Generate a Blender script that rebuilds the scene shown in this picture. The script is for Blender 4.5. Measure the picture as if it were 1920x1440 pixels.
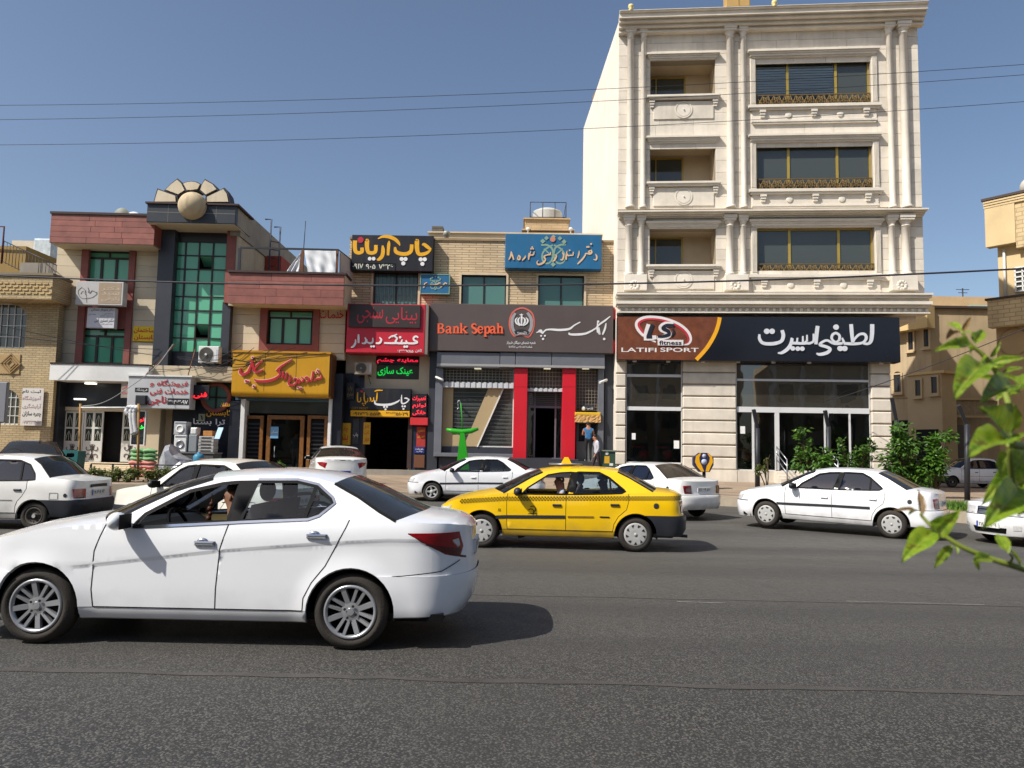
import bpy,bmesh,math,random
from mathutils import Vector,Matrix
from mathutils.geometry import delaunay_2d_cdt
R=math.radians
rnd=random.Random(7)
for o in list(bpy.data.objects):bpy.data.objects.remove(o)
SC=bpy.context.scene
COL=SC.collection
# camera
HC,PITCH,ROLL,FPX=1.70,R(4.96),R(1.1),1442.0
cam=bpy.data.cameras.new('camera')
cam.sensor_width=36.0;cam.lens=36.0*FPX/1920.0
cam.clip_start=0.05;cam.clip_end=3000
cam.dof.use_dof=True;cam.dof.focus_distance=14.0;cam.dof.aperture_fstop=6.5
co=bpy.data.objects.new('camera',cam);COL.objects.link(co)
CAMM=Matrix.Translation((0,0,HC))@Matrix.Rotation(math.pi/2+PITCH,4,'X')@Matrix.Rotation(ROLL,4,'Z')
co.matrix_world=CAMM
SC.camera=co
# sky, sun, exposure
SUN_AZ,SUN_EL=R(57),R(47)
to_sun=Vector((-math.sin(SUN_AZ)*math.cos(SUN_EL),-math.cos(SUN_AZ)*math.cos(SUN_EL),math.sin(SUN_EL)))
w=bpy.data.worlds.new('World');SC.world=w;w.use_nodes=True
nt=w.node_tree
sky=nt.nodes.new('ShaderNodeTexSky');sky.sky_type='NISHITA';sky.sun_disc=False
sky.sun_elevation=SUN_EL;sky.sun_rotation=math.atan2(to_sun.x,to_sun.y)%(2*math.pi)
sky.air_density=1.1;sky.dust_density=6.0;sky.ozone_density=0.8;sky.altitude=1500
nt.links.new(sky.outputs[0],nt.nodes['Background'].inputs[0])
nt.nodes['Background'].inputs[1].default_value=0.112
sl=bpy.data.lights.new('sun','SUN');sl.energy=5.0;sl.angle=R(0.53);sl.color=(1.0,0.95,0.87)
so=bpy.data.objects.new('sun',sl);COL.objects.link(so)
so.rotation_euler=(-to_sun).to_track_quat('-Z','Y').to_euler();so.location=(-20,-15,30)
SC.view_settings.view_transform='Standard';SC.view_settings.look='None'
SC.view_settings.exposure=0.22;SC.view_settings.gamma=1.0
SC.render.engine='CYCLES'
SC.cycles.max_bounces=8;SC.cycles.transparent_max_bounces=16
SC.cycles.caustics_reflective=False;SC.cycles.caustics_refractive=False
SC.cycles.sample_clamp_indirect=6.0
# helpers
CR=CAMM.to_3x3()
def ray(px,py):return(CR@Vector(((px-960)/FPX,-(py-720)/FPX,-1))).normalized()
def at(px,py,Y):
 d=ray(px,py);t=Y/d.y
 return Vector((d.x*t,Y,HC+d.z*t))
def onz(px,py,z=0):
 d=ray(px,py);t=(z-HC)/d.z
 return Vector((d.x*t,d.y*t,z))
def lerp(a,b,t):return a+(b-a)*t
def interp(pts,x):
 if x<=pts[0][0]:return pts[0][1]
 for(x0,y0),(x1,y1)in zip(pts,pts[1:]):
  if x<=x1:return y0+(y1-y0)*(x-x0)/(x1-x0)if x1>x0 else y1
 return pts[-1][1]
def catmull(pts,n=6,closed=False):
 P=[Vector(p)for p in pts];out=[]
 m=len(P);rng=m if closed else m-1
 for i in range(rng):
  p1,p2=P[i],P[(i+1)%m]
  p0=P[i-1]if(i>0 or closed)else p1*2-p2
  p3=P[(i+2)%m]if(i+2<m or closed)else p2*2-p1
  for k in range(n):
   t=k/n
   out.append(0.5*((2*p1)+(p2-p0)*t+(2*p0-5*p1+4*p2-p3)*t*t+(3*p1-p0-3*p2+p3)*t*t*t))
 if not closed:out.append(P[-1].copy())
 return out
def smooth1(pts,n=5):
 return[(v[0],v[1])for v in catmull([(a,b,0)for a,b in pts],n)]
class Fr:
 def __init__(s,px,Y,tan):
  a=math.atan(tan);s.a=a
  p=at(px,845,Y);s.o=Vector((p.x,p.y,0))
  s.u=Vector((math.cos(a),math.sin(a),0));s.n=Vector((math.sin(a),-math.cos(a),0))
  s.M=Matrix.Translation(s.o)@Matrix.Rotation(a,4,'Z')
 def uv(s,px,py,off=0.0):
  d=ray(px,py);c=Vector((0,0,HC))
  t=(s.o+s.n*off-c).dot(s.n)/d.dot(s.n)
  p=c+d*t
  return(p-s.o).dot(s.u),p.z
 def rect(s,x0,y0,x1,y1,off=0.0):
  ym,xm=(y0+y1)/2,(x0+x1)/2
  return s.uv(x0,ym,off)[0],s.uv(x1,ym,off)[0],s.uv(xm,y1,off)[1],s.uv(xm,y0,off)[1]
class WF:
 M=Matrix.Identity(4)
class MB:
 def __init__(s):s.v=[];s.f=[];s.m=[];s.mi=0;s.sm=[]
 def add(s,vs,fs,smooth=False):
  b=len(s.v);s.v+=[tuple(v)for v in vs]
  for f in fs:s.f.append(tuple(i+b for i in f));s.m.append(s.mi);s.sm.append(smooth)
  return s
 def box(s,x0,x1,y0,y1,z0,z1):
  if x0>x1:x0,x1=x1,x0
  if y0>y1:y0,y1=y1,y0
  if z0>z1:z0,z1=z1,z0
  v=[(x0,y0,z0),(x1,y0,z0),(x1,y1,z0),(x0,y1,z0),(x0,y0,z1),(x1,y0,z1),(x1,y1,z1),(x0,y1,z1)]
  return s.add(v,[(0,3,2,1),(4,5,6,7),(0,1,5,4),(1,2,6,5),(2,3,7,6),(3,0,4,7)])
 def bbox(s,x0,x1,y0,y1,z0,z1,b):
  if z0>z1:z0,z1=z1,z0
  if x0>x1:x0,x1=x1,x0
  v=[(x0,y0+b,z0),(x1,y0+b,z0),(x1,y0+b,z1),(x0,y0+b,z1),(x0+b,y0,z0+b),(x1-b,y0,z0+b),(x1-b,y0,z1-b),(x0+b,y0,z1-b),(x0,y1,z0),(x1,y1,z0),(x1,y1,z1),(x0,y1,z1)]
  return s.add(v,[(4,5,6,7),(0,1,5,4),(1,2,6,5),(2,3,7,6),(3,0,4,7),(8,9,1,0),(9,10,2,1),(10,11,3,2),(11,8,0,3),(11,10,9,8)])
 def frame(s,x0,x1,z0,z1,t,y0,y1):
  s.box(x0,x0+t,y0,y1,z0,z1);s.box(x1-t,x1,y0,y1,z0,z1)
  s.box(x0+t,x1-t,y0,y1,z1-t,z1);s.box(x0+t,x1-t,y0,y1,z0,z0+t);return s
 def quad(s,a,b,c,d):return s.add([a,b,c,d],[(0,1,2,3)])
 def prism(s,pts,y0,y1):
  n=len(pts)
  v=[(p[0],y0,p[1])for p in pts]+[(p[0],y1,p[1])for p in pts]
  area=sum(pts[i][0]*pts[(i+1)%n][1]-pts[(i+1)%n][0]*pts[i][1]for i in range(n))
  f=[tuple(range(n)),tuple(range(2*n-1,n-1,-1))]+[((i+1)%n,i,i+n,(i+1)%n+n)for i in range(n)]
  if area<0:f=[q[::-1]for q in f]
  return s.add(v,f)
 def prof(s,x0,x1,pts,cap=True):
  n=len(pts)
  v=[(x0,p[0],p[1])for p in pts]+[(x1,p[0],p[1])for p in pts]
  f=[(i,(i+1)%n,(i+1)%n+n,i+n)for i in range(n)]
  if cap:f+=[tuple(range(n-1,-1,-1)),tuple(range(n,2*n))]
  return s.add(v,f)
 def plan(s,pts,z0,z1):
  n=len(pts)
  v=[(p[0],p[1],z0)for p in pts]+[(p[0],p[1],z1)for p in pts]
  return s.add(v,[tuple(range(n-1,-1,-1)),tuple(range(n,2*n))]+[(i,(i+1)%n,(i+1)%n+n,i+n)for i in range(n)])
 def tube(s,pts,r,n=6,smooth=True,cap=True):
  P=[Vector(p)for p in pts];m=len(P)
  rr=r if isinstance(r,(list,tuple))else[r]*m
  vs=[];fs=[]
  up=Vector((0,0,1))
  for i,p in enumerate(P):
   t=(P[min(i+1,m-1)]-P[max(i-1,0)])
   if t.length<1e-9:t=Vector((0,0,1))
   t.normalize()
   a=t.cross(up)
   if a.length<1e-3:a=t.cross(Vector((1,0,0)))
   a.normalize();b=t.cross(a)
   for k in range(n):
    an=2*math.pi*k/n
    vs.append(p+(a*math.cos(an)+b*math.sin(an))*rr[i])
  for i in range(m-1):
   for k in range(n):
    k2=(k+1)%n
    fs.append((i*n+k,i*n+k2,(i+1)*n+k2,(i+1)*n+k))
  b0=len(s.v)
  s.add(vs,fs,smooth)
  if cap:
   s.f.append(tuple(b0+k for k in range(n-1,-1,-1)));s.m.append(s.mi);s.sm.append(False)
   s.f.append(tuple(b0+(m-1)*n+k for k in range(n)));s.m.append(s.mi);s.sm.append(False)
  return s
 def lathe(s,prof,c=(0,0,0),axis='Z',n=24,smooth=True,a0=0.0,a1=2*math.pi):
  full=abs(a1-a0-2*math.pi)<1e-6;m=n if full else n+1
  vs=[]
  for r,h in prof:
   for k in range(m):
    an=a0+(a1-a0)*k/n;ca,sa=r*math.cos(an),r*math.sin(an)
    p=(ca,sa,h)if axis=='Z' else((ca,h,sa)if axis=='Y' else(h,ca,sa))
    vs.append((p[0]+c[0],p[1]+c[1],p[2]+c[2]))
  fs=[]
  for i in range(len(prof)-1):
   for k in range(n):
    k2=(k+1)%m
    fs.append((i*m+k,i*m+k2,(i+1)*m+k2,(i+1)*m+k))
  return s.add(vs,fs,smooth)
 def disc(s,c,r,y,n=24,ry=None):
  vs=[(c[0]+r*math.cos(2*math.pi*k/n),y,c[1]+(ry or r)*math.sin(2*math.pi*k/n))for k in range(n)]
  return s.add(vs,[tuple(range(n))])
 def cyl(s,c,r,h,n=16,axis='Z',r2=None):
  return s.lathe([(0,0),(r,0),(r2 if r2 is not None else r,h),(0,h)],c,axis,n,False)
 def sphere(s,c,r,n=16,m=10,sz=(1,1,1)):
  vs=[];fs=[]
  for i in range(m+1):
   th=math.pi*i/m
   for k in range(n):
    an=2*math.pi*k/n
    vs.append((c[0]+r*sz[0]*math.sin(th)*math.cos(an),c[1]+r*sz[1]*math.sin(th)*math.sin(an),c[2]-r*sz[2]*math.cos(th)))
  for i in range(m):
   for k in range(n):fs.append((i*n+k,i*n+(k+1)%n,(i+1)*n+(k+1)%n,(i+1)*n+k))
  return s.add(vs,fs,True)
 def ribbon(s,pts,y,n=5,dy=None):
  C=catmull(pts,n)if len(pts)>2 else[Vector(p)for p in pts]
  L=[];Rr=[]
  m=len(C)
  for i,p in enumerate(C):
   t=C[min(i+1,m-1)]-C[max(i-1,0)];l=math.hypot(t[0],t[1])or 1
   nx,nz=-t[1]/l,t[0]/l;h=p[2]/2
   L.append((p[0]+nx*h,p[1]+nz*h));Rr.append((p[0]-nx*h,p[1]-nz*h))
  vs=[(a[0],y,a[1])for a in L]+[(a[0],y,a[1])for a in Rr]
  fs=[(i,i+1,m+i+1,m+i)for i in range(m-1)]
  if dy:
   vs+=[(a[0],y+dy,a[1])for a in L]+[(a[0],y+dy,a[1])for a in Rr]
   fs+=[(i,i+1,2*m+i+1,2*m+i)for i in range(m-1)]+[(m+i,m+i+1,3*m+i+1,3*m+i)for i in range(m-1)]
   fs+=[(0,m,3*m,2*m),(m-1,2*m-1,4*m-1,3*m-1)]
  return s.add(vs,fs)
BASE={}
def new_obj(name,data,M,parent):
 o=bpy.data.objects.new(name,data);COL.objects.link(o)
 if parent is not None:o.parent=parent
 else:o.matrix_world=M
 return o
def tag(o,label=None,cat=None,group=None,kind=None):
 if label:o['label']=label
 if cat:o['category']=cat
 if group:o['group']=group
 if kind:o['kind']=kind
 return o
def thing(name,label,cat,fr=WF,base=(0,0,0),group=None):
 b=Vector(base)
 o=new_obj(name,None,fr.M@Matrix.Translation(b),None);o.empty_display_size=0.2
 BASE[o.name]=b
 return tag(o,label,cat,group)
def mesh_of(mb,mats,base=Vector((0,0,0)),name='m',bevel=0):
 me=bpy.data.meshes.new(name)
 me.from_pydata([(v[0]-base[0],v[1]-base[1],v[2]-base[2])for v in mb.v],[],mb.f)
 for m in(mats if isinstance(mats,(list,tuple))else[mats]):me.materials.append(m)
 me.polygons.foreach_set('material_index',mb.m)
 me.polygons.foreach_set('use_smooth',mb.sm)
 bm=bmesh.new();bm.from_mesh(me)
 bmesh.ops.recalc_face_normals(bm,faces=bm.faces)
 bm.to_mesh(me);bm.free()
 me.update()
 return me
def part(name,mb,mats,parent,recalc=True):
 b=BASE[parent.name]
 o=new_obj(name,mesh_of(mb,mats,b,name),None,parent)
 BASE[o.name]=b
 return o
def single(name,mb,mats,label,cat,fr=WF,base=(0,0,0),group=None,kind=None):
 b=Vector(base)
 o=new_obj(name,mesh_of(mb,mats,b,name),fr.M@Matrix.Translation(b),None)
 BASE[o.name]=b
 return tag(o,label,cat,group,kind)
def struct(name,mb,mats,kind='structure'):
 o=new_obj(name,mesh_of(mb,mats,name=name),Matrix.Identity(4),None);BASE[o.name]=Vector((0,0,0))
 o['kind']=kind
 return o
def copy_tree(o,parent=None):
 c=o.copy();COL.objects.link(c);c.parent=parent
 for ch in[x for x in bpy.data.objects if x.parent==o]:copy_tree(ch,c)
 return c
 # materials
def lin(c):
 return tuple((x/255/12.92 if x/255<=.04045 else((x/255+.055)/1.055)**2.4)for x in c)
MATS={}
def pm(name,rgb,rough=.6,var=.14,vs=1.2,bump=0.0,bs=60,metal=0.0,spec=.4,orand=0.0,rgb2=None,coat=0.0,dirt=0.0,streak=0.0,linear=False):
 if name in MATS:return MATS[name]
 if name.split('_')[0]in('sign','bank','agency','optic','poster','banner')and not(dirt or streak):streak=.14
 m=bpy.data.materials.new(name);m.use_nodes=True;n=m.node_tree;L=n.links
 bs_=n.nodes['Principled BSDF'];c=rgb if linear else lin(rgb)
 tc=n.nodes.new('ShaderNodeTexCoord')
 nz=n.nodes.new('ShaderNodeTexNoise');nz.inputs['Scale'].default_value=vs;nz.inputs['Detail'].default_value=7;nz.inputs['Roughness'].default_value=.62
 L.new(tc.outputs['Object'],nz.inputs['Vector'])
 mx=n.nodes.new('ShaderNodeMix');mx.data_type='RGBA'
 c2=lin(rgb2)if rgb2 else None
 mx.inputs['A'].default_value=tuple(x*(1-var)for x in c)+(1,)
 mx.inputs['B'].default_value=(c2 if c2 else tuple(min(1,x*(1+var))for x in c))+(1,)
 mr=n.nodes.new('ShaderNodeMapRange');mr.inputs[1].default_value=.3;mr.inputs[2].default_value=.7
 L.new(nz.outputs['Fac'],mr.inputs[0]);L.new(mr.outputs[0],mx.inputs['Factor'])
 out=mx.outputs['Result']
 if orand:
  oi=n.nodes.new('ShaderNodeObjectInfo');hs=n.nodes.new('ShaderNodeHueSaturation')
  m1=n.nodes.new('ShaderNodeMapRange');m1.inputs[3].default_value=1-orand;m1.inputs[4].default_value=1+orand
  L.new(oi.outputs['Random'],m1.inputs[0]);L.new(m1.outputs[0],hs.inputs['Value'])
  L.new(out,hs.inputs['Color']);out=hs.outputs['Color']
 if dirt or streak:
  n2=n.nodes.new('ShaderNodeTexNoise');n2.inputs['Scale'].default_value=1.0;n2.inputs['Detail'].default_value=9
  mp=n.nodes.new('ShaderNodeMapping')
  mp.inputs['Scale'].default_value=(4.5,4.5,.35)if streak else(.9,.9,.9)
  L.new(tc.outputs['Object'],mp.inputs['Vector']);L.new(mp.outputs[0],n2.inputs['Vector'])
  m2=n.nodes.new('ShaderNodeMapRange');m2.inputs[1].default_value=.5;m2.inputs[2].default_value=.78;m2.inputs[4].default_value=max(dirt,streak)
  L.new(n2.outputs['Fac'],m2.inputs[0])
  m3=n.nodes.new('ShaderNodeMix');m3.data_type='RGBA';m3.inputs['B'].default_value=lin((96,84,70))+(1,)
  L.new(m2.outputs[0],m3.inputs['Factor']);L.new(out,m3.inputs['A']);out=m3.outputs['Result']
 L.new(out,bs_.inputs['Base Color'])
 rr=n.nodes.new('ShaderNodeMapRange');rr.inputs[3].default_value=max(.02,rough-.08);rr.inputs[4].default_value=min(1,rough+.08)
 L.new(nz.outputs['Fac'],rr.inputs[0]);L.new(rr.outputs[0],bs_.inputs['Roughness'])
 bs_.inputs['Metallic'].default_value=metal
 bs_.inputs['Specular IOR Level'].default_value=spec
 if coat:bs_.inputs['Coat Weight'].default_value=coat;bs_.inputs['Coat Roughness'].default_value=.06
 if bump:
  nb=n.nodes.new('ShaderNodeTexNoise');nb.inputs['Scale'].default_value=bs;nb.inputs['Detail'].default_value=4
  L.new(tc.outputs['Object'],nb.inputs['Vector'])
  bp=n.nodes.new('ShaderNodeBump');bp.inputs['Strength'].default_value=bump;bp.inputs['Distance'].default_value=.02
  L.new(nb.outputs['Fac'],bp.inputs['Height']);L.new(bp.outputs[0],bs_.inputs['Normal'])
 MATS[name]=m
 return m
def glass(name,tint,transp=.6,rough=.02,body=(10,14,14),ior=1.5):
 """a pane: part seen through, part a dark body colour, mirrored by fresnel"""
 if name in MATS:return MATS[name]
 m=bpy.data.materials.new(name);m.use_nodes=True;n=m.node_tree;L=n.links
 n.nodes.remove(n.nodes['Principled BSDF'])
 tr=n.nodes.new('ShaderNodeBsdfTransparent');tr.inputs[0].default_value=lin(tint)+(1,)
 df=n.nodes.new('ShaderNodeBsdfDiffuse');df.inputs[0].default_value=lin(body)+(1,)
 gl=n.nodes.new('ShaderNodeBsdfGlossy');gl.inputs['Roughness'].default_value=rough;gl.inputs[0].default_value=(1,1,1,1)
 a=n.nodes.new('ShaderNodeMixShader');a.inputs[0].default_value=1-transp
 b=n.nodes.new('ShaderNodeMixShader');fr=n.nodes.new('ShaderNodeFresnel');fr.inputs[0].default_value=ior
 L.new(tr.outputs[0],a.inputs[1]);L.new(df.outputs[0],a.inputs[2])
 L.new(fr.outputs[0],b.inputs[0]);L.new(a.outputs[0],b.inputs[1]);L.new(gl.outputs[0],b.inputs[2])
 tc=n.nodes.new('ShaderNodeTexCoord');nz=n.nodes.new('ShaderNodeTexNoise');nz.inputs['Scale'].default_value=.7
 L.new(tc.outputs['Object'],nz.inputs['Vector'])
 bp=n.nodes.new('ShaderNodeBump');bp.inputs['Strength'].default_value=.12;bp.inputs['Distance'].default_value=.05
 L.new(nz.outputs['Fac'],bp.inputs['Height']);L.new(bp.outputs[0],gl.inputs['Normal'])
 L.new(b.outputs[0],n.nodes['Material Output'].inputs[0])
 MATS[name]=m
 return m
def emit(name,rgb,st):
 if name in MATS:return MATS[name]
 m=bpy.data.materials.new(name);m.use_nodes=True;b=m.node_tree.nodes['Principled BSDF']
 b.inputs['Base Color'].default_value=lin(rgb)+(1,)
 b.inputs['Emission Color'].default_value=lin(rgb)+(1,);b.inputs['Emission Strength'].default_value=st
 MATS[name]=m
 return m
def coursed(name,rgb,mortar,bw,bh,mw=.012,bump=.5,var=.2,rough=.85,off=.5,frq=2):
 """courses too fine to build one by one (thin tan bricks): brick texture in the facade plane"""
 if name in MATS:return MATS[name]
 m=bpy.data.materials.new(name);m.use_nodes=True;n=m.node_tree;L=n.links;p=n.nodes['Principled BSDF']
 tc=n.nodes.new('ShaderNodeTexCoord');sp=n.nodes.new('ShaderNodeSeparateXYZ');cb=n.nodes.new('ShaderNodeCombineXYZ')
 L.new(tc.outputs['Object'],sp.inputs[0])
 ad=n.nodes.new('ShaderNodeMath');ad.operation='ADD';L.new(sp.outputs[0],ad.inputs[0]);L.new(sp.outputs[1],ad.inputs[1])
 L.new(ad.outputs[0],cb.inputs[0]);L.new(sp.outputs[2],cb.inputs[1])
 br=n.nodes.new('ShaderNodeTexBrick');br.inputs['Scale'].default_value=1;br.inputs['Brick Width'].default_value=bw;br.inputs['Row Height'].default_value=bh
 br.inputs['Mortar Size'].default_value=mw;br.inputs['Mortar Smooth'].default_value=.2;br.offset=off;br.offset_frequency=frq
 c=lin(rgb)
 br.inputs['Color1'].default_value=tuple(x*(1-var)for x in c)+(1,);br.inputs['Color2'].default_value=tuple(x*(1+var)for x in c)+(1,)
 br.inputs['Mortar'].default_value=lin(mortar)+(1,)
 L.new(cb.outputs[0],br.inputs['Vector'])
 nz=n.nodes.new('ShaderNodeTexNoise');nz.inputs['Scale'].default_value=.8;nz.inputs['Detail'].default_value=8;L.new(tc.outputs['Object'],nz.inputs['Vector'])
 mr=n.nodes.new('ShaderNodeMapRange');mr.inputs[1].default_value=.3;mr.inputs[2].default_value=.7;mr.inputs[3].default_value=.82;mr.inputs[4].default_value=1.12
 L.new(nz.outputs['Fac'],mr.inputs[0])
 mu=n.nodes.new('ShaderNodeMix');mu.data_type='RGBA';mu.blend_type='MULTIPLY';mu.inputs['Factor'].default_value=1
 L.new(br.outputs['Color'],mu.inputs['A']);L.new(mr.outputs[0],mu.inputs['B']);L.new(mu.outputs['Result'],p.inputs['Base Color'])
 p.inputs['Roughness'].default_value=rough
 bp=n.nodes.new('ShaderNodeBump');bp.inputs['Strength'].default_value=bump;bp.inputs['Distance'].default_value=.01;bp.invert=True
 L.new(br.outputs['Fac'],bp.inputs['Height']);L.new(bp.outputs[0],p.inputs['Normal'])
 MATS[name]=m
 return m
def paint(name,rgb,rough=.25,dusty=.12,grime=.42):
 """car paint with clear coat, a film of dust and road grime low on the body"""
 m=pm(name,rgb,rough,var=.02,vs=2.0,spec=.5,coat=.8,dirt=dusty);n=m.node_tree;L=n.links;p=n.nodes['Principled BSDF']
 src=p.inputs['Base Color'].links[0].from_socket
 tc=n.nodes.new('ShaderNodeTexCoord');sp=n.nodes.new('ShaderNodeSeparateXYZ');L.new(tc.outputs['Object'],sp.inputs[0])
 nz=n.nodes.new('ShaderNodeTexNoise');nz.inputs['Scale'].default_value=3.5;nz.inputs['Detail'].default_value=8;L.new(tc.outputs['Object'],nz.inputs['Vector'])
 ad=n.nodes.new('ShaderNodeMath');ad.operation='MULTIPLY_ADD';ad.inputs[1].default_value=-.5;L.new(nz.outputs['Fac'],ad.inputs[0]);L.new(sp.outputs[2],ad.inputs[2])
 mr=n.nodes.new('ShaderNodeMapRange');mr.inputs[1].default_value=-.05;mr.inputs[2].default_value=.22;mr.inputs[3].default_value=grime;mr.inputs[4].default_value=0;L.new(ad.outputs[0],mr.inputs[0])
 mx=n.nodes.new('ShaderNodeMix');mx.data_type='RGBA';mx.inputs['B'].default_value=lin((112,98,80))+(1,);L.new(mr.outputs[0],mx.inputs['Factor']);L.new(src,mx.inputs['A']);L.new(mx.outputs['Result'],p.inputs['Base Color'])
 return m
TRAV=pm('travertine',(212,203,188),.7,.12,1.6,.15,30,orand=.09,streak=.16)
TRAVM=pm('travertine_moulding',(216,208,194),.65,.08,2,.1,30,dirt=.14)
TRAVD=pm('travertine_backing',(150,138,120),.85,.15)
WHITEPL=pm('white_plaster',(226,216,202),.85,.06,.8,.2,20,streak=.18)
CREAM=pm('cream_stone',(196,182,156),.75,.10,1.2,.1,30,dirt=.10)
CREAMB=pm('cream_block',(198,184,158),.75,.08,1.2,.1,30,orand=.06,dirt=.10)
REDST=pm('red_stone',(140,86,76),.6,.22,2.5,.1,40,orand=.14)
REDSTB=pm('red_stone_trim',(132,74,66),.6,.18,2.5,.1,40)
BLACKST=pm('black_stone',(34,37,44),.35,.2,2)
DKGREY=pm('dark_grey_panel',(52,55,62),.45,.1,2)
GREYP=pm('grey_panel',(104,107,114),.4,.08,2,orand=.03)
BRONZE=pm('bronze_frame',(40,32,26),.45,.15)
STEEL=pm('steel',(150,152,156),.35,.1,metal=.7)
IRON=pm('dark_iron',(38,40,46),.5,.15)
WHITEM=pm('white_metal',(215,215,212),.45,.08,dirt=.10)
GOLDF=pm('gold_frame',(176,150,72),.35,.12,metal=.35)
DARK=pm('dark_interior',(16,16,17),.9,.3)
ROOM=pm('room_wall',(70,66,60),.9,.2)
WOOD=pm('wood',(120,78,34),.5,.35,9,.1,30)
RUST=pm('rusty_iron',(110,70,44),.8,.3,6)
CONC=pm('concrete',(140,134,124),.9,.15,1.5,.3,25,streak=.25)
GREENG=glass('green_glass',(120,190,160),.08,.02,(100,180,144),1.5)
GREENG2=glass('teal_glass',(110,150,145),.12,.02,(88,130,122),1.5)
DARKG=glass('dark_glass',(150,160,160),.30,.02,(82,88,84),1.6)
CLEARG=glass('clear_glass',(246,250,250),.92,.01,(20,22,22),1.5)
MIRG=glass('mirror_glass',(150,150,146),.35,.015,(64,62,56),2.3)
SHOPG=glass('shop_glass',(222,228,226),.88,.01,(20,22,22),1.5)
# lettering
AF={'ا':(0xFE8D,0xFE8E),'آ':(0xFE81,0xFE82),'ب':0xFE8F,'پ':0xFB56,'ت':0xFE95,'ث':0xFE99,'ج':0xFE9D,'چ':0xFB7A,'ح':0xFEA1,'خ':0xFEA5,'د':(0xFEA9,0xFEAA),'ذ':(0xFEAB,0xFEAC),'ر':(0xFEAD,0xFEAE),'ز':(0xFEAF,0xFEB0),'ژ':(0xFB8A,0xFB8B),'س':0xFEB1,'ش':0xFEB5,'ص':0xFEB9,'ض':0xFEBD,'ط':0xFEC1,'ظ':0xFEC5,'ع':0xFEC9,'غ':0xFECD,'ف':0xFED1,'ق':0xFED5,'ک':0xFB8E,'گ':0xFB92,'ل':0xFEDD,'م':0xFEE1,'ن':0xFEE5,'و':(0xFEED,0xFEEE),'ه':0xFEE9,'ی':0xFBFC,'ئ':0xFE89}
def shape_ar(s):
 out=[]
 for i,c in enumerate(s):
  f=AF.get(c)
  if f is None:out.append(c);continue
  pv=i>0 and s[i-1]in AF and not isinstance(AF[s[i-1]],tuple)
  nx=i<len(s)-1 and s[i+1]in AF
  if isinstance(f,tuple):out.append(chr(f[1]if pv else f[0]))
  else:
   k=(3 if nx else 1)if pv else(2 if nx else 0)
   if c=='ه' and k==0:out.append('\u06d5')
   else:out.append(chr(f+k))
 return ''.join(out if all(c in '۰۱۲۳۴۵۶۷۸۹ -' for c in s)else out[::-1])
PD=str.maketrans('0123456789','۰۱۲۳۴۵۶۷۸۹')
def text_mesh(s,bold=0.0,arab=True):
 cu=bpy.data.curves.new('lettering','FONT')
 cu.body=shape_ar(s)if arab else s
 cu.size=1.0;cu.offset=bold;cu.resolution_u=3;cu.fill_mode='FRONT'
 o=bpy.data.objects.new('lettering_tmp',cu);COL.objects.link(o)
 dg=bpy.context.evaluated_depsgraph_get()
 me=o.evaluated_get(dg).to_mesh()
 vs=[tuple(v.co)for v in me.vertices];fs=[tuple(p.vertices)for p in me.polygons]
 o.evaluated_get(dg).to_mesh_clear()
 bpy.data.objects.remove(o);bpy.data.curves.remove(cu)
 return vs,fs
TCACHE={}
def text_into(mb,s,u0,u1,z0,z1,y,bold=.01,arab=True,keep=False):
 k=(s,bold,arab)
 if k not in TCACHE:TCACHE[k]=text_mesh(s,bold,arab)
 vs,fs=TCACHE[k]
 if not vs:return mb
 xs=[v[0]for v in vs];ys=[v[1]for v in vs]
 ax,bx,ay,by=min(xs),max(xs),min(ys),max(ys)
 sx=(u1-u0)/(bx-ax);sz=(z1-z0)/(by-ay)
 if keep:sx=sz=min(sx,sz)
 cx,cz=(u0+u1)/2,(z0+z1)/2
 mb.add([(cx+(v[0]-(ax+bx)/2)*sx,y-.0015*((i%7)/7),cz+(v[1]-(ay+by)/2)*sz)for i,v in enumerate(vs)],fs)
 return mb
def textp(name,s,fr,box,off,m,parent,bold=.01,arab=True,keep=False):
 """lettering as a child: box in photo pixels, off metres proud of the frame plane"""
 u0,u1,z0,z1=fr.rect(*box,off=off)
 return part(name,text_into(MB(),s,u0,u1,z0,z1,-off,bold,arab,keep),m,parent)
def strokes(fr,lst,off,scale=1.0,dy=.03,org=(0,0),k=1.0):
 """hand-drawn pen strokes: px coordinates (crop units / k + org), widths in the same units"""
 mb=MB();i=0
 for st in lst:
  i+=1;o2=off+.0012*i
  if len(st)==1:
   x,y,r=st[0]
   u,z=fr.uv(x/k+org[0],y/k+org[1],o2);u2,_=fr.uv((x+r)/k+org[0],y/k+org[1],o2)
   rr=abs(u2-u);n=14
   mb.prism([(u+rr*math.cos(2*math.pi*j/n),z+rr*math.sin(2*math.pi*j/n))for j in range(n)],-o2,-o2+dy)
   continue
  P=[]
  for x,y,wd in st:
   u,z=fr.uv(x/k+org[0],y/k+org[1],o2);u2,_=fr.uv((x+wd)/k+org[0],y/k+org[1],o2)
   P.append((u,z,abs(u2-u)))
  mb.ribbon(P,-o2,5,dy)
 return mb
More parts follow.
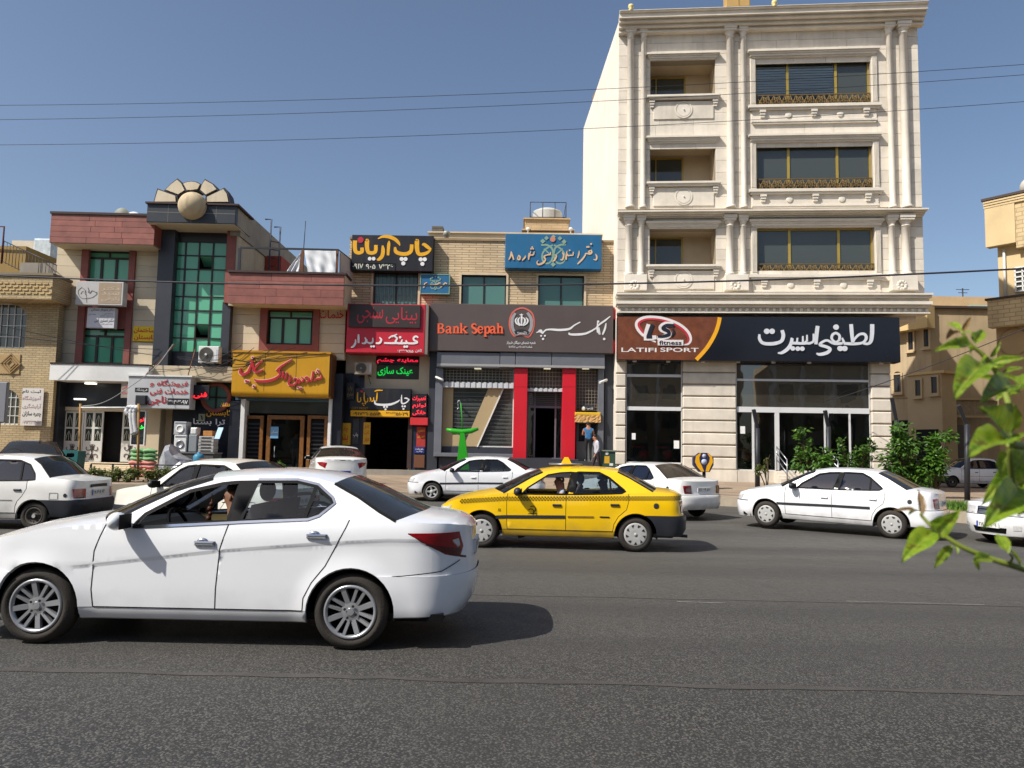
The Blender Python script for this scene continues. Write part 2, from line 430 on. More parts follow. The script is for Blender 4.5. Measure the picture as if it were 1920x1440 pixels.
 # ground
KERB=[(-90,27),(-40,26.2),(-13,25.3),(-6,25.9),(-1.5,26.4),(4.6,25.6),(7.4,23.9),(11.6,19.4),(15,17.3),(22,16.0),(40,15)]
LINE=[(-90,33),(-40,32.2),(-21,31.6),(-9,32.5),(-3.6,32.3),(4.4,31.2),(10,30.6),(16,30),(22,30),(28,30),(45,30)]
def road_z(x,y):
 k=interp(KERB,x);t=max(0.0,min(1.0,(y-(k-6))/6))
 return.10*t*t
def asphalt_mat():
 m=bpy.data.materials.new('asphalt');m.use_nodes=True;n=m.node_tree;L=n.links;p=n.nodes['Principled BSDF']
 tc=n.nodes.new('ShaderNodeTexCoord')
 def noise(sc,det,rough=.6):
  z=n.nodes.new('ShaderNodeTexNoise');z.inputs['Scale'].default_value=sc;z.inputs['Detail'].default_value=det;z.inputs['Roughness'].default_value=rough
  L.new(tc.outputs['Object'],z.inputs['Vector']);return z
 def mrange(src,a,b,c,d):
  r=n.nodes.new('ShaderNodeMapRange');r.inputs[1].default_value=a;r.inputs[2].default_value=b;r.inputs[3].default_value=c;r.inputs[4].default_value=d
  L.new(src,r.inputs[0]);return r.outputs[0]
 def mix(f,a,b):
  x=n.nodes.new('ShaderNodeMix');x.data_type='RGBA'
  if isinstance(f,float):x.inputs['Factor'].default_value=f
  else:L.new(f,x.inputs['Factor'])
  for s,v in(('A',a),('B',b)):
   if isinstance(v,tuple):x.inputs[s].default_value=v+(1,)
   else:L.new(v,x.inputs[s])
  return x.outputs['Result']
 vo=n.nodes.new('ShaderNodeTexVoronoi');vo.inputs['Scale'].default_value=66;vo.feature='F1'
 L.new(tc.outputs['Object'],vo.inputs['Vector'])
 big=noise(.35,6);mid=noise(3.0,5);fine=noise(160,3)
 stone=mix(mrange(vo.outputs['Color'],.25,.8,0,1),(.018,.0175,.017),(.145,.138,.125))
 bind=mix(mrange(vo.outputs['Distance'],.42,.62,0,1),stone,(.014,.014,.014))
 base=mix(mrange(big.outputs['Fac'],.35,.7,0,.5),bind,(.052,.049,.045))
 base=mix(mrange(mid.outputs['Fac'],.45,.75,0,.25),base,(.050,.047,.044))
 base=mix(mrange(fine.outputs['Fac'],.6,.75,0,.35),base,(.15,.142,.128))
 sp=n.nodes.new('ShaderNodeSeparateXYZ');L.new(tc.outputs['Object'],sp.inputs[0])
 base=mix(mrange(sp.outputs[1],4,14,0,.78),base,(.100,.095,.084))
 mp=n.nodes.new('ShaderNodeMapping');mp.inputs['Scale'].default_value=(.02,.55,1);L.new(tc.outputs['Object'],mp.inputs[0])
 tr=n.nodes.new('ShaderNodeTexNoise');tr.inputs['Scale'].default_value=1;tr.inputs['Detail'].default_value=4;L.new(mp.outputs[0],tr.inputs['Vector'])
 base=mix(mrange(tr.outputs['Fac'],.45,.62,0,.55),base,(.042,.040,.038))
 base=mix(mrange(tr.outputs['Fac'],.28,.42,.45,0),base,(.080,.075,.068))
 st=noise(.9,8,.7);base=mix(mrange(st.outputs['Fac'],.60,.72,0,.5),base,(.040,.038,.037))
 ck=n.nodes.new('ShaderNodeTexVoronoi');ck.feature='DISTANCE_TO_EDGE';ck.inputs['Scale'].default_value=.55
 wp=noise(2.2,5);ad=n.nodes.new('ShaderNodeVectorMath');ad.operation='ADD';L.new(tc.outputs['Object'],ad.inputs[0]);L.new(wp.outputs['Color'],ad.inputs[1]);L.new(ad.outputs[0],ck.inputs['Vector'])
 base=mix(mrange(ck.outputs['Distance'],.0,.008,.55,0),base,(.03,.03,.03))
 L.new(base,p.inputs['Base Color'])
 L.new(mrange(mid.outputs['Fac'],.2,.8,.58,.82),p.inputs['Roughness']);p.inputs['Specular IOR Level'].default_value=.35
 bp=n.nodes.new('ShaderNodeBump');bp.inputs['Strength'].default_value=.5;bp.inputs['Distance'].default_value=.006;bp.invert=True
 L.new(vo.outputs['Distance'],bp.inputs['Height']);L.new(bp.outputs[0],p.inputs['Normal'])
 return m
ASPH=asphalt_mat()
TARM=pm('fresh_tar',(70,67,64),.55,.25,3,.2,90)
PAVE=coursed('pavement_slab',(150,132,112),(112,98,84),.4,.4,.008,.3,.10,off=.0)
KERBM=pm('kerb_stone',(158,146,128),.85,.18,2.5,.3,30,orand=.08)
LINEP=pm('worn_line',(122,119,113),.8,.3,20)
g=MB();g.add([(-1500,-1500,-.02),(1500,-1500,-.02),(1500,1500,-.02),(-1500,1500,-.02)],[(0,1,2,3)])
struct('ground',g,pm('bare_ground',(128,114,96),.95,.2,.2))
g=MB();xs=[-90,-60,-40,-26,-20,-13,-9,-6,-4,-1.5,1,3,4.6,6,7.4,9,10.4,11.6,13,15,18,22,30,40]
rows=[]
for x in xs:
 k=interp(KERB,x)+.05
 ys=[-60,-14,-6,0,6,10,k-7,k-5,k-3,k-1.5,k]
 rows.append([(x,y,road_z(x,y))for y in ys])
nv=len(rows[0]);vs=[p for r in rows for p in r]
g.add(vs,[(i*nv+j,(i+1)*nv+j,(i+1)*nv+j+1,i*nv+j+1)for i in range(len(xs)-1)for j in range(nv-1)],True)
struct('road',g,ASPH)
def strip(name,y0,y1,x0,x1,m,w0,wob,n=60):
 g=MB();V=[]
 for i in range(n+1):
  x=lerp(x0,x1,i/n);y=lerp(y0,y1,i/n)+wob*math.sin(i*.7)*.5+wob*rnd.uniform(-1,1);h=w0*(.55+.45*abs(math.sin(i*.37+1)))/2
  V+=[(x,y-h,.004),(x,y+h,.004)]
 g.add(V,[(2*i,2*i+2,2*i+3,2*i+1)for i in range(n)])
 return struct(name,g,m)
strip('tar_joint',5.95,5.75,-5.5,7,TARM,.10,.018)
strip('tar_joint',9.35,9.15,-6,8,pm('tar_old',(78,75,71),.7,.2,4),.05,.01)
strip('worn_line',9.05,9.02,1.95,2.5,LINEP,.035,.004,14)
strip('worn_line',9.28,9.22,4.0,5.6,LINEP,.03,.004,20)
kroot=MB()
def pave_z(x,t):return lerp(.36 if abs(x+3.5)>2.6 else.24,.66,t)
g=MB();xs2=[-90,-60,-40,-30,-24,-18,-13,-10,-7,-5.8,-3.5,-1.5,-.5,1,3,4.6,6,7.4,8.6,9.6,10.6,11.6,13,15,18,22,30,40]
rows=[]
for x in xs2:
 k=interp(KERB,x)+.2;l=interp(LINE,x)
 row=[(x,lerp(k,l,t),pave_z(x,t))for t in(0,.25,.5,.75,1)]
 far=.34 if x>13 else.66
 rows.append(row+[(x,l+8,far+.0 if x>13 else.66),(x,l+60,far)])
if True:
 for r in rows:
  if r[0][0]>13:
   for j in range(1,5):r[j]=(r[j][0],r[j][1],lerp(.36,.34,j/4))
nv=len(rows[0]);vs=[p for r in rows for p in r]
g.add(vs,[(i*nv+j,(i+1)*nv+j,(i+1)*nv+j+1,i*nv+j+1)for i in range(len(xs2)-1)for j in range(nv-1)])
pv=struct('pavement',g,PAVE)
kb=MB();kb.box(-.47,.47,0,.2,-.3,0);kme=None
pts=[]
for(x0,y0),(x1,y1)in zip(KERB,KERB[1:]):
 if x1<-26 or x0>22:continue
 L_=math.hypot(x1-x0,y1-y0);n=max(1,int(L_/.98))
 for i in range(n):pts.append((lerp(x0,x1,(i+.5)/n),lerp(y0,y1,(i+.5)/n),math.atan2(y1-y0,x1-x0),L_/n))
kme=mesh_of(kb,KERBM,name='kerb_stone')
for x,y,a,l in pts:
 o=bpy.data.objects.new('kerb_stone',kme);COL.objects.link(o);o.parent=pv
 o.location=(x,y,pave_z(x,0)+.012+rnd.uniform(-.006,.006));o.rotation_euler=(0,rnd.uniform(-.006,.006),a+rnd.uniform(-.008,.008));o.scale=(l*1.0/.98,1,1)
 BASE[o.name]=Vector((0,0,0))
 # tall stone building with the sports shop
T=Fr(1160,31.0,-.09)
def tp(px,py,off=0.0):return T.uv(px,py,off)
bu0=tp(1159,300)[0];bu1=tp(1727,300)[0]
ztop=tp(1445,42)[1];zshop=tp(1400,588)[1];zg=.45
TB=thing('stone_building','tall cream stone building with paired columns and a sports shop at street level','building',T,(0,0,.3))
core=MB()
ur=tp(1727,300)[0]
fx=at(1094,250,42.0);lf=T.M.inverted()@Vector((fx.x,fx.y,0))
OPEN=[]
for(x0,y0,x1,y1)in[(1224,113,1340,181),(1221,269,1341,343),(1219,429,1340,498)]:OPEN.append(T.rect(x0,y0,x1,y1))
WIN=[]
for(x0,y0,x1,y1)in[(1423,108,1632,198),(1421,267,1634,356),(1420,427,1637,516)]:WIN.append(T.rect(x0,y0,x1,y1))
def wall_with_holes(mb,u0,u1,z0,z1,holes,y0,y1):
 us=sorted(set([u0,u1]+[h[i]for h in holes for i in(0,1)]));zs=sorted(set([z0,z1]+[h[i]for h in holes for i in(2,3)]))
 us=[u for u in us if u0-1e-6<=u<=u1+1e-6];zs=[z for z in zs if z0-1e-6<=z<=z1+1e-6]
 for a,b in zip(us,us[1:]):
  for c,d in zip(zs,zs[1:]):
   um,zm=(a+b)/2,(c+d)/2
   if any(h[0]<um<h[1]and h[2]<zm<h[3]for h in holes):continue
   mb.box(a,b,y0,y1,c,d)
 return mb
ou0=min(o[0]for o in OPEN);ou1=max(o[1]for o in OPEN)
OPEN=[(ou0,ou1,o[2],o[3])for o in OPEN]
wu0=min(o[0]for o in WIN);wu1=max(o[1]for o in WIN)
WIN=[(wu0,wu1,o[2],o[3])for o in WIN]
wall_with_holes(core,bu0,bu1,zshop,ztop,OPEN+WIN,.05,.45)
part('facade_wall',core,TRAVD,TB)
b=MB()
b.add([(bu0,.05,0),(bu0,.05,ztop+.3),(lf.x,lf.y,ztop+.3),(lf.x,lf.y,0),(bu0+.3,.05,ztop+.3),(lf.x+.3,lf.y,ztop+.3),(bu0+.3,.05,0),(lf.x+.3,lf.y,0)],[(0,1,2,3),(1,4,5,2),(6,7,5,4),(3,2,5,7)])
part('side_wall',b,WHITEPL,TB)
b=MB();b.box(bu1-.3,bu1,.06,12,zshop-.05,ztop+.2);b.box(tp(1669,780)[0]-.3,tp(1669,780)[0],.5,12,0,zshop-.26);b.box(bu0+.31,bu1-.31,10.5,11,zshop,ztop);b.box(bu0+.31,bu1-.31,.1,11,zshop-.25,zshop-.051);b.box(bu0+.31,bu1-.31,.46,10.4,ztop-.4,ztop-.1)
part('rear_walls',b,WHITEPL,TB)
b=MB()
for z in(zshop+.1,(OPEN[1][3]+OPEN[0][2])/2-.4,(OPEN[2][3]+OPEN[1][2])/2-.4):b.box(bu0+.4,bu1-.4,.5,8,z,z+.2)
b.box(bu0+.4,bu1-.4,6.0,6.1,zshop,ztop-.4)
part('floor_slab',b,ROOM,TB)
for i,(u0,u1,z0,z1)in enumerate(OPEN):
 b=MB();d=1.35
 b.box(u0-.1,u1+.1,d,d+.12,z0-.3,z1+.2);b.box(u0-.1,u0,.45,d,z0-.3,z1+.2);b.box(u1,u1+.1,.45,d,z0-.3,z1+.2)
 b.box(u0,u1,.45,d,z1+.001,z1+.2);b.box(u0,u1,.45,d,z0-.3,z0-.15)
 lo=part('loggia',b,pm('loggia_stone',(196,178,150),.8,.1,1.2),TB)
 wr=T.uv((1285,1281,1280)[i],160,-d)[0];wt=T.uv(1255,(146,297,446)[i],-d)[1];z0=T.uv(1255,(200,360,515)[i],-d)[1]
 f=MB();f.frame(u0+.05,wr,z0-.14,wt,.07,d-.06,d-.002);f.box(u0+.32,u0+.37,d-.058,d-.004,z0-.07,wt-.07)
 part('loggia_window',f,GOLDF,TB)
 q=MB();q.box(u0+.12,wr-.07,d-.03,d-.012,z0-.07,wt-.07);part('pane',q,DARKG,TB)
zc=tp(1160,393)[1];z2a=tp(1160,409)[1]
blockers=[]
for(u0,u1,z0,z1)in OPEN:blockers.append((u0-.02,u1+.02,z0,z1))
for(u0,u1,z0,z1)in WIN:blockers.append((u0-.26,u1+.26,z0,z1))
def clad(ztop_,zbot,n):
 for r_ in range(n):
  za=lerp(zbot,ztop_,r_/n);zb_=lerp(zbot,ztop_,(r_+1)/n);zm=(za+zb_)/2
  segs=[(bu0,bu1)]
  for(a,b_,c,d)in blockers:
   if c<zm<d:
    ns=[]
    for s,e in segs:
     if b_<=s or a>=e:ns.append((s,e));continue
     if a>s:ns.append((s,a))
     if b_<e:ns.append((b_,e))
    segs=ns
  for s,e in segs:
   k=max(1,round((e-s)/1.55));cut=[s]
   for i in range(1,k):cut.append(lerp(s,e,(i+rnd.uniform(-.18,.18)+(.22 if r_%2 else-.1))/k))
   cut.append(e)
   for i in range(k):
    mb=MB();pr=rnd.uniform(0,.005)
    mb.bbox(cut[i]+.003,cut[i+1]-.003,0-pr,.05,za+.004,zb_-.004,.006)
    part('stone_block',mb,TRAV,TB)
clad(tp(1160,62)[1],zc,15)
clad(z2a,tp(1160,548)[1],7)
def cornice(x0,y0,x1,y1,prof,ext=.0,name='cornice'):
 u0=tp(x0,(y0+y1)/2)[0];u1=tp(x1,(y0+y1)/2)[0];za=tp((x0+x1)/2,y0,prof[0][2])[1];zb_=tp((x0+x1)/2,y1)[1]
 mb=MB()
 for(t0,t1,p,e)in prof:mb.box(u0-e,u1+e,-p,.04,lerp(za,zb_,t0),lerp(za,zb_,t1)-.0)
 part(name,mb,TRAVM,TB);return u0,u1,za,zb_
cornice(1160,10,1727,60,[(0,.03,.75,.0),(.03,.10,.72,.0),(.105,.36,.62,.0),(.36,.40,.66,.0),(.405,.54,.50,.0),(.54,.58,.54,0),(.585,.74,.34,0),(.74,.78,.38,0),(.785,.93,.2,0),(.93,1.0,.26,0)])
cornice(1160,392,1729,409,[(0,.28,.5,.05),(.29,.5,.40,.02),(.51,.78,.26,0),(.79,1,.16,0)],name='string_course')
uc0,uc1,zc1,zc2=cornice(1156,549,1731,592,[(0,.09,.80,.05),(.095,.22,.70,.03),(.225,.40,.52,.0),(.405,.56,.74,.04),(.565,.70,.6,0),(.705,.93,.46,0),(.935,1.0,.6,0)],name='cornice')
n=46
for i in range(n):
 u=lerp(uc0+.12,uc1-.1,i/(n-1));mb=MB();mb.bbox(u-.055,u+.055,-.545,-.455,lerp(zc1,zc2,.72),lerp(zc1,zc2,.90),.012)
 part('dentil',mb,TRAVM,TB)
def column(cx,w,y0,y1,name='column'):
 u,zt=tp(cx,y0);zb_=tp(cx,y1)[1];r=abs(tp(cx+w/2,(y0+y1)/2)[0]-tp(cx-w/2,(y0+y1)/2)[0])/2
 H=zt-zb_;mb=MB()
 cz=.2
 prof=[(r*1.35,zb_),(r*1.45,zb_+.03),(r*1.35,zb_+.08),(r*1.12,zb_+.10),(r*1.16,zb_+.13),(r,zb_+.17),(r*.98,zt-.46),(r*1.18,zt-.44),(r*1.2,zt-.41),(r*1.02,zt-.39),(r*1.05,zt-.34),(r*1.4,zt-.25),(r*1.42,zt-.22)]
 mb.lathe(prof,(u,-.10,0),'Z',18)
 co_=part(name,mb,TRAVM,TB)
 cp=MB();cp.box(u-r*1.6,u+r*1.6,-.10-r*1.6,.03,zt-.22,zt-.14);cp.box(u-r*1.75,u+r*1.75,-.10-r*1.75,.03,zt-.135,zt-.01)
 part('capital',cp,TRAVM,co_)
for cx,w in[(1182.5,12.5),(1206.5,9.5),(1367.5,13.5),(1392,10),(1664,11),(1690,15)]:
 dx=(cx-1400)*.0
 column(cx,w,57 if cx<1300 else(54 if cx<1500 else 47),391)
for cx,w in[(1179,12.5),(1202,10),(1367,13.5),(1392,10.5),(1669,12),(1695,16)]:
 column(cx,w,406,517)
for(x0,x1,cxr)in[(1170,1212,1190),(1357,1401,1379),(1666,1715,1692)]:
 u0,u1,z0,z1=T.rect(x0,518,x1,547);mb=MB();mb.bbox(u0,u1,-.34,.04,z0,z1,.015)
 pd=part('pedestal',mb,TRAVM,TB)
 cu,cz=tp(cxr,534.5,.36);r=.24;mb=MB()
 for i in range(10):
  a=2*math.pi*i/10;mb.sphere((cu+.15*math.cos(a),-.345,cz+.15*math.sin(a)),.065,8,6,(1,.5,1))
 mb.sphere((cu,-.345,cz),.06,10,6,(1,.6,1));part('rosette',mb,TRAVM,pd)
for i,(u0,u1,z0,z1)in enumerate(OPEN):
 mb=MB();h=.27
 for t0,t1,p,e in[(0,.22,.07,.05),(.225,.5,.12,.09),(.505,.72,.16,.13),(.725,1,.22,.18)]:mb.box(u0-e,u1+e,-p,.03,z1+h*t0,z1+h*t1)
 part('hood_moulding',mb,TRAVM,TB)
 mb=MB();mb.box(u0-.16,u1+.2,-.24,.44,z0-.08,z0);mb.box(u0-.10,u1+.14,-.18,.03,z0-.16,z0-.081)
 part('ledge',mb,TRAVM,TB)
 for cu in(u0+.05,u1-.0):
  mb=MB()
  for k in range(3):mb.box(cu-.11+.02*k,cu+.11-.02*k,-.15+.03*k,.03,z0-.17-.1*(k+1),z0-.17-.1*k-.012)
  part('corbel',mb,TRAVM,TB)
 zb_=z0-.98
 mb=MB();mb.bbox(u0+.12,u1-.06,-.05,.03,zb_,z0-.22,.012);pn=part('apron_panel',mb,TRAV,TB)
 cu=(u0+u1)/2+.03;cz=(zb_+z0-.2)/2;mb=MB()
 mb.lathe([(.36,-.045),(.36,-.075),(.31,-.075),(.31,-.052),(.28,-.052),(.28,-.07),(0,-.0705)],(cu,0,cz),'Y',28,False)
 mb.sphere((cu,-.10,cz),.03,8,6);part('medallion',mb,TRAVM,pn)
for i,(u0,u1,z0,z1)in enumerate(WIN):
 mb=MB();h=.3
 for t0,t1,p,e in[(0,.2,.09,.2),(.205,.5,.15,.25),(.505,.72,.19,.29),(.725,1,.25,.34)]:mb.box(u0-e,u1+e,-p,.03,z1+h*t0,z1+h*t1)
 part('hood_moulding',mb,TRAVM,TB)
 for s0,s1 in((u0-.25,u0-.02),(u1+.02,u1+.25)):
  mb=MB();mb.box(s0,s1,-.06,.04,z0,z1)
  for k in range(4):mb.box(s0+.03+.05*k,s0+.055+.05*k,-.09,-.061,z0+.12,z1-.02)
  part('jamb',mb,TRAVM,TB)
 mb=MB();yw=.22
 mb.frame(u0,u1,z0,z1,.06,yw-.06,yw+.05)
 d1=tp(1478.5,150)[0];d2=tp(1569.5,150)[0]
 for d in(d1,d2):mb.box(d-.05,d+.05,yw-.05,yw+.04,z0+.06,z1-.06)
 wf=part('window',mb,GOLDF,TB)
 for k,(a,c)in enumerate(((u0+.06,d1-.05),(d1+.05,d2-.05),(d2+.05,u1-.06))):
  q=MB();q.box(a,c,yw-.01,yw+.005,z0+.06,z1-.06);part('pane',q,CLEARG if(i==0 and k<2)else DARKG,wf)
 if i==0:
  for k in range(13):
   zz=lerp(z0+.55,z1-.1,k/13)
   q=MB();q.box(u0+.08,d2-.06,yw+.014,yw+.018,zz,zz+.075);part('blind_slat',q,pm('blind',(236,240,240),.7,.05),wf)
 zr=lerp(z0,z1,.25);mb=MB();GB=pm('gilt_iron',(112,92,56),.5,.2,metal=.3)
 mb.box(u0+.0,u1-.0,.02,.06,zr-.04,zr);mb.box(u0,u1,.02,.06,z0,z0+.03)
 mb.box(u0,u0+.03,.022,.058,z0,zr);mb.box(u1-.03,u1,.022,.058,z0,zr)
 rl=part('railing',mb,GB,TB)
 nS=20;mb=MB()
 for k in range(nS):
  c0=lerp(u0+.05,u1-.05,(k+.5)/nS);wd=(u1-u0)/nS*.5;hh=(zr-z0-.07)/2;zm=z0+.03+hh
  for sx in(-1,1):
   pts=[]
   for q in range(15):
    t=q/14;a=t*3.6*math.pi*.6;rr=lerp(1,.22,t)
    pts.append((c0+sx*wd*(.5-.45*rr*math.cos(a)),.04,zm+hh*.9*rr*math.sin(a)*(1 if k%2 else-1)))
   mb.tube(pts,.02,4)
   mb.tube([(c0,.04,z0+.03),(c0+sx*wd*.5,.04,zm+hh*.2),(c0+sx*wd*.95,.04,zr-.04)],.018,4)
  mb.sphere((c0,.04,zm),.045,6,4,(1,.4,1))
 part('scrollwork',mb,GB,rl)
 mb=MB();mb.box(u0-.34,u1+.36,-.23,.2,z0-.12,z0-.005);mb.box(u0-.28,u1+.3,-.17,.03,z0-.2,z0-.121)
 part('sill',mb,TRAVM,TB)
 mb=MB();mb.bbox(u0-.2,u1+.2,-.06,.03,z0-.62,z0-.2,.01);ap=part('apron_panel',mb,TRAV,TB)
 mb=MB();mb.box(u0-.2,u1+.2,-.13,.03,z0-.70,z0-.625);mb.box(u0-.16,u1+.16,-.10,.03,z0-.77,z0-.701);part('apron_moulding',mb,TRAVM,TB)
 for t in(.05,.5,.95):
  cu=lerp(u0,u1,t);mb=MB()
  for k in range(3):mb.box(cu-.12+.02*k,cu+.12-.02*k,-.2+.03*k,-.055,z0-.21-.1*(k+1),z0-.21-.1*k-.012)
  part('corbel',mb,TRAVM,ap)
 for t in(.28,.73):
  cu=lerp(u0,u1,t);mb=MB();mb.lathe([(.13,-.055),(.13,-.09),(.10,-.10),(0,-.105)],(cu,0,z0-.41),'Y',18);part('medallion',mb,TRAVM,ap)
def pier(x0,x1,ytop,ybot,n,off=.06):
 u0,u1,z0,z1=T.rect(x0,ytop,x1,ybot)
 mb=MB();mb.box(u0+.02,u1-.02,.0,.5,z0,z1);p=part('pier',mb,TRAVD,TB)
 for k in range(n):
  a=lerp(z0,z1,k/n);c=lerp(z0,z1,(k+1)/n);mb=MB();mb.bbox(u0,u1,-off,.45,a+.025,c-.025,.03);part('stone_block',mb,TRAV,p)
pier(1154,1173,676,897,9)
pier(1280,1380,676,880,9)
pier(1634,1671,678,890,9)
mb=MB();a0=T.rect(1280,880,1380,900);mb.box(a0[0]-.02,a0[1]+.02,-.1,.4,.3,a0[3]);part('plinth',mb,TRAV,TB)
mb=MB();a1=T.rect(1382,884,1632,900);mb.box(a1[0],a1[1],-.12,.4,.3,a1[3]);part('plinth',mb,TRAV,TB)
mb=MB();a2=T.rect(1174,868,1276,900);mb.box(a2[0],a2[1],-.06,.4,.3,a2[3]);part('plinth',mb,TRAV,TB)
for k,(xs_,yt,yb)in enumerate((((1174,1279),676,868),((1381,1633),678,884))):
 u0,u1,z0,z1=T.rect(xs_[0],yt,xs_[1],yb);y=.12
 mb=MB();WA=pm('white_aluminium',(205,206,206),.4,.06,dirt=.06)
 bars=((704,5),(766,7))if k==0 else((713,4),(769,10))
 cuts=[z0]
 for py,t in bars[::-1]:
  z=tp(sum(xs_)/2,py)[1];h=t/2/46.5
  mb.box(u0+.03,u1-.03,y-.06,y+.05,z-h,z+h);cuts.append(z)
 cuts.append(z1)
 mb.frame(u0,u1,z0,z1,.03,y-.04,y+.04)
 vx=[]if k==0 else[(1413,4),(1458,8),(1551,8),(1595,3)]
 for px_,t in vx:
  u=tp(px_,820)[0];h=t/2/46;mb.box(u-h,u+h,y-.058,y+.045,z0+.03,cuts[1]-.08)
 sf=part('shopfront',mb,WA,TB)
 for c,d in zip(cuts,cuts[1:]):
  us=[u0]+([tp(p_,820)[0]for p_,_ in vx]if c==z0 else[])+[u1]
  for e,f in zip(us,us[1:]):
   q=MB();q.box(e+.02,f-.02,y-.006,y+.006,c+.02,d-.02);part('pane',q,SHOPG if c==z0 else MIRG,sf)
 mb=MB();mb.box(u0-.1,u1+.1,4.5,4.6,.3,z1+.5);mb.box(u0-.1,u0-.0,.5,4.5,.3,z1+.5);mb.box(u1,u1+.1,.5,4.5,.3,z1+.5);mb.box(u0,u1,.2,4.5,.3,z0+.02);mb.box(u0,u1,.5,4.5,z1+.3,z1+.5)
 part('shop_room',mb,pm('shop_room',(84,80,76),.8,.2,.8),TB)
def gym_bike(px_,i):
 YB_=.55;u=tp(px_,850)[0];z=tp(1240,868)[1]+.03
 t=thing('exercise_bike',['red exercise bike behind the left shop window','red bench with pink seat behind the left shop window','red exercise bike behind the glass right of the stone pier'][i],'exercise machine',T,(u,.55,z))
 RM=pm('red_paint',(170,40,48),.4,.1);mb=MB()
 mb.tube([(u-.4,YB_,z+.05),(u+.4,YB_,z+.05)],.04,6);mb.tube([(u-.3,YB_-.2,z+.05),(u-.3,YB_+.2,z+.05)],.03);mb.tube([(u+.3,YB_-.2,z+.05),(u+.3,YB_+.2,z+.05)],.03)
 mb.tube([(u-.25,YB_,z+.05),(u-.05,YB_,z+.55)],.035);mb.tube([(u+.3,YB_,z+.05),(u+.38,YB_,z+.95),(u+.25,YB_,z+1.05)],.03)
 part('frame',mb,IRON,t)
 mb=MB();mb.bbox(u-.28,u+.2,YB_-.12,YB_+.12,z+.55,z+.63,.02);part('seat',mb,RM,t)
 mb=MB();mb.lathe([(0,-.05),(.2,-.05),(.2,.05),(0,.05)],(u+.18,YB_,z+.3),'Y',18);part('flywheel',mb,RM,t)
gym_bike(1200,0);gym_bike(1246,1);gym_bike(1398,2)
for(x0,y0,x1,y1,lb)in[(1185,812,1192,824,'small white notice in the left half of the sports shop window'),(1264,826,1274,841,'white notice at the right edge of the sports shop window'),(1389,799,1398,813,'white paper notice on the glass left of the shop door')]:
 u0,u1,z0,z1=T.rect(x0,y0,x1,y1);mb=MB();mb.box(u0,u1,.09,.098,z0,z1);single('paper_notice',mb,pm('paper',(225,225,222),.8,.05),lb,'notice',T,((u0+u1)/2,.09,z0))
for k,px_ in enumerate((1456,1548)):
 u=tp(px_,880)[0];z=tp(1500,884)[1]
 t=thing('stair_rail',['steel stair rail left of the sports shop door','steel stair rail right of the sports shop door'][k],'handrail',T,(u,-.2,z-.4),group='rails at the shop door')
 for dz in(.45,.7,.95):
  mb=MB();mb.tube([(u,-.05,z+dz),(u+.12,-1.1,z+dz-.5)],.022,6);part('rail',mb,STEEL,t)
 for q in(0,1):
  mb=MB();mb.tube([(u+.12*q,-.05-1.05*q,z-.35*q-.1),(u+.12*q,-.05-1.05*q,z+.97-.5*q)],.025,6);part('post',mb,STEEL,t)
ua=tp(1455,890)[0];ub=tp(1552,890)[0];z=tp(1500,884)[1]
ss=thing('entrance_steps','stone steps up to the sports shop door','steps',T,((ua+ub)/2,-.5,.3))
for k in range(3):
 mb=MB();mb.bbox(ua-.1,ub+.3,-.42-.32*k,-.125-.32*k+.02,.3,z-.02-.12*k,.015);part('step',mb,TRAV,ss)
SF=.62
u0,u1,z0,z1=T.rect(1157,593,1688,677,SF)
SG=thing('shop_sign','wide sports shop sign, brown with logo at left and black with white lettering at right','sign',T,((u0+u1)/2,-.3,z0))
mb=MB();mb.bbox(u0,u1,-SF,-.0,z0,z1-.02,.02);part('board',mb,pm('black_acrylic',(24,26,34),.16,.08,1),SG)
arc=[T.uv(x,y,SF)for x,y in[(1346,594),(1344,606),(1339,622),(1331,638),(1322,652),(1312,664),(1302,676)]]
brown=[(u0+.02,z1-.04)]+[(a[0],min(z1-.04,max(z0+.02,a[1])))for a in arc]+[(u0+.02,z0+.02)]
mb=MB();mb.prism(brown,-SF-.012,-SF);part('wood_panel',mb,pm('sign_wood',(104,54,30),.5,.35,3,.1,20),SG)
mb=MB();mb.ribbon([(a[0]+.07,max(z0+.03,min(z1-.05,a[1])),.15)for a in arc],-SF-.016,4,.015);part('yellow_arc',mb,pm('sign_yellow',(226,160,26),.45,.1),SG)
SILV=pm('sign_white',(205,208,214),.4,.05);OFFW=pm('sign_offwhite',(214,208,206),.5,.05)
textp('lettering','LATIFI',T,(1165,652,1231,660),SF+.02,OFFW,SG,.015,False)
textp('lettering','SPORT',T,(1238,652,1310,660),SF+.02,OFFW,SG,.015,False)
LG=[(230,190),(300,155),(420,160),(540,200),(620,260),(650,310),(635,355),(600,365)]
def lpt(x,y):return(x/4.235+1140,y/4.235+560)
k_=4.235
mb=strokes(T,[[(x,y,w_)for x,y,w_ in[(600,368,6),(640,355,20),(652,312,30),(622,256,34),(545,200,36),(425,158,32),(310,150,30),(245,175,34),(232,215,36),(260,265,34),(310,310,22),(380,345,10)]]],SF+.018,org=(1140,560),k=k_,dy=.02)
part('logo_ring',mb,OFFW,SG)
mb=strokes(T,[[(605,355,4),(632,345,10),(638,312,16),(610,262,18),(540,210,18),(425,170,16),(315,163,16),(255,185,18),(245,215,18),(275,262,16),(320,300,8)]],SF+.026,org=(1140,560),k=k_,dy=.02)
part('logo_ring',mb,pm('logo_red',(178,48,62),.45,.08),SG)
mb=strokes(T,[[(330,205,46),(318,240,46),(300,305,46)],[(285,312,40),(340,312,40),(385,306,30)],[(520,205,40),(455,205,44),(425,235,50),(470,262,50),(480,290,46),(430,308,40),(390,312,30)]],SF+.03,org=(1140,560),k=k_,dy=.02)
part('logo_back',mb,OFFW,SG)
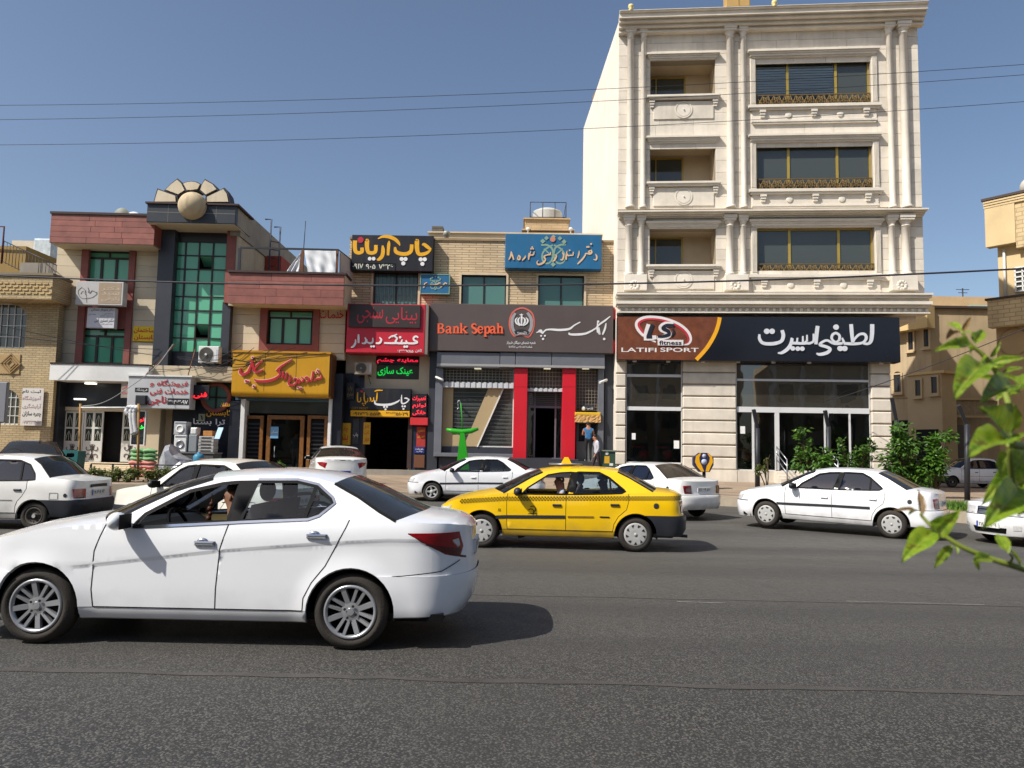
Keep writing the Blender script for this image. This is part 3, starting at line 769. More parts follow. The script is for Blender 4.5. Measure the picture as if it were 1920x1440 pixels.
mb=strokes(T,[[(355,205,30),(340,240,30),(320,300,30)],[(305,304,24),(350,304,24)],[(525,212,22),(465,212,26),(438,236,30),(478,258,30),(482,285,28),(440,298,24),(395,300,18)],[(515,240,12),(525,265,14),(505,300,12)]],SF+.04,org=(1140,560),k=k_,dy=.02)
NAVY=pm('logo_navy',(30,34,46),.4,.08);part('logo_letters',mb,NAVY,SG)
mb=MB();a=T.rect(1233,637.5,1281,648,SF);mb.box(a[0],a[1],-SF-.05,-SF-.02,a[2],a[3]);part('logo_plate',mb,OFFW,SG)
textp('lettering','fitness',T,(1236,638.5,1278,646.5),SF+.056,NAVY,SG,.02,False)
LT=[[(1240,125,34),(1239,200,34),(1230,265,30),(1205,290,24),(1165,288,20)],[(1070,288,24),(1095,245,20),(1135,210,22),(1175,210,24),(1190,242,24),(1165,278,22),(1110,290,24),(1050,290,26),(1000,287,22)],[(1062,125,30),(1068,200,30),(1074,278,22)],[(1005,285,22),(995,262,18),(985,240,14)],[(990,285,22),(940,290,24),(905,285,22)],[(960,265,20),(965,225,22),(935,200,22),(905,215,22),(900,250,20),(930,275,18),(960,262,18)],[(905,285,22),(860,262,20),(820,275,22),(800,300,24),(850,315,26),(885,335,26),(860,365,30),(800,380,26),(770,372,14)],[(780,140,30),(772,200,32),(765,295,26)],[(745,205,14),(745,265,18),(715,285,22),(690,285,22),(670,270,18)],[(690,215,12),(690,270,16)],[(700,285,20),(650,288,22),(600,285,24),(545,285,22)],[(655,225,12),(655,280,16)],[(610,240,12),(605,280,16)],[(570,245,12),(565,285,16)],[(560,240,14),(555,285,26),(530,330,30),(480,365,26),(445,368,12)],[(480,175,28),(490,225,30),(470,270,28),(400,290,30),(320,285,28),(290,250,26),(288,210,16)],[(350,185,24)],[(395,185,24)],[(935,150,24)],[(970,330,24)],[(1008,330,24)],[(570,330,20)],[(612,332,20)],[(650,332,20)]]
part('lettering',strokes(T,LT,SF+.02,org=(1360,580),k=4.5,dy=.035),SILV,SG)
for i,px_ in enumerate((1190,1253,1318,1384,1450,1517,1652)):
 u=tp(px_,678,.3)[0];mb=MB();mb.cyl((u,-.3,z0-.04),.08,.045,12);part('downlight',mb,WHITEM,SG)
for i,(px_,py)in enumerate(((1183,12),(1452,5))):
 u,z=tp(px_,py+6,.7);mb=MB();mb.lathe([(.05,-.05),(.10,0),(.05,.04),(.12,.1),(.1,.2),(0,.24)],(u,-.7,z),'Z',14)
 single('roof_ball',mb,pm('lamp_ball',(222,206,140),.4,.08),['pale globe on the left end of the tall roof','pale globe on the middle of the tall roof'][i],'finial',T,(u,-.7,z-.05))
u,z=tp(1384,8,-.4);mb=MB();mb.bbox(u-.5,u+.5,.4,1.0,z-.1,z+.8,.03);mb.box(u-.02,u+.02,.37,.4,z-.1,z+.8)
single('roof_box',mb,pm('ochre_render',(176,144,88),.8,.12),'ochre block rising behind the parapet of the tall building','roof structure',T,(u,.4,z-.1))
p0=at(1117,140,39.5);q0=at(1139,140,37.0);mb=MB();zt=at(1117,150,39)[2];zt2=at(1139,130,37)[2]
mb.plan([(p0.x-.15,39.5),(q0.x,36.6),(q0.x+1.6,36.6),(q0.x+1.6,41),(p0.x+1.2,41)],zt-6.0,zt2-.2)
single('stair_tower',mb,pm('brown_render',(140,112,76),.85,.12),'brown stair tower showing beyond the left flank of the tall building','roof structure')
# low tan brick building: bank at right, optician and print shop at left
B=Fr(655,32.2,-.02)
def bp(px,py,off=0.0):return B.uv(px,py,off)
TANB=coursed('tan_brick',(206,182,146),(150,130,102),.6,.105,.014,.9,.10)
TANP=pm('tan_stone',(200,182,152),.8,.1,1.5,.1,30,dirt=.12)
GOLDP=pm('sign_gold',(224,164,20),.5,.06);WHT=pm('sign_letter_white',(220,220,220),.5,.04)
BB=thing('brick_building','two storey tan brick building with a bank and print shop below','building',B,(0,0,.3))
u0,u1,zb0,zt=B.rect(654,443,1152,575);ztopw=bp(900,452)[1]
holes=[B.rect(700,511,784,567),B.rect(865,516,949,570),B.rect(1009,517,1095,571)]
holes=[(h[0],h[1],h[2]-.2,h[3])for h in holes]
mb=wall_with_holes(MB(),u0,u1,holes[0][2]-.0,ztopw,holes,0,.35);part('brick_wall',mb,TANB,BB)
mb=MB();mb.box(u0,u1,.0,.35,bp(900,664)[1],holes[0][2]-.001);part('lower_wall',mb,TANP,BB)
mb=MB();mb.box(u0,u1,-.06,.4,ztopw,ztopw+.10);part('brick_corbel',mb,pm('coping',(146,124,94),.85,.15,3),BB)
ua,ub,za,zc_=B.rect(806,438,950,452,-3.0);mb=MB();mb.box(ua,ub+5,3.0,3.3,ztopw-.5,zc_);mb.box(ua-.1,ub+5.1,2.9,3.4,zc_,zc_+.06);part('roof_parapet',mb,TANP,BB)
mb=MB();mb.box(u0,u1,.36,11,ztopw-.5,ztopw-.3);mb.box(u0,u0+.3,.36,11,.3,ztopw-.1);mb.box(u1-.3,u1,.36,11,.3,ztopw);mb.box(u0,u1,11,11.3,.3,ztopw-.1);part('rear_walls',mb,CONC,BB)
for i,h in enumerate(holes):
 z0=h[2];mb=MB();mb.frame(h[0]-.09,h[1]+.09,z0-.08,h[3]+.09,.09,-.05,.2)
 sr=part('window_surround',mb,TANP,BB)
 mb=MB();mb.frame(h[0],h[1],z0,h[3],.055,.12,.2);um=(h[0]+h[1])/2;mb.box(um-.03,um+.03,.12,.2,z0+.055,h[3]-.055)
 wn=part('window',mb,BRONZE,BB)
 for s in(0,1):
  q=MB();q.box(h[0]+.055 if s==0 else um+.03,um-.03 if s==0 else h[1]-.055,.155,.165,z0+.055,h[3]-.055);part('pane',q,GREENG2,wn)
 mb=MB();mb.box(h[0],h[1],.5,.52,z0,h[3]);part('curtain',mb,pm('curtain',(120,130,126),.9,.1),wn)
 if i==0:
  mb=MB()
  for k in range(12):
   u=lerp(h[0]+.05,h[1]-.05,k/11);mb.box(u-.009,u+.009,-.03,-.012,z0+.02,h[3]-.02)
  for k in range(4):
   z=lerp(z0+.08,h[3]-.15,k/3)
   for q in range(11):
    if(q+k)%2:a=lerp(h[0]+.05,h[1]-.05,q/11);mb.box(a+.01,a+.19,-.028,-.014,z,z+.02)
  part('window_bars',mb,IRON,BB)
ra,rb_,rz0,rz1=B.rect(984,412,1066,444,-4.5);mb=MB();mb.box(ra,rb_,4.5,7.5,rz0-1.5,rz1);mb.box(ra-.08,rb_+.08,4.4,7.6,rz1,rz1+.07);mb.box(ra-.14,rb_+.28,4.3,7.7,lerp(rz0,rz1,.3),lerp(rz0,rz1,.3)+.07)
single('roof_house',mb,coursed('roof_brick',(188,164,128),(150,128,100),.5,.16,.01,.4,.06),'small tan roof house above the bank, with a railed tank on top','roof structure',B,((ra+rb_)/2,4.5,rz0-1.5))
wt=thing('water_tank','pale ribbed water tank inside a railing on the bank roof','tank',B,((ra+rb_)/2,6,rz1+.07))
c=(ra+rb_)/2+.05;mb=MB();mb.lathe([(0,0)]+[(.72+.03*((k%2)),.05+.07*k)for k in range(11)]+[(.5,.86),(0,.93)],(c,6,rz1+.08),'Z',22);part('tank_body',mb,pm('white_plastic',(178,178,174),.6,.06),wt)
mb=MB();zt_=rz1+.95
for x in(ra+.25,c-.25,c+.35,rb_-.12):
 for y in(4.75,7.2):mb.tube([(x,y,rz1+.07),(x,y,zt_)],.022,5)
for z in(zt_,rz1+.2):mb.tube([(ra+.25,4.75,z),(rb_-.12,4.75,z),(rb_-.12,7.2,z),(ra+.25,7.2,z),(ra+.25,4.75,z)],.02,5)
part('railing',mb,IRON,wt)
for k,px_ in enumerate((990,1070)):
 u,z=B.uv(px_,433,-4.3);mb=MB();mb.lathe([(.03,0),(.03,.1),(.09,.14),(.09,.24),(0,.29)],(u,4.3,z-.1),'Z',12);part('lamp_globe',mb,pm('lamp_white',(228,226,216),.4,.04),wt)
u,z=B.uv(820,436,-3.2);mb=MB();mb.box(u-.22,u+.22,3.2,3.7,z-.1,z+.3)
for k in range(5):mb.box(u-.26,u+.26,3.15,3.75,z-.02+.07*k,z+.02+.07*k)
single('louvred_chimney',mb,pm('galvanised',(120,116,108),.6,.15,metal=.3),'grey louvred chimney cowl on the roof behind the yellow lettered sign','chimney',B,(u,3.2,z-.1))
u,z=B.uv(837,448,-1.0);mb=MB();mb.lathe([(.10,-.1),(.10,.12),(.15,.14),(.15,.3),(.12,.34),(0,.36)],(u,1.0,z),'Z',12)
single('vent_pipe',mb,pm('galvanised2',(150,148,138),.55,.12,metal=.3),'short galvanised vent pipe behind the brick roof edge','vent',B,(u,1.0,z-.1))
# print shop sign on the upper wall
f=.45;r=B.rect(659,441,812,508,f)
S1=thing('print_shop_sign','big black roof sign with yellow Persian lettering and white dots','sign',B,((r[0]+r[1])/2,-.2,r[2]))
BLK=pm('sign_black',(22,23,30),.45,.12,1)
mb=MB();mb.bbox(r[0],r[1],-f,-.0,r[2],r[3],.02);part('board',mb,BLK,S1)
a=B.rect(660,493,741,507,f);mb=MB();mb.frame(a[0],a[1],a[2],a[3],.02,-f-.02,-f);part('number_panel',mb,pm('sign_black2',(12,12,14),.5,.1),S1)
CH=[[(235,262,40),(232,310,40),(238,360,38),(262,380,34),(300,370,36),(302,330,34)],[(340,265,6),(350,262,40),(350,320,40),(362,372,36),(400,382,34),(432,365,36),(436,305,34)],[(500,310,16),(505,350,34),(498,405,36),(470,440,32),(445,448,14)],[(565,265,8),(560,300,30),(552,405,24)],[(455,245,8),(500,225,24),(560,225,34),(620,250,34),(655,285,26),(668,312,6)],[(620,325,20),(630,370,36),(680,390,36),(740,388,36),(775,360,36),(782,300,34)],[(825,265,8),(832,262,40),(832,330,42),(845,385,36),(880,395,34),(930,380,30),(965,350,16)],[(880,305,10),(900,300,30),(935,325,34),(968,350,20)]]
part('lettering',strokes(B,CH,f+.005,org=(620,400),k=5.142,dy=.03),GOLDP,S1)
part('dots',strokes(B,[[(376,437,18)],[(414,437,18)],[(684,440,20)],[(721,440,20)],[(700,482,20)],[(868,443,20)],[(907,443,20)],[(884,487,20)]],f+.02,org=(620,400),k=5.142,dy=.03),WHT,S1)
part('red_dot',strokes(B,[[(288,256,30)]],f+.02,org=(620,400),k=5.142,dy=.03),pm('sign_red',(176,30,52),.5,.06),S1)
NW=pm('sign_ivory',(206,206,190),.5,.05)
textp('lettering','۰۹۱۷',B,(661,494,681,504),f+.012,NW,S1,.02);textp('lettering','۹۰۵',B,(686,495,704,504),f+.012,NW,S1,.02);textp('lettering','۷۳۲۶',B,(710,494,737,505),f+.012,NW,S1,.02)
# notary sign (blue)
f=.5;r=B.rect(947,439,1128,504,f)
S2=thing('notary_sign','large blue notary office sign above the bank','sign',B,((r[0]+r[1])/2,-.2,r[2]))
BLUE=pm('sign_blue',(28,96,138),.5,.1,1.2);PEACH=pm('sign_peach',(214,178,140),.6,.06);SAGE=pm('sign_sage',(128,158,138),.6,.06)
mb=MB();mb.bbox(r[0],r[1],-f,-.0,r[2],r[3],.02);part('board',mb,BLUE,S2)
def emblem(fr,parent,ox,oy,k,off,sc=1.0,cx=1200,cy=350):
 def q(lst):return[[((x-1200)*sc+cx,(y-350)*sc+cy,w_*sc)for x,y,w_ in st]for st in lst]
 E1=[[(1195,300,16),(1140,330,16),(1100,375,16),(1095,430,16),(1120,470,16),(1160,470,16),(1190,430,16),(1200,350,16)],[(1205,300,16),(1262,330,16),(1300,375,16),(1308,430,16),(1284,470,16),(1240,470,16),(1212,430,16),(1203,350,16)],[(1085,300,18),(1140,300,18),(1185,330,18),(1200,380,16)],[(1320,295,18),(1262,300,18),(1218,330,18),(1205,380,16)],[(1110,335,12),(1200,400,12),(1290,335,12)]]
 part('emblem',strokes(fr,q(E1),off,org=(ox,oy),k=k,dy=.015),SAGE,parent)
 sq=MB()
 for(x,y,h)in[(1100,265,24),(1135,235,22),(1200,222,22),(1262,238,22),(1302,270,24),(1198,485,24)]:
  x=(x-1200)*sc+cx;y=(y-350)*sc+cy;u,z=fr.uv(x/k+ox,y/k+oy,off);e=h*sc/k/44
  sq.prism([(u-e,z),(u,z-e),(u+e,z),(u,z+e)],-off-.018,-off-.005)
 part('emblem',sq,SAGE,parent)['kind']='stuff'
emblem(B,S2,800,400,5.053,f+.004)
part('emblem_core',strokes(B,[[(1195,245,26)]],f+.03,org=(800,400),k=5.053,dy=.01),pm('sign_rose',(196,130,104),.6,.08),S2)
NT=[[(1600,385,6),(1612,410,14),(1605,440,14),(1580,436,6)],[(1555,345,14),(1565,370,14),(1548,385,14),(1510,380,12),(1500,400,14),(1470,440,16),(1430,480,12)],[(1545,350,12),(1535,368,12),(1555,372,12)],[(1445,355,6),(1442,385,14),(1430,425,10)],[(1390,365,8),(1385,395,12),(1360,398,12),(1340,400,12),(1330,380,10)],[(1330,355,6),(1325,390,14),(1322,440,12)],[(1285,370,8),(1298,400,14),(1285,440,14),(1265,436,6)],[(1225,390,8),(1228,410,14),(1210,445,14),(1190,455,6)],[(1175,365,8),(1170,390,12),(1150,392,12),(1125,400,12),(1112,412,16),(1125,440,14),(1100,470,18),(1060,485,16),(1045,465,10),(1058,445,6)],[(1020,360,8),(1010,392,12),(985,395,12),(975,400,12),(985,360,6)],[(970,375,8),(968,410,14),(965,440,10)],[(935,400,8),(930,420,14),(905,445,12)],[(870,395,10),(885,415,14),(878,438,14),(862,430,12),(870,400,8)],[(800,360,8),(812,400,16),(826,440,12)],[(800,365,8),(795,405,14),(778,440,8)],[(1558,290,9)],[(1520,318,9)],[(1535,318,9)],[(1355,350,8)],[(1000,320,8)],[(990,335,8)],[(1008,335,8)]]
part('lettering',strokes(B,NT,f+.02,org=(800,400),k=5.053,dy=.025),PEACH,S2)
f=.3;r=B.rect(789,515,842,550,f)
S3=thing('small_notary_sign','small blue notary sign between the barred window and the next window','sign',B,((r[0]+r[1])/2,-.15,r[2]))
mb=MB();mb.bbox(r[0],r[1],-f,.0,r[2],r[3],.015);mb.mi=0;part('board',mb,BLUE,S3)
mb=MB();mb.frame(r[0]-.03,r[1]+.03,r[2]-.03,r[3]+.03,.035,-f-.015,-.02);part('rim',mb,SAGE,S3)
emblem(B,S3,620,400,5.142,f+.004,.45,1010,670)
part('lettering',strokes(B,[[(1120,680,10),(1105,670,10),(1085,690,12),(1060,715,8)],[(1060,670,8),(1000,690,12),(960,690,10)],[(930,665,8),(905,680,10),(900,710,12),(890,715,6)]],f+.02,org=(620,400),k=5.142,dy=.01),PEACH,S3)
# optician: red sign with dark LED panel
f=1.0;r=B.rect(650,570,797,662,f)
S4=thing('optician_sign','red optician sign with a dark LED panel in its upper half','sign',B,((r[0]+r[1])/2,-.5,r[2]))
mb=MB();mb.bbox(r[0],r[1],-f,-.0,r[2],r[3],.02);part('board',mb,pm('optic_red',(184,34,52),.4,.06),S4)
mb=MB();mb.box(r[1],r[1]+.12,-f+.02,-.0,r[2]-.02,r[3]+.02);part('sign_side',mb,pm('sign_grey_side',(120,112,104),.6,.1),S4)
a=B.rect(654,571,788,614,f+.1);mb=MB();mb.bbox(a[0],a[1],-f-.1,-f+.01,a[2],a[3],.015);lp=part('led_panel',mb,pm('led_panel',(52,42,42),.5,.1),S4)
REDL=emit('led_red_dim',(170,26,44),.05);mb=MB()
text_into(mb,'بینایی',a[0]+(a[1]-a[0])*.52,a[1]-.12,a[2]+.15,a[3]-.1,-f-.105,.0);text_into(mb,'سنجی',a[0]+.35,a[0]+(a[1]-a[0])*.48,a[2]+.15,a[3]-.12,-f-.105,.0)
part('led_lettering',mb,REDL,lp)
OP=[[(845,1198,12),(822,1186,18),(800,1200,18),(806,1224,18),(840,1238,12)],[(842,1246,12),(812,1252,20),(780,1254,20),(740,1250,18),(725,1225,14)],[(735,1252,18),(700,1252,20),(680,1252,18),(690,1215,12)],[(685,1252,18),(650,1252,20),(625,1235,18),(640,1205,16),(600,1180,14),(560,1205,14)],[(640,1250,20),(580,1252,18),(515,1250,16)],[(590,1190,14),(640,1165,10)],[(470,1195,10),(488,1220,18),(470,1250,20),(435,1252,14)],[(405,1200,10),(405,1235,16),(385,1252,20),(350,1240,14),(350,1215,10)],[(330,1195,10),(342,1225,18),(330,1252,18),(300,1252,12)],[(268,1165,12),(268,1200,20),(268,1250,16)],[(240,1215,10),(238,1250,18),(220,1280,20),(195,1292,10)],[(670,1195,12)],[(712,1285,12)],[(735,1285,12)],[(392,1282,11)],[(415,1282,11)]]
part('lettering',strokes(B,OP,f+.02,org=(620,400),k=5.142,dy=.1),WHT,S4)
textp('lettering','۶۲۳۳۷۸۵',B,(744,655,775,661),f+.01,WHT,S4,.02);textp('lettering','تلفن',B,(779,654,791,661),f+.01,WHT,S4,.01)
# below: recessed shop wall
r=B.rect(645,662,806,880);CR2=CREAM
mb=MB();w1=B.rect(705,666,786,711);op=B.rect(682,782,766,880)
wall_with_holes(mb,r[0],r[1],.3,bp(720,664)[1],[(w1[0],w1[1],w1[2],w1[3]),(op[0],op[1],.3,op[3])],.02,.35);part('shop_wall',mb,CREAM,BB)
mb=MB();mb.box(w1[0],w1[1],.2,.22,w1[2],w1[3]);part('pane',mb,DARKG,BB)
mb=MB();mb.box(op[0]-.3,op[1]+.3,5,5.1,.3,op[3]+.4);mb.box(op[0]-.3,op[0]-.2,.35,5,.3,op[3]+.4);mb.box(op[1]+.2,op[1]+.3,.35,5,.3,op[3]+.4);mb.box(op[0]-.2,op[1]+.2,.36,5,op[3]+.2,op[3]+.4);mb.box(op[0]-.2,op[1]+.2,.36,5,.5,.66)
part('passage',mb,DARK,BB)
mb=MB();a=B.rect(764,783,772,878,.1);mb.box(a[0],a[1],-.1,.1,a[2],a[3]);part('door_post',mb,pm('brown_frame',(58,44,40),.5,.1),BB);mb=MB();a=B.rect(677,783,684,878,.1);mb.box(a[0],a[1],-.1,.1,a[2],a[3]);part('door_post',mb,pm('brown_frame',(58,44,40),.5,.1),BB)
a=B.rect(640,700,652,880,.12);mb=MB();mb.box(a[0],a[1]+.1,-.12,.03,.3,a[3]);part('black_pier',mb,BLACKST,BB)
a=B.rect(652,700,680,880,.06);mb=MB();mb.box(a[0],a[1],-.06,.02,.3,a[3]);part('dark_cladding',mb,pm('navy_stone',(38,42,60),.3,.2),BB)
a=B.rect(772,797,806,880,.06);mb=MB();mb.box(a[0],a[1],-.06,.02,.3,a[3]);part('dark_cladding',mb,pm('navy_stone',(38,42,60),.3,.2),BB)
a=B.rect(640,880,806,896,.6);mb=MB();mb.box(a[0]-.2,a[1],-.5,.0,.3,a[3]-.02);part('threshold',mb,CONC,BB)
lb=thing('led_window_board','LED board in the optician window, red line above green line','sign',B,((w1[0]+w1[1])/2,.05,w1[2]))
a=B.rect(705,670,785,683,.03);mb=MB();mb.box(a[0],a[1],-.03,.1,a[2],a[3]);part('board',mb,BLK,lb)
textp('led_lettering','معاینه چشم',B,(707,671,784,682),.04,emit('led_red',(235,30,60),1.2),lb,.02)
textp('led_lettering','عینک سازی',B,(708,688,774,705),-.15,emit('led_green',(20,190,70),1.0),lb,.02)
def ac_unit(fr,x0,y0,x1,y1,off,dep,label,M_=WHITEM):
 r=fr.rect(x0,y0,x1,y1,off);t=thing('air_conditioner',label,'air conditioner',fr,((r[0]+r[1])/2,-off+dep/2,r[2]),group='air conditioner units on the facades')
 mb=MB();mb.bbox(r[0],r[1],-off,-off+dep,r[2],r[3],.02);part('casing',mb,M_,t)
 c=(lerp(r[0],r[1],.38),(r[2]+r[3])/2);R_=(r[3]-r[2])*.42
 mb=MB();mb.lathe([(R_*1.05,-off-.008),(R_*1.05,-off-.02),(R_,-off-.02)],(c[0],0,c[1]),'Y',24)
 for k in range(5):mb.lathe([(R_*(.2+.17*k),-off-.012),(R_*(.2+.17*k)+.008,-off-.02),(R_*(.2+.17*k)+.016,-off-.012)],(c[0],0,c[1]),'Y',20)
 part('fan_grille',mb,pm('ac_grey',(120,118,110),.6,.1),t)
 mb=MB();mb.lathe([(0,-off-.004),(R_,-off-.004)],(c[0],0,c[1]),'Y',24);part('fan_opening',mb,pm('ac_dark',(58,54,50),.7,.1),t)
 mb=MB();mb.cyl((c[0],-off-.045,c[1]),R_*.16,.03,12,'Y');part('hub',mb,M_,t)
 mb=MB();mb.box(lerp(r[0],r[1],.86),r[1]-.02,-off-.006,-off,lerp(r[2],r[3],.2),lerp(r[2],r[3],.8));part('side_panel',mb,pm('ac_label',(186,186,190),.5,.05),t)
 for q in(.2,.8):
  u=lerp(r[0],r[1],q);mb=MB();mb.box(u-.02,u+.02,-off,.02,r[2]-.05,r[2]-.005);mb.tube([(u,-off+.05,r[2]-.04),(u,.02,r[2]-.35)],.012,4);part('bracket',mb,IRON,t)
 return t
ac_unit(B,665,679,697,702,.55,.28,'dirty beige air conditioner under the red optician sign',pm('ac_beige',(168,154,134),.7,.1,dirt=.3))
f=.35;r=B.rect(655,728,770,769,f)
S5=thing('print_shop_lower_sign','black print shop sign above the dark passage, with a yellow phone strip below','sign',B,((r[0]+r[1])/2,-.2,r[2]))
mb=MB();mb.bbox(r[0],r[1],-f,.0,r[2],r[3],.015);part('board',mb,pm('sign_black3',(30,32,38),.4,.1),S5)
a=B.rect(657,770,768,781,f+.02);mb=MB();mb.bbox(a[0],a[1],-f-.02,-.02,a[2],a[3],.01);part('phone_strip',mb,GOLDP,S5)
BK=pm('letter_black',(24,22,22),.6,.05)
textp('lettering','۰۹۱۷۳۱۰۵۵۱۴',B,(662,772,714,779),f+.03,BK,S5,.02);textp('lettering','۳۶۳۵۱۰۲۹',B,(724,772,765,779),f+.03,BK,S5,.02)
k5=5.333
LP1=[[(270,510,8),(268,560,14),(272,600,12),(298,600,12),(300,560,8)],[(335,510,8),(335,570,14),(345,605,12),(368,600,12),(372,565,8)],[(395,560,8),(400,590,14),(385,600,8)],[(465,510,6),(462,560,14),(458,600,8)],[(438,500,8),(470,490,14),(520,490,10)],[(430,560,8),(428,590,12),(405,605,8)]]
part('lettering',strokes(B,LP1+[[(320,622,8)],[(345,622,8)],[(330,640,7)]],f+.01,org=(620,640),k=k5,dy=.02),GOLDP,S5)
LP2=[[(440,590,10),(450,625,18),(520,635,22),(600,630,22),(665,605,16),(690,585,8)],[(710,535,6),(708,590,16),(715,622,14),(750,615,14),(785,585,10)],[(735,570,8),(755,568,14),(788,585,10)],[(535,655,11)],[(562,655,11)],[(548,680,11)],[(718,650,10)],[(742,650,10)],[(728,675,10)]]
part('lettering',strokes(B,LP2,f+.01,org=(620,640),k=k5,dy=.02),WHT,S5)
part('red_dot',strokes(B,[[(310,500,13)]],f+.02,org=(620,640),k=k5,dy=.02),pm('sign_red',(176,30,52),.5,.06),S5)
textp('lettering','CITY PRINT',B,(659,763,690,768),f+.01,pm('dull_gold',(150,116,40),.6,.1),S5,.01,False)
f=.4;r=B.rect(772,738,800,781,f)
S6=thing('repair_led_board','narrow black LED board with red repair lettering beside the passage','sign',B,((r[0]+r[1])/2,-.2,r[2]))
mb=MB();mb.bbox(r[0],r[1],-f,.0,r[2],r[3],.015);part('board',mb,BLK,S6)
LR=emit('led_red2',(240,40,60),.9)
for s,y0,y1 in(('تعمیرات',742,753),('لوازم',756,766),('خانگی',768,779)):textp('led_lettering',s,B,(773.5,y0,798.5,y1),f+.01,LR,S6,.015)
a=B.rect(769,783,802,797,f+.03);mb=MB();mb.bbox(a[0],a[1],-f-.03,-.05,a[2],a[3],.01)
single('red_notice',mb,pm('poster_red',(196,44,50),.5,.08),'small red notice with a pale line under the repair LED board','sign',B,((a[0]+a[1])/2,-.2,a[2]))
def board(fr,x0,y0,x1,y1,off,m,name,label,lines=(),lm=None,dep=.06,cat='sign',bold=.01):
 r=fr.rect(x0,y0,x1,y1,off);t=thing(name,label,cat,fr,((r[0]+r[1])/2,-off,r[2]))
 mb=MB();mb.bbox(r[0],r[1],-off,-off+dep,r[2],r[3],.008);part('board',mb,m,t)
 for(s,a,b_,c,d)in lines:textp('lettering',s,fr,(lerp(x0,x1,a),lerp(y0,y1,b_),lerp(x0,x1,c),lerp(y0,y1,d)),off+.006,lm or BK,t,bold)
 return t
REDLET=pm('letter_red',(186,36,34),.6,.05)
PY=pm('poster_yellow',(204,160,40),.6,.1)
board(B,635,793,656,834,.25,PY,'yellow_board','yellow board with red lettering left of the dark passage',[('چاپ',.15,.12,.85,.45),('بنر',.15,.52,.85,.9)],REDLET,.2)
board(B,681,792,694,833,.2,PY,'yellow_poster','narrow yellow and red poster just inside the left of the passage',[('بنر',.15,.08,.85,.3),('کارت',.1,.35,.9,.6),('مهر',.15,.68,.85,.92)],REDLET)
board(B,661,785,673,832,.1,pm('poster_dark',(60,62,66),.5,.3,12),'dark_poster','dark photo poster on the navy stone left of the passage',[('چاپ',.1,.55,.9,.75)],WHT)
board(B,781,800,798,838,.12,pm('poster_rust',(166,52,46),.5,.2,8),'rust_poster','rust coloured poster right of the passage',[('تعمیر',.08,.1,.92,.3),('فوری',.1,.4,.9,.55)],GOLDP)
board(B,777,838,796,850,.12,pm('poster_blue',(40,52,120),.5,.1),'blue_poster','dark blue poster with white lines under the rust coloured one',[('خدمات',.1,.15,.9,.45),('چاپ',.2,.55,.8,.85)],WHT)
board(B,776,853,796,877,.14,pm('brown_box',(104,66,44),.6,.15),'brown_cabinet','low brown cabinet by the right jamb of the passage',cat='cabinet',dep=.3)
board(B,649,717,664,749,.5,pm('poster_black2',(34,34,38),.5,.2),'projecting_sign','small black projecting sign left of the lower print shop sign',[('چاپ',.2,.2,.8,.5),('تبلیغ',.1,.6,.9,.85)],pm('dull_gold',(150,116,40),.6,.1),.3)
u,z=bp(808,880,.2);mb=MB();mb.tube([(bp(813,700,.2)[0],-.2,bp(813,706,.2)[1]),(bp(811,780,.2)[0],-.2,bp(811,780,.2)[1]),(bp(809,882,.2)[0],-.2,.4)],.07,10)
single('gas_pipe',mb,pm('pipe_yellow',(176,148,100),.6,.15,3),'tall ochre gas pipe between the print shop and the bank','pipe',B,(u,-.2,.4))
# bank
BK_=thing('bank_shopfront','grey bank front with two red pillars and glazed door','shopfront',B,(bp(975,800)[0],0,.3))
def bbx(x0,y0,x1,y1,front,back,m,name,parent=BK_,bev=.012,zlow=None):
 r=B.rect(x0,y0,x1,y1,front);mb=MB();mb.bbox(r[0],r[1],-front,-back,r[2]if zlow is None else zlow,r[3],bev);return part(name,mb,m,parent)
bbx(803,655,822,885,.28,-.3,DKGREY,'dark_pier',zlow=.3);bbx(1133,660,1151,890,.28,-.3,DKGREY,'dark_pier',zlow=.3)
for x0,x1 in((819,937),(938,966),(967,1034),(1035,1134)):bbx(x0,661,x1,689,.62,-.1,GREYP,'fascia_panel')
bbx(819,684,1134,688.5,.635,.63,pm('grey_light',(150,148,146),.5,.05),'fascia_trim')
bbx(815,690,829,856,.40,-.2,GREYP,'grey_post');bbx(1121,690,1132,880,.40,-.2,GREYP,'grey_post',zlow=.5)
bbx(815,850,965,857,.42,-.2,GREYP,'grey_sill')
bbx(822,857,965,886,.2,-.2,DKGREY,'dark_base',zlow=.3)
RP=pm('bank_red',(196,26,42),.42,.05,1)
for x0,x1 in((963,988),(1054,1079)):
 bbx(x0,690,x1,870,.5,-.2,RP,'red_pillar',zlow=.45)
 for yy in(700,725):bbx(x0-.3,yy,x1+.3,yy+.7,.506,.4,pm('red_seam',(120,20,30),.5,.05),'seam')
BEIGE=pm('beige_panel',(168,148,112),.6,.06)
wz=B.rect(829,690,963,850,.05)
mb=MB();mb.box(wz[0],wz[1],1.2,1.25,wz[2],wz[3]);part('backing',mb,DARK,BK_)
bbx(829,838,963,851,.12,-.1,DKGREY,'grey_base_panel')
def poly(pts,front,back,m,name,parent=BK_):
 P=[B.uv(x,y,front)for x,y in pts];mb=MB();mb.prism(P,-front,-back);return part(name,mb,m,parent)
poly([(829,727),(850,727),(848,815),(860,815),(884,836),(829,836)],.1,-.05,BEIGE,'beige_panel')
poly([(916,727),(943,727),(894,837),(873,837),(872,830)],.14,-.05,BEIGE,'slanted_panel')
poly([(943,727),(945.5,727),(896,838),(893.5,838)],.16,-.05,WHITEM,'slanted_trim')
mb=MB();mb.frame(wz[0]+.0,wz[1]-.0,bp(900,838)[1],wz[3],.04,-.08,.1);part('display_frame',mb,WHITEM,BK_)
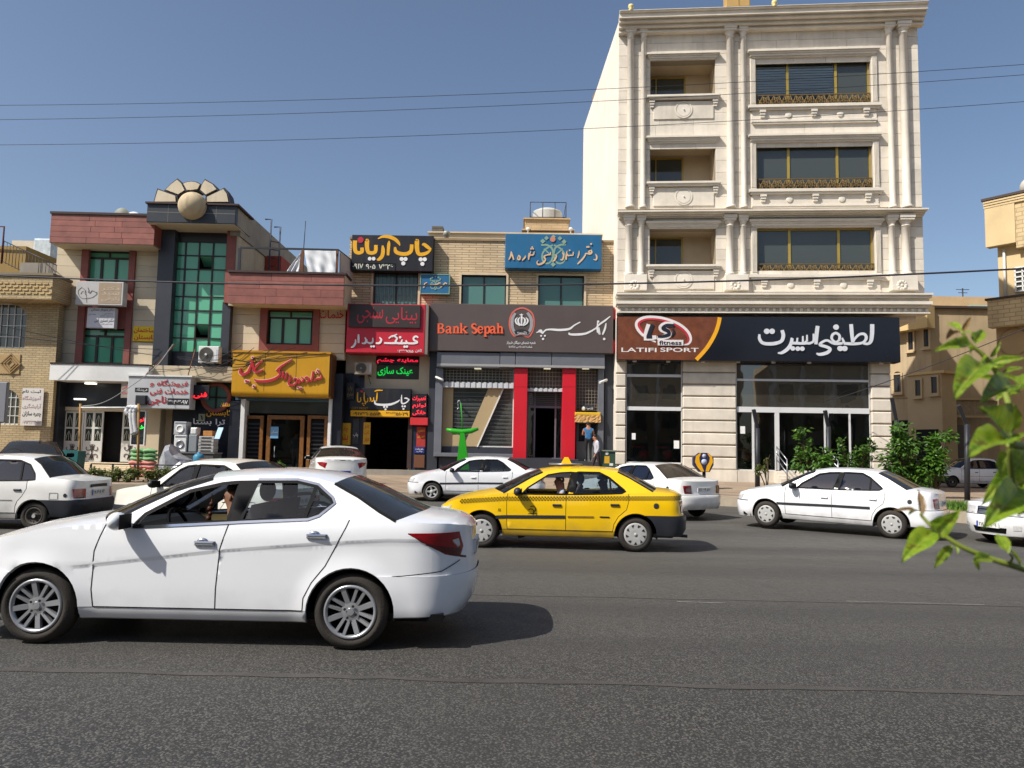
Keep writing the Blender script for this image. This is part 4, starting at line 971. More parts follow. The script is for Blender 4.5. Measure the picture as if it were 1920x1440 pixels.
q=MB();q.box(wz[0]+.04,wz[1]-.04,.0,.012,bp(900,838)[1]+.04,wz[3]-.04);part('pane',q,DARKG,BK_)
ST=pm('shutter_slat',(96,98,102),.45,.08,metal=.4)
for k in range(15):
 z=lerp(bp(900,836)[1],bp(900,730)[1],k/15);mb=MB();mb.box(wz[0]+.06,wz[1]-.06,-.06,-.045,z,z+.022);part('shutter_bar',mb,ST,BK_)
for k,(x0,x1,y0,y1)in enumerate(((830,963,690,717),(989,1054,690,730),(1081,1121,690,770))):
 r=B.rect(x0,y0,x1,y1,.2);mb=MB();n=20 if k==0 else(11 if k==1 else 7)
 for i in range(n+1):u=lerp(r[0],r[1],i/n);mb.box(u-.008,u+.008,-.2,-.185,r[2],r[3])
 for i in range(6 if k<2 else 14):
  z=lerp(r[2],r[3],i/(5 if k<2 else 13));mb.box(r[0],r[1],-.204,-.186,z-.008,z+.008)
 part('grille',mb,pm('grille',(150,140,128),.5,.1,metal=.3),BK_)
 mb=MB();mb.box(r[0],r[1],.1,.15,r[2],r[3]);part('grille_backing',mb,pm('dusty_panel',(104,92,80),.8,.25,2),BK_)
for x0,x1,y0,y1 in((830,963,718,727),(989,1054,729,734)):
 r=B.rect(x0,y0,x1,y1,.3);mb=MB();n=26 if x0<900 else 14
 for i in range(n):
  a,c=lerp(r[0],r[1],i/n),lerp(r[0],r[1],(i+1)/n);mb.box(a,c,-.3-(.03 if i%2 else 0),-.0,r[2],r[3]+(.03 if i%2 else 0))
 part('corrugated_awning',mb,pm('awning_white',(190,192,196),.5,.06),BK_)
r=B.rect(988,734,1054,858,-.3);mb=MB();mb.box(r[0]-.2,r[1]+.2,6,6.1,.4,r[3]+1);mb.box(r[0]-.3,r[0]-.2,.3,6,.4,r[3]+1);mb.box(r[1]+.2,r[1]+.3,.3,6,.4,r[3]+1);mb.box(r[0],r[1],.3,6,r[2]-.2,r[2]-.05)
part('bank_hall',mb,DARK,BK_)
al=pm('door_aluminium',(120,116,126),.4,.08,metal=.4);mb=MB();y=.28
for px_ in(989,1002,1041,1053):u=bp(px_,810,-.3)[0];mb.box(u-.035,u+.035,y-.04,y+.04,r[2],r[3])
z=bp(1020,763,-.3)[1];mb.box(r[0],r[1],y-.03,y+.03,z-.05,z+.05);mb.box(r[0],r[1],y-.05,y+.03,r[2]-.12,r[2])
dr=part('door',mb,al,BK_)
for a,c in((990,1001),(1042,1052)):
 q=MB();q.box(bp(a,810,-.3)[0],bp(c,810,-.3)[0],y-.005,y+.005,r[2],z-.05);part('pane',q,SHOPG,dr)
q=MB();q.box(r[0]+.05,r[1]-.05,y-.005,y+.005,z+.05,r[3]);part('pane',q,DARKG,dr)
for k in range(7):
 zz=lerp(z+.1,r[3],k/7);mb=MB();mb.box(r[0]+.05,r[1]-.05,.1,.115,zz,zz+.02);part('shutter_bar',mb,ST,BK_)
bbx(955,860,1085,884,.75,-.2,DKGREY,'step',zlow=.3);bbx(1079,866,1150,886,.85,-.2,pm('dark_step',(58,56,58),.7,.1),'step',zlow=.3);r=B.rect(1079,866,1150,886,.85);mb=MB();mb.bbox(r[0]-.2,r[1],-2.6,-.86,.3,.80,.015);part('step',mb,CONC,BK_)
bbx(1080,791,1121,830,.08,-.2,pm('atm_frame',(88,90,92),.4,.08),'atm_surround');bbx(1085,795,1117,828,.09,.0,pm('atm_screen',(26,30,38),.2,.1),'atm_recess')
bbx(1080,828,1121,866,.12,-.2,pm('atm_lower',(112,112,110),.5,.08),'atm_panel')
r=B.rect(1078,773,1126,792,.55);aw=thing('atm_hood','yellow canopy box wrapped in creased brown paper above the cash machine','canopy',B,((r[0]+r[1])/2,-.4,r[2]))
mb=MB();mb.bbox(r[0],r[1],-.55,-.1,lerp(r[2],r[3],.7),r[3],.02);part('top',mb,pm('hood_yellow',(214,172,40),.5,.08),aw)
mb=MB();n,m_=16,6;V=[]
for j in range(m_+1):
 for i in range(n+1):V.append((lerp(r[0]-.01,r[1]+.01,i/n)+rnd.uniform(-.008,.008),-.56+rnd.uniform(-.018,.012),lerp(r[2],lerp(r[2],r[3],.72),j/m_)+rnd.uniform(-.01,.01)))
mb.add(V,[(j*(n+1)+i,j*(n+1)+i+1,(j+1)*(n+1)+i+1,(j+1)*(n+1)+i)for j in range(m_)for i in range(n)])
mb.box(r[0]+.02,r[1]-.02,-.53,-.1,r[2]+.03,lerp(r[2],r[3],.68));part('paper_wrap',mb,pm('kraft_paper',(190,148,92),.8,.12,6),aw)
r=B.rect(1087,760,1113,770,.1);t=thing('atm_logo_plate','dark plate with a round white emblem above the cash machine canopy','sign',B,((r[0]+r[1])/2,-.25,r[2]))
mb=MB();mb.box(r[0],r[1],-.28,-.25,r[2],r[3]);part('board',mb,DKGREY,t)
c=B.uv(1094,766,.29);mb=MB();mb.lathe([(0,-.295),(.07,-.29),(.08,-.282)],(c[0],0,c[1]),'Y',16);part('emblem',mb,WHT,t)
textp('lettering','بانک سپه',B,(1100,763,1112,769),.29,WHT,t)
for k,(px_,py,d)in enumerate(((824,711,1),(1131,716,-1))):
 u,z=bp(px_,py,.6);t=thing('security_camera',['white security camera at the left end of the bank front','white security camera at the right end of the bank front'][k],'camera',B,(u,-.5,z))
 mb=MB();mb.tube([(u-.16*d,-.5,z+.1*1),(u+.16*d,-.75,z-.05)],.05,8);part('housing',mb,WHITEM,t)
 mb=MB();mb.tube([(u-.1*d,-.5,z+.06),(u-.16*d,-.38,z+.02)],.02,6);part('arm',mb,WHITEM,t)
for k,px_ in enumerate((896,1026,1098)):
 u,z=bp(px_,689,.4);mb=MB();mb.box(u-.14,u+.14,-.5,-.3,z-.07,z);single('fascia_lamp',mb,emit('tube_lamp',(236,232,200),.6),['lamp under the grey bank fascia, above the display window','lamp under the grey bank fascia, above the bank door','lamp under the grey bank fascia, above the cash machine'][k],'lamp',B,(u,-.4,z-.07))
f=.72;r=B.rect(805,571,1150,660,f)
S7=thing('bank_sign','wide dark brown bank sign with orange and white lettering and round emblem','sign',B,((r[0]+r[1])/2,-.35,r[2]))
mb=MB();mb.bbox(r[0],r[1],-f,.0,r[2],r[3],.02);part('board',mb,pm('bank_brown',(82,72,70),.5,.05,1),S7)
for uu in(r[0]-.06,r[1]):
 for zz in(r[2]+.05,r[3]-.55):
  mb=MB();mb.box(uu,uu+.06,-f+.05,-.1,zz,zz+.5);part('end_cap',mb,RP,S7)
ORG=pm('bank_orange',(226,96,58),.5,.05)
A1=[[(186,1085,12),(195,1074,12),(212,1072,12),(223,1086,18),(223,1128,18),(240,1133,8)],[(222,1098,10),(196,1104,14),(187,1120,18),(200,1134,12),(222,1122,8)]]
def feet(x,y,h=15):return[(x-h,y,8),(x+h,y,8)]
BS=[[(112,1045,20),(112,1135,20)],feet(112,1048),feet(112,1133),[(115,1048,8),(145,1050,12),(153,1067,18),(140,1085,12),(118,1088,8)],[(118,1089,8),(150,1093,14),(161,1112,20),(148,1130,12),(115,1133,8)]]+A1
BS+=[[(262,1072,18),(262,1133,18)],feet(262,1133),[(248,1074,8),(264,1074,8)],[(264,1086,10),(280,1073,14),(295,1086,18),(295,1133,18)],feet(295,1133),[(328,1042,18),(328,1133,18)],feet(328,1133),[(314,1044,8),(330,1044,8)],[(336,1106,8),(372,1074,10)],feet(368,1075),[(346,1098,16),(376,1133,16)],feet(374,1133)]
BS+=[[(472,1064,8),(456,1048,12),(433,1055,16),(435,1078,20),(464,1099,22),(471,1120,18),(449,1136,12),(426,1120,8)],[(492,1103,9),(528,1101,9),(526,1083,14),(508,1072,12),(491,1086,17),(491,1118,18),(509,1135,12),(531,1120,8)],[(556,1074,18),(556,1166,18)],feet(556,1165),[(543,1075,8),(558,1075,8)],[(560,1084,10),(580,1073,14),(594,1090,18),(592,1118,18),(577,1135,12),(560,1126,10)]]
BS+=[[(x+418,y,w_)for x,y,w_ in st]for st in A1]+[[(678,1042,18),(678,1133,18)],feet(678,1133),[(664,1044,8),(680,1044,8)],[(680,1086,10),(697,1073,14),(712,1086,18),(712,1133,18)],feet(712,1133)]
part('lettering',strokes(B,BS,f+.012,org=(800,400),k=5.053,dy=.05),ORG,S7)
k7=5.053
SP=[[(1040,1130,8),(1070,1120,14),(1090,1130,14),(1105,1140,12)],[(1060,1110,8),(1085,1108,14),(1100,1130,14),(1130,1105,14),(1180,1100,18),(1260,1105,22),(1350,1095,20),(1400,1060,14),(1455,1030,10)],[(1350,1130,10),(1355,1145,18),(1420,1148,22),(1500,1140,20),(1560,1115,16),(1610,1090,14),(1620,1130,14)],[(1620,1030,10),(1620,1100,16),(1640,1145,14),(1632,1080,10)],[(1600,1090,10),(1640,1050,16),(1690,1015,16),(1740,975,8)],[(1700,1040,8),(1690,1090,18),(1670,1140,16),(1662,1145,8)],[(1085,1160,9)],[(1120,1160,9)],[(1103,1190,11)],[(1625,1025,11)],[(1682,1190,12)]]
part('lettering',strokes(B,SP,f+.01,org=(800,400),k=k7,dy=.06),WHT,S7)
textp('lettering','شعبه شهدای دبیگان شیراز',B,(950,639,1004,646),f+.012,WHT,S7,.015)
textp('lettering','شناسه اختصاصی',B,(968,648,998,653),f+.012,WHT,S7,.012);textp('lettering','۱۵۰۳۲۵۱',B,(954,648,966,652),f+.012,WHT,S7,.012)
cx,cy=900,1020
ring=[[(830,1165,14),(795,1110,14),(785,1020,14),(815,940,14),(880,900,14),(940,905,14),(1000,950,14),(1018,1030,14),(1005,1110,14),(965,1170,14),(900,1150,14),(830,1165,14)]]
part('emblem_ring',strokes(B,ring,f+.01,org=(800,400),k=k7,dy=.03),pm('bank_rim',(206,100,84),.5,.05),S7)
part('emblem_ring',strokes(B,[[(840,1140,26),(812,1080,30),(812,1000,30),(840,945,24)],[(960,1140,26),(990,1080,30),(990,1000,30),(955,940,24)]],f+.02,org=(800,400),k=k7,dy=.03),pm('bank_grey',(150,150,152),.5,.1),S7)
EMB=[[(897,950,6),(900,985,18),(897,1065,10)],[(885,985,4),(868,1005,16),(870,1035,16),(893,1062,8)],[(912,985,4),(930,1005,16),(928,1035,16),(904,1062,8)],[(860,985,4),(842,1010,14),(850,1040,14),(885,1066,6)],[(940,985,4),(958,1010,14),(950,1040,14),(914,1066,6)],[(880,958,6),(898,965,9),(914,958,6)]]
part('emblem',strokes(B,EMB,f+.02,org=(800,400),k=k7,dy=.03),WHT,S7)
part('emblem_ribbon',strokes(B,[[(835,1130,30),(900,1112,30),(962,1130,30)]],f+.045,org=(800,400),k=k7,dy=.02),pm('bank_black',(40,38,40),.5,.05),S7)
textp('lettering','بانک سپه',B,(970,621,988,627),f+.07,WHT,S7)
part('emblem_ring',strokes(B,[[(835,1150,20),(870,1142,22),(900,1138,22),(930,1142,22),(965,1150,20)]],f+.03,org=(800,400),k=k7,dy=.02),pm('bank_grey',(150,150,152),.5,.1),S7)
# red stone and cream building with the green glass tower
Q=Fr(95,31.3,.02)
def qp(px,py,off=0.0):return Q.uv(px,py,off)
RB=thing('red_stone_building','cream building with red stone bands, black tower and green glass curtain wall','building',Q,(qp(280,860)[0],0,.3))
def qb(x0,y0,x1,y1,front,back,m,name,parent=RB,bev=.012,zlow=None,zhigh=None):
 r=Q.rect(x0,y0,x1,y1,front);mb=MB();mb.bbox(r[0],r[1],-front,-back,r[2]if zlow is None else zlow,r[3]if zhigh is None else zhigh,bev);return part(name,mb,m,parent)
def clad_area(x0,y0,x1,y1,front,holes,rows,bw,m,name,parent=RB,seed=1):
 r=Q.rect(x0,y0,x1,y1,front);rg=random.Random(seed)
 hs=[Q.rect(*h,off=front)for h in holes]
 for k in range(rows):
  a,c=lerp(r[2],r[3],k/rows),lerp(r[2],r[3],(k+1)/rows);zm=(a+c)/2;segs=[(r[0],r[1])]
  for h in hs:
   if h[2]<zm<h[3]:
    ns=[]
    for s,e in segs:
     if h[1]<=s or h[0]>=e:ns.append((s,e));continue
     if h[0]>s:ns.append((s,h[0]))
     if h[1]<e:ns.append((h[1],e))
    segs=ns
  for s,e in segs:
   n=max(1,round((e-s)/bw));cut=[s]+[lerp(s,e,(i+rg.uniform(-.2,.2)+(.25 if k%2 else 0))/n)for i in range(1,n)]+[e]
   for p,q in zip(cut,cut[1:]):
    if q-p<.03:continue
    mb=MB();mb.bbox(p+.004,q-.004,-front-rg.uniform(0,.004),-front+.05,a+.004,c-.004,.006);part(name,mb,m,parent)
mb=MB();r=Q.rect(100,458,296,690);winL=[Q.rect(160,470,243,529),Q.rect(149,615,236,682)]
wall_with_holes(mb,r[0],r[1],r[2],r[3]+.2,winL,.05,.4);part('wall_left_wing',mb,CREAM,RB)
clad_area(100,458,147,684,0,[],11,1.0,CREAMB,'cream_block');clad_area(247,458,292,684,0,[(249,612,292,640)],11,1.0,CREAMB,'cream_block',seed=3)
qb(146,458,160,690,.10,-.05,REDSTB,'red_pilaster');qb(236,458,248,690,.10,-.05,REDSTB,'red_pilaster');qb(160,529,237,616,.06,-.05,REDSTB,'red_spandrel')
def green_window(h,name,y=.18,cols=3,tr=.22,parent=RB,m=GREENG):
 mb=MB();mb.frame(h[0],h[1],h[2],h[3],.07,y-.06,y+.05);zt=lerp(h[3],h[2],tr);mb.box(h[0]+.07,h[1]-.07,y-.055,y+.045,zt-.04,zt+.04)
 um=(h[0]+h[1])/2;mb.box(um-.035,um+.035,y-.055,y+.045,zt+.04,h[3]-.07);us=[h[0]+.07]
 for k in range(1,cols):u=lerp(h[0],h[1],k/cols);mb.box(u-.05,u+.05,y-.058,y+.048,h[2]+.07,zt-.04);us.append(u)
 us.append(h[1]-.07);wn=part(name,mb,BRONZE,parent)
 for a,b_ in zip(us,us[1:]):q=MB();q.box(a+.04,b_-.04,y-.006,y+.006,h[2]+.07,zt-.04);part('pane',q,m,wn)
 for a,b_ in((h[0]+.07,um-.035),(um+.035,h[1]-.07)):q=MB();q.box(a,b_,y-.006,y+.006,zt+.04,h[3]-.07);part('pane',q,m,wn)
 q=MB();q.box(h[0],h[1],y+.3,y+.32,h[2],h[3]);part('blind',q,pm('room_dim',(58,66,60),.9,.1),wn)
 return wn
for h in winL:green_window(h,'window')
r=Q.rect(94,403,290,458,1.0)
mb=MB();mb.box(r[0]+.03,r[1]-.03,-.97,.4,r[2]+.03,r[3]);mb.box(r[0]+.02,r[1],-.96,.4,r[2],r[2]+.029);part('roof_band',mb,CREAM,RB)
clad_area(94,404,290,457,1.0,[],5,1.5,REDST,'red_slab',seed=5)
mb=MB();mb.box(r[0]-.03,r[1]+.02,-1.05,.4,r[3],r[3]+.09);part('coping',mb,pm('dark_coping',(62,44,42),.7,.1),RB)
mb=MB();mb.box(r[1]-.03,r[1],-.97,.4,r[2],r[3]);part('red_return',mb,REDSTB,RB)
qb(292,418,322,690,.35,-.3,DKGREY,'dark_pier');
r=Q.rect(300,418,428,690,.0);gl=Q.rect(316,453,420,660,.08)
mb=MB();wall_with_holes(mb,qp(300,560)[0],qp(426,560)[0],r[2],r[3]+.1,[(gl[0],gl[1],gl[2],gl[3])],-.02,.3);part('tower_wall',mb,BLACKST,RB)
qb(423,420,441,568,.42,-.3,REDSTB,'red_pier');qb(414,566,430,690,.3,-.3,DKGREY,'dark_pier')
mb=MB();GF=.04
for i in range(5):u=lerp(gl[0],gl[1],i/4);mb.box(u-.03,u+.03,-.02,.06,gl[2],gl[3])
cw=part('curtain_wall',mb,BRONZE,RB)
for j in range(9):
 z=lerp(gl[2],gl[3],j/8);mb=MB();mb.box(gl[0],gl[1],-.025,.055,z-.022,z+.022);part('transom',mb,BRONZE,cw)
for j in range(8):
 for i in range(4):
  a,b_=lerp(gl[0],gl[1],i/4)+.03,lerp(gl[0],gl[1],(i+1)/4)-.03;c,d=lerp(gl[2],gl[3],j/8)+.022,lerp(gl[2],gl[3],(j+1)/8)-.022
  if(i,j)in((2,6),(2,1)):
   q=MB();q.add([(a,.02,d),(b_,.02,d),(b_,.5,c+.2),(a,.5,c+.2)],[(0,1,2,3)]);part('pane',q,GREENG,cw);continue
  t=rnd.uniform(-.012,.012);q=MB();q.add([(a,.02+t,c),(b_,.02-t,c),(b_,.02-t,d),(a,.02+t,d),(a,.035+t,c),(b_,.035-t,c),(b_,.035-t,d),(a,.035+t,d)],[(0,1,2,3),(7,6,5,4),(0,4,5,1),(3,2,6,7),(0,3,7,4),(1,5,6,2)]);part('pane',q,GREENG,cw)
mb=MB();mb.box(gl[0],gl[1],1.0,1.05,gl[2],gl[3]);part('stairwell',mb,pm('stair_dark',(30,34,32),.9,.2),RB)
r=Q.rect(275,384,442,418,1.3)
mb=MB();mb.box(r[0]+.01,r[1]-.01,-1.02,.6,r[2]+.01,r[3]);part('cap_body',mb,CONC,RB);mb=MB();mb.bbox(r[0],r[1],-1.3,-1.025,r[2],r[3],.02);cap=part('tower_cap',mb,pm('black_slate',(40,46,54),.5,.12,2),RB)
mb=MB();mb.box(r[0]-.05,r[1]+.12,-1.38,.6,r[3],r[3]+.07);part('coping',mb,pm('dark_coping',(62,44,42),.7,.1),RB)
mb=MB();zz=lerp(r[2],r[3],.55);mb.box(r[0]+.02,r[1]-.02,-1.306,-1.298,zz-.012,zz+.012)
for t in(.24,.5,.78):mb.box(lerp(r[0],r[1],t)-.008,lerp(r[0],r[1],t)+.008,-1.306,-1.298,r[2]+.02,r[3]-.02)
part('slate_joint',mb,pm('pale_joint',(120,118,112),.8,.1),cap)
mb=MB();mb.box(r[0]+.04,r[1]-.04,-1.26,.0,r[2]-.03,r[2]-.002);part('soffit',mb,CREAM,RB)
c0=Q.uv(358,384,1.2);sc=1/46.5
FANM=pm('fan_plaster',(206,192,166),.8,.1,2,streak=.2);FRAMEB=pm('fan_edge',(46,44,48),.6,.1)
crest=thing('fan_crest','fan of cream petals with dark edges round a big ball on the black tower cap','crest',Q,(c0[0],-1.0,c0[1]))
FAN=[[(190,238),(205,185),(220,135),(365,188),(370,238)],[(272,146),(318,100),(370,60),(405,92),(432,150),(378,186)],[(407,95),(440,83),(475,79),(510,83),(548,101),(527,142),(480,150),(436,150)],[(550,104),(576,64),(640,100),(672,142),(582,188),(536,146)],[(582,198),(720,130),(748,170),(763,240),(582,240)]]
for pl in FAN:
 P=[Q.uv(x/4+240,y/4+320,1.1)for x,y in pl];mx=sum(p[0]for p in P)/len(P);mz=sum(p[1]for p in P)/len(P)
 mb=MB();mb.prism([(lerp(mx,p[0],.88),max(c0[1],lerp(mz,p[1],.86)))for p in P],-1.12,-.9);part('petal',mb,FANM,crest)
 mb=MB();mb.prism([(lerp(mx,p[0],1.04),max(c0[1]-.02,lerp(mz,p[1],1.07)))for p in P],-1.08,-.45);part('petal_edge',mb,FRAMEB,crest)
mb=MB();cb=Q.uv(357,383,1.55);mb.sphere((cb[0],-1.3,cb[1]),.56,28,18);part('ball',mb,pm('ball_plaster',(190,172,140),.85,.14,1.5,.2,20,streak=.5),crest)
fl=at(575,487,41.5);lf2=Q.M.inverted()@Vector((fl.x,fl.y,0));uF=Q.rect(441,400,443,560,.6)[1];zf=Q.uv(443,386,.8)[1];zter=Q.uv(540,515,1.0)[1]
mb=MB();mb.plan([(uF-.3,-.4),(uF,-.4),(lf2.x,lf2.y),(lf2.x-.4,lf2.y)],zter-1.2,zf);part('flank_wall',mb,pm('stained_plaster',(176,164,142),.9,.12,1,.2,20,streak=.45),RB)
mb=MB();mb.plan([(uF-.35,-.45),(uF+.07,-.45),(lf2.x+.07,lf2.y),(lf2.x-.4,lf2.y)],zf-1.15,zf+.05);part('flank_band',mb,CONC,RB)
mb=MB();x1_=lerp(uF,lf2.x,.3);mb.plan([(x1_-.1,3.0),(x1_+.75,3.0),(lerp(uF,lf2.x,.6)+.75,6.2),(lerp(uF,lf2.x,.6)-.1,6.2)],zter+1.05,zter+1.75);part('door_canopy',mb,pm('red_render',(142,58,44),.8,.15),RB)
mb=MB();mb.plan([(x1_-.02,3.3),(x1_+.03,3.3),(lerp(uF,lf2.x,.55)+.05,5.6),(lerp(uF,lf2.x,.55)-.05,5.6)],zter-.2,zter+1.0);part('terrace_door',mb,DARK,RB)
mb=MB();u_=qp(648,540)[0];mb.box(uF-9,u_,4.5,11,.5,zter-.6);mb.box(uF-.3,u_,.4,4.5,zter-.8,zter-.6);mb.box(qp(100,500)[0],uF-.3,1.2,10,.5,Q.uv(190,410)[1]);part('core',mb,CONC,RB)
r=Q.rect(427,513,645,571,1.15);mb=MB();mb.box(r[0]+.03,r[1]-.03,-1.12,.4,r[2]+.03,r[3]-.0);part('terrace_parapet',mb,CREAM,RB)
clad_area(427,513.5,645,571,1.15,[],4,1.6,REDST,'red_slab',seed=9)
mb=MB();mb.box(r[0]-.02,r[1]+.08,-1.22,.0,r[3],r[3]+.08);part('coping',mb,pm('dark_coping',(62,44,42),.7,.1),RB)
mb=MB();mb.box(r[1]-.03,r[1]+.02,-1.1,.4,r[2],r[3]);part('parapet_return',mb,CREAM,RB)
h=Q.rect(500,581,586,646);mb=MB();rr=Q.rect(428,570,647,672);wall_with_holes(mb,rr[0],rr[1],rr[2],rr[3],[h],.05,.4);part('wall_right_wing',mb,CREAM,RB)
clad_area(432,572,487,662,0,[],5,1.2,CREAMB,'cream_block',seed=11);clad_area(598,572,647,662,0,[],5,1.2,CREAMB,'cream_block',seed=12)
mb=MB();sr=Q.rect(487,573,598,664,.1);wall_with_holes(mb,sr[0],sr[1],sr[2],sr[3],[Q.rect(500,581,586,646,.1)],-.1,.05);part('window_surround',mb,REDSTB,RB)
green_window(h,'window')
for i,s in enumerate(('خد','ما','ت')):
 x=(629,614,600)[i];textp('lettering',s,Q,(x,582,x+(15 if i<2 else 12),597),.03,pm('letter_red',(186,36,34),.6,.05),RB,.01)
TR=thing('terrace_railing','rusty terrace frame with rails above the red stone parapet','railing',Q,(r[0],-1.0,r[3]+.08))
zt0=r[3]+.08;zt1=Q.uv(540,468,1.0)[1];ua=r[0]+.35;ub=Q.uv(632,480,1.0)[0];uc=Q.uv(567,490,1.0)[0]
for u in(ua,uc,ub):mb=MB();mb.box(u-.05,u+.05,-1.05,-.95,zt0,zt1);part('post',mb,RUST if u!=ua else IRON,TR)
mb=MB();mb.box(ua,ub+.05,-1.03,-.97,zt1,zt1+.07);part('top_rail',mb,IRON,TR)
mb=MB();mb.add([(ub+.06,-1.02,zt1),(ub+.06,-1.02,zt1+.06),(ub+.5,2.2,zt1+.06),(ub+.5,2.2,zt1),(ub+.1,-1.0,zt1),(ub+.55,2.2,zt1)],[(0,1,2,3),(1,0,4),(4,5,2,1)]);part('side_rail',mb,IRON,TR)
mb=MB();mb.tube([(uc+.03,-1,zt1),(uc+.06,-1,zt1+1.2)],.016,5);part('antenna_rod',mb,IRON,TR)
def sheet(name,label,c00,c10,c11,c01,m,n=22,mm=12,amp=.06,fr=Q,folds=5):
 mb=MB();V=[]
 for j in range(mm+1):
  for i in range(n+1):
   s,t=i/n,j/mm;p=[lerp(lerp(c00[k],c10[k],s),lerp(c01[k],c11[k],s),t)for k in range(3)]
   p[1]+=amp*.55*math.sin(s*folds*4.1+2.6*t+1.7*math.sin(t*3+s*4))*(1.1-t*.8)+.012*math.sin(t*13+s*11)+.02*math.sin(s*23+t*5)*(1-t);V.append(tuple(p))
 mb.add(V,[(j*(n+1)+i,j*(n+1)+i+1,(j+1)*(n+1)+i+1,(j+1)*(n+1)+i)for j in range(mm)for i in range(n)],True)
 return single(name,mb,m,label,'sheet',fr,c00)
SH=pm('white_sheet',(218,220,222),.8,.05)
sheet('hanging_sheet','wrinkled white sheet stretched on the rusty terrace frame',(uc+.25,-1.08,zt0),(ub-.02,-1.08,zt0+.0),(ub-.03,-1.08,zt1-.03),(uc+.08,-1.08,zt1-.03),SH)
sheet('gathered_sheet','gathered white sheet falling left of the terrace post',(uc-.75,-.85,zt0),(uc-.12,-.9,zt0),(uc-.03,-1.0,zt1-.1),(uc-.08,-1.0,zt1-.1),SH,amp=.09)
mb=MB();mb.add([(ub+.1,-.9,zt0),(ub+.6,2.2,zt0-.6),(ub+.55,2.2,zt1-.05),(ub+.08,-.9,zt1-.02)],[(0,1,2,3)]);mb.add([(ub+.13,-.9,zt0),(ub+.63,2.2,zt0-.6),(ub+.58,2.2,zt1-.05),(ub+.11,-.9,zt1-.02)],[(3,2,1,0)])
single('side_sheet',mb,pm('grey_sheet',(186,180,172),.85,.08),'grey sheet closing the right end of the terrace frame','sheet',Q,(ub+.1,-.9,zt0))
la=Q.uv(508,410,-1.5);lb_=Q.uv(504,512,-1.5);ld=thing('roof_ladder','tall iron ladder leaning on the tower flank above the terrace','ladder',Q,(lb_[0],1.5,zter))
for k in(0,1):
 mb=MB();o_=.32*k;zt_=la[1]-.25*k;mb.tube([(lb_[0]+o_,1.5+.3*k,zter-.2),(la[0]+o_,1.6+.3*k,zt_),(la[0]+o_-.28,1.6+.3*k,zt_)],.035,5);part('stile',mb,pm('ladder_iron',(52,58,78),.5,.1),ld)
for k in range(6):
 t=k/6;mb=MB();z=lerp(zter+.2,la[1]-.6,t);u=lerp(lb_[0],la[0],t);mb.tube([(u,1.5+.1*t,z),(u+.32,1.8+.1*t,z)],.02,5);part('rung',mb,IRON,ld)
 # signs on the left wing
SGREY=pm('sign_silver',(182,180,178),.5,.05);STAN=pm('sign_tan',(160,140,116),.6,.06);CH_=pm('charcoal',(48,44,46),.6,.05)
f=.75;r=Q.rect(142,528,231,572,f);S=thing('clinic_sign','grey and tan clinic sign with a plant drawing, on brackets between two windows','sign',Q,((r[0]+r[1])/2,-.5,r[2]))
mb=MB();mb.bbox(r[0],r[1],-f,-f+.35,r[2],r[3],.015);part('board',mb,SGREY,S)
a=Q.rect(185,530.5,227,569,f);mb=MB();mb.box(a[0],a[1],-f-.008,-f+.0,a[2],a[3]);part('tan_panel',mb,STAN,S)
PL=pm('letter_pale',(196,184,166),.6,.05)
for s,y0,y1 in(('دکتر',537,546),('سید',547,555),('رئوفی',556,565)):textp('lettering',s,Q,(190,y0,224,y1),f+.014,PL,S,.0)
k4=4.8
part('plant_drawing',strokes(Q,[[(x,y,w_*.55)for x,y,w_ in st]for st in[[(780,1190,5),(778,1130,5),(765,1080,5)],[(780,1150,4),(740,1150,5),(710,1120,5),(705,1080,5),(735,1050,5)],[(735,1050,4),(770,1080,5),(770,1120,4)],[(725,1110,4),(745,1085,4),(765,1105,4)],[(780,1150,4),(830,1140,5),(870,1110,5),(870,1090,4)],[(790,1090,5),(810,1100,9),(830,1080,6),(870,1100,8)],[(790,1050,5),(800,1080,9),(790,1090,5)]]],f+.006,org=(0,320),k=k4,dy=.006),CH_,S)
for s in(0,1):
 u=r[0]+.25+s*(r[1]-r[0]-.5);mb=MB();mb.tube([(u,-f+.3,r[3]-.1),(u,-.05,r[3]-.1)],.025,5);part('bracket',mb,STEEL,S)
f=.5;r=Q.rect(163,577,215,615,f);S=thing('doctors_sign','white sign with two doctors names hanging under the clinic sign','sign',Q,((r[0]+r[1])/2,-.4,r[2]))
mb=MB();mb.bbox(r[0],r[1],-f,-f+.25,r[2],r[3],.012);part('board',mb,pm('sign_paper',(198,198,204),.5,.04),S)
for s,b_ in(('دکتر شهرام همدانی',(171,578,213,585)),('متخصص',(195,587,212,590)),('شماره نظام',(188,591,212,594)),('دکتر نسترن قنی',(177,597,213,605)),('متخصص زنان',(190,606,211,609)),('طبقه اول',(166,588,180,591))):textp('lettering',s,Q,b_,f+.005,CH_,S,.01)
board(Q,249,612,291,640,.05,pm('sign_bright_yellow',(228,190,10),.5,.05),'yellow_building_sign','bright yellow sign with red lettering at the edge of the black tower',[('ساختمان',.05,.08,.97,.48),('تابستان',.05,.54,.97,.95)],REDLET,.05,bold=.02)
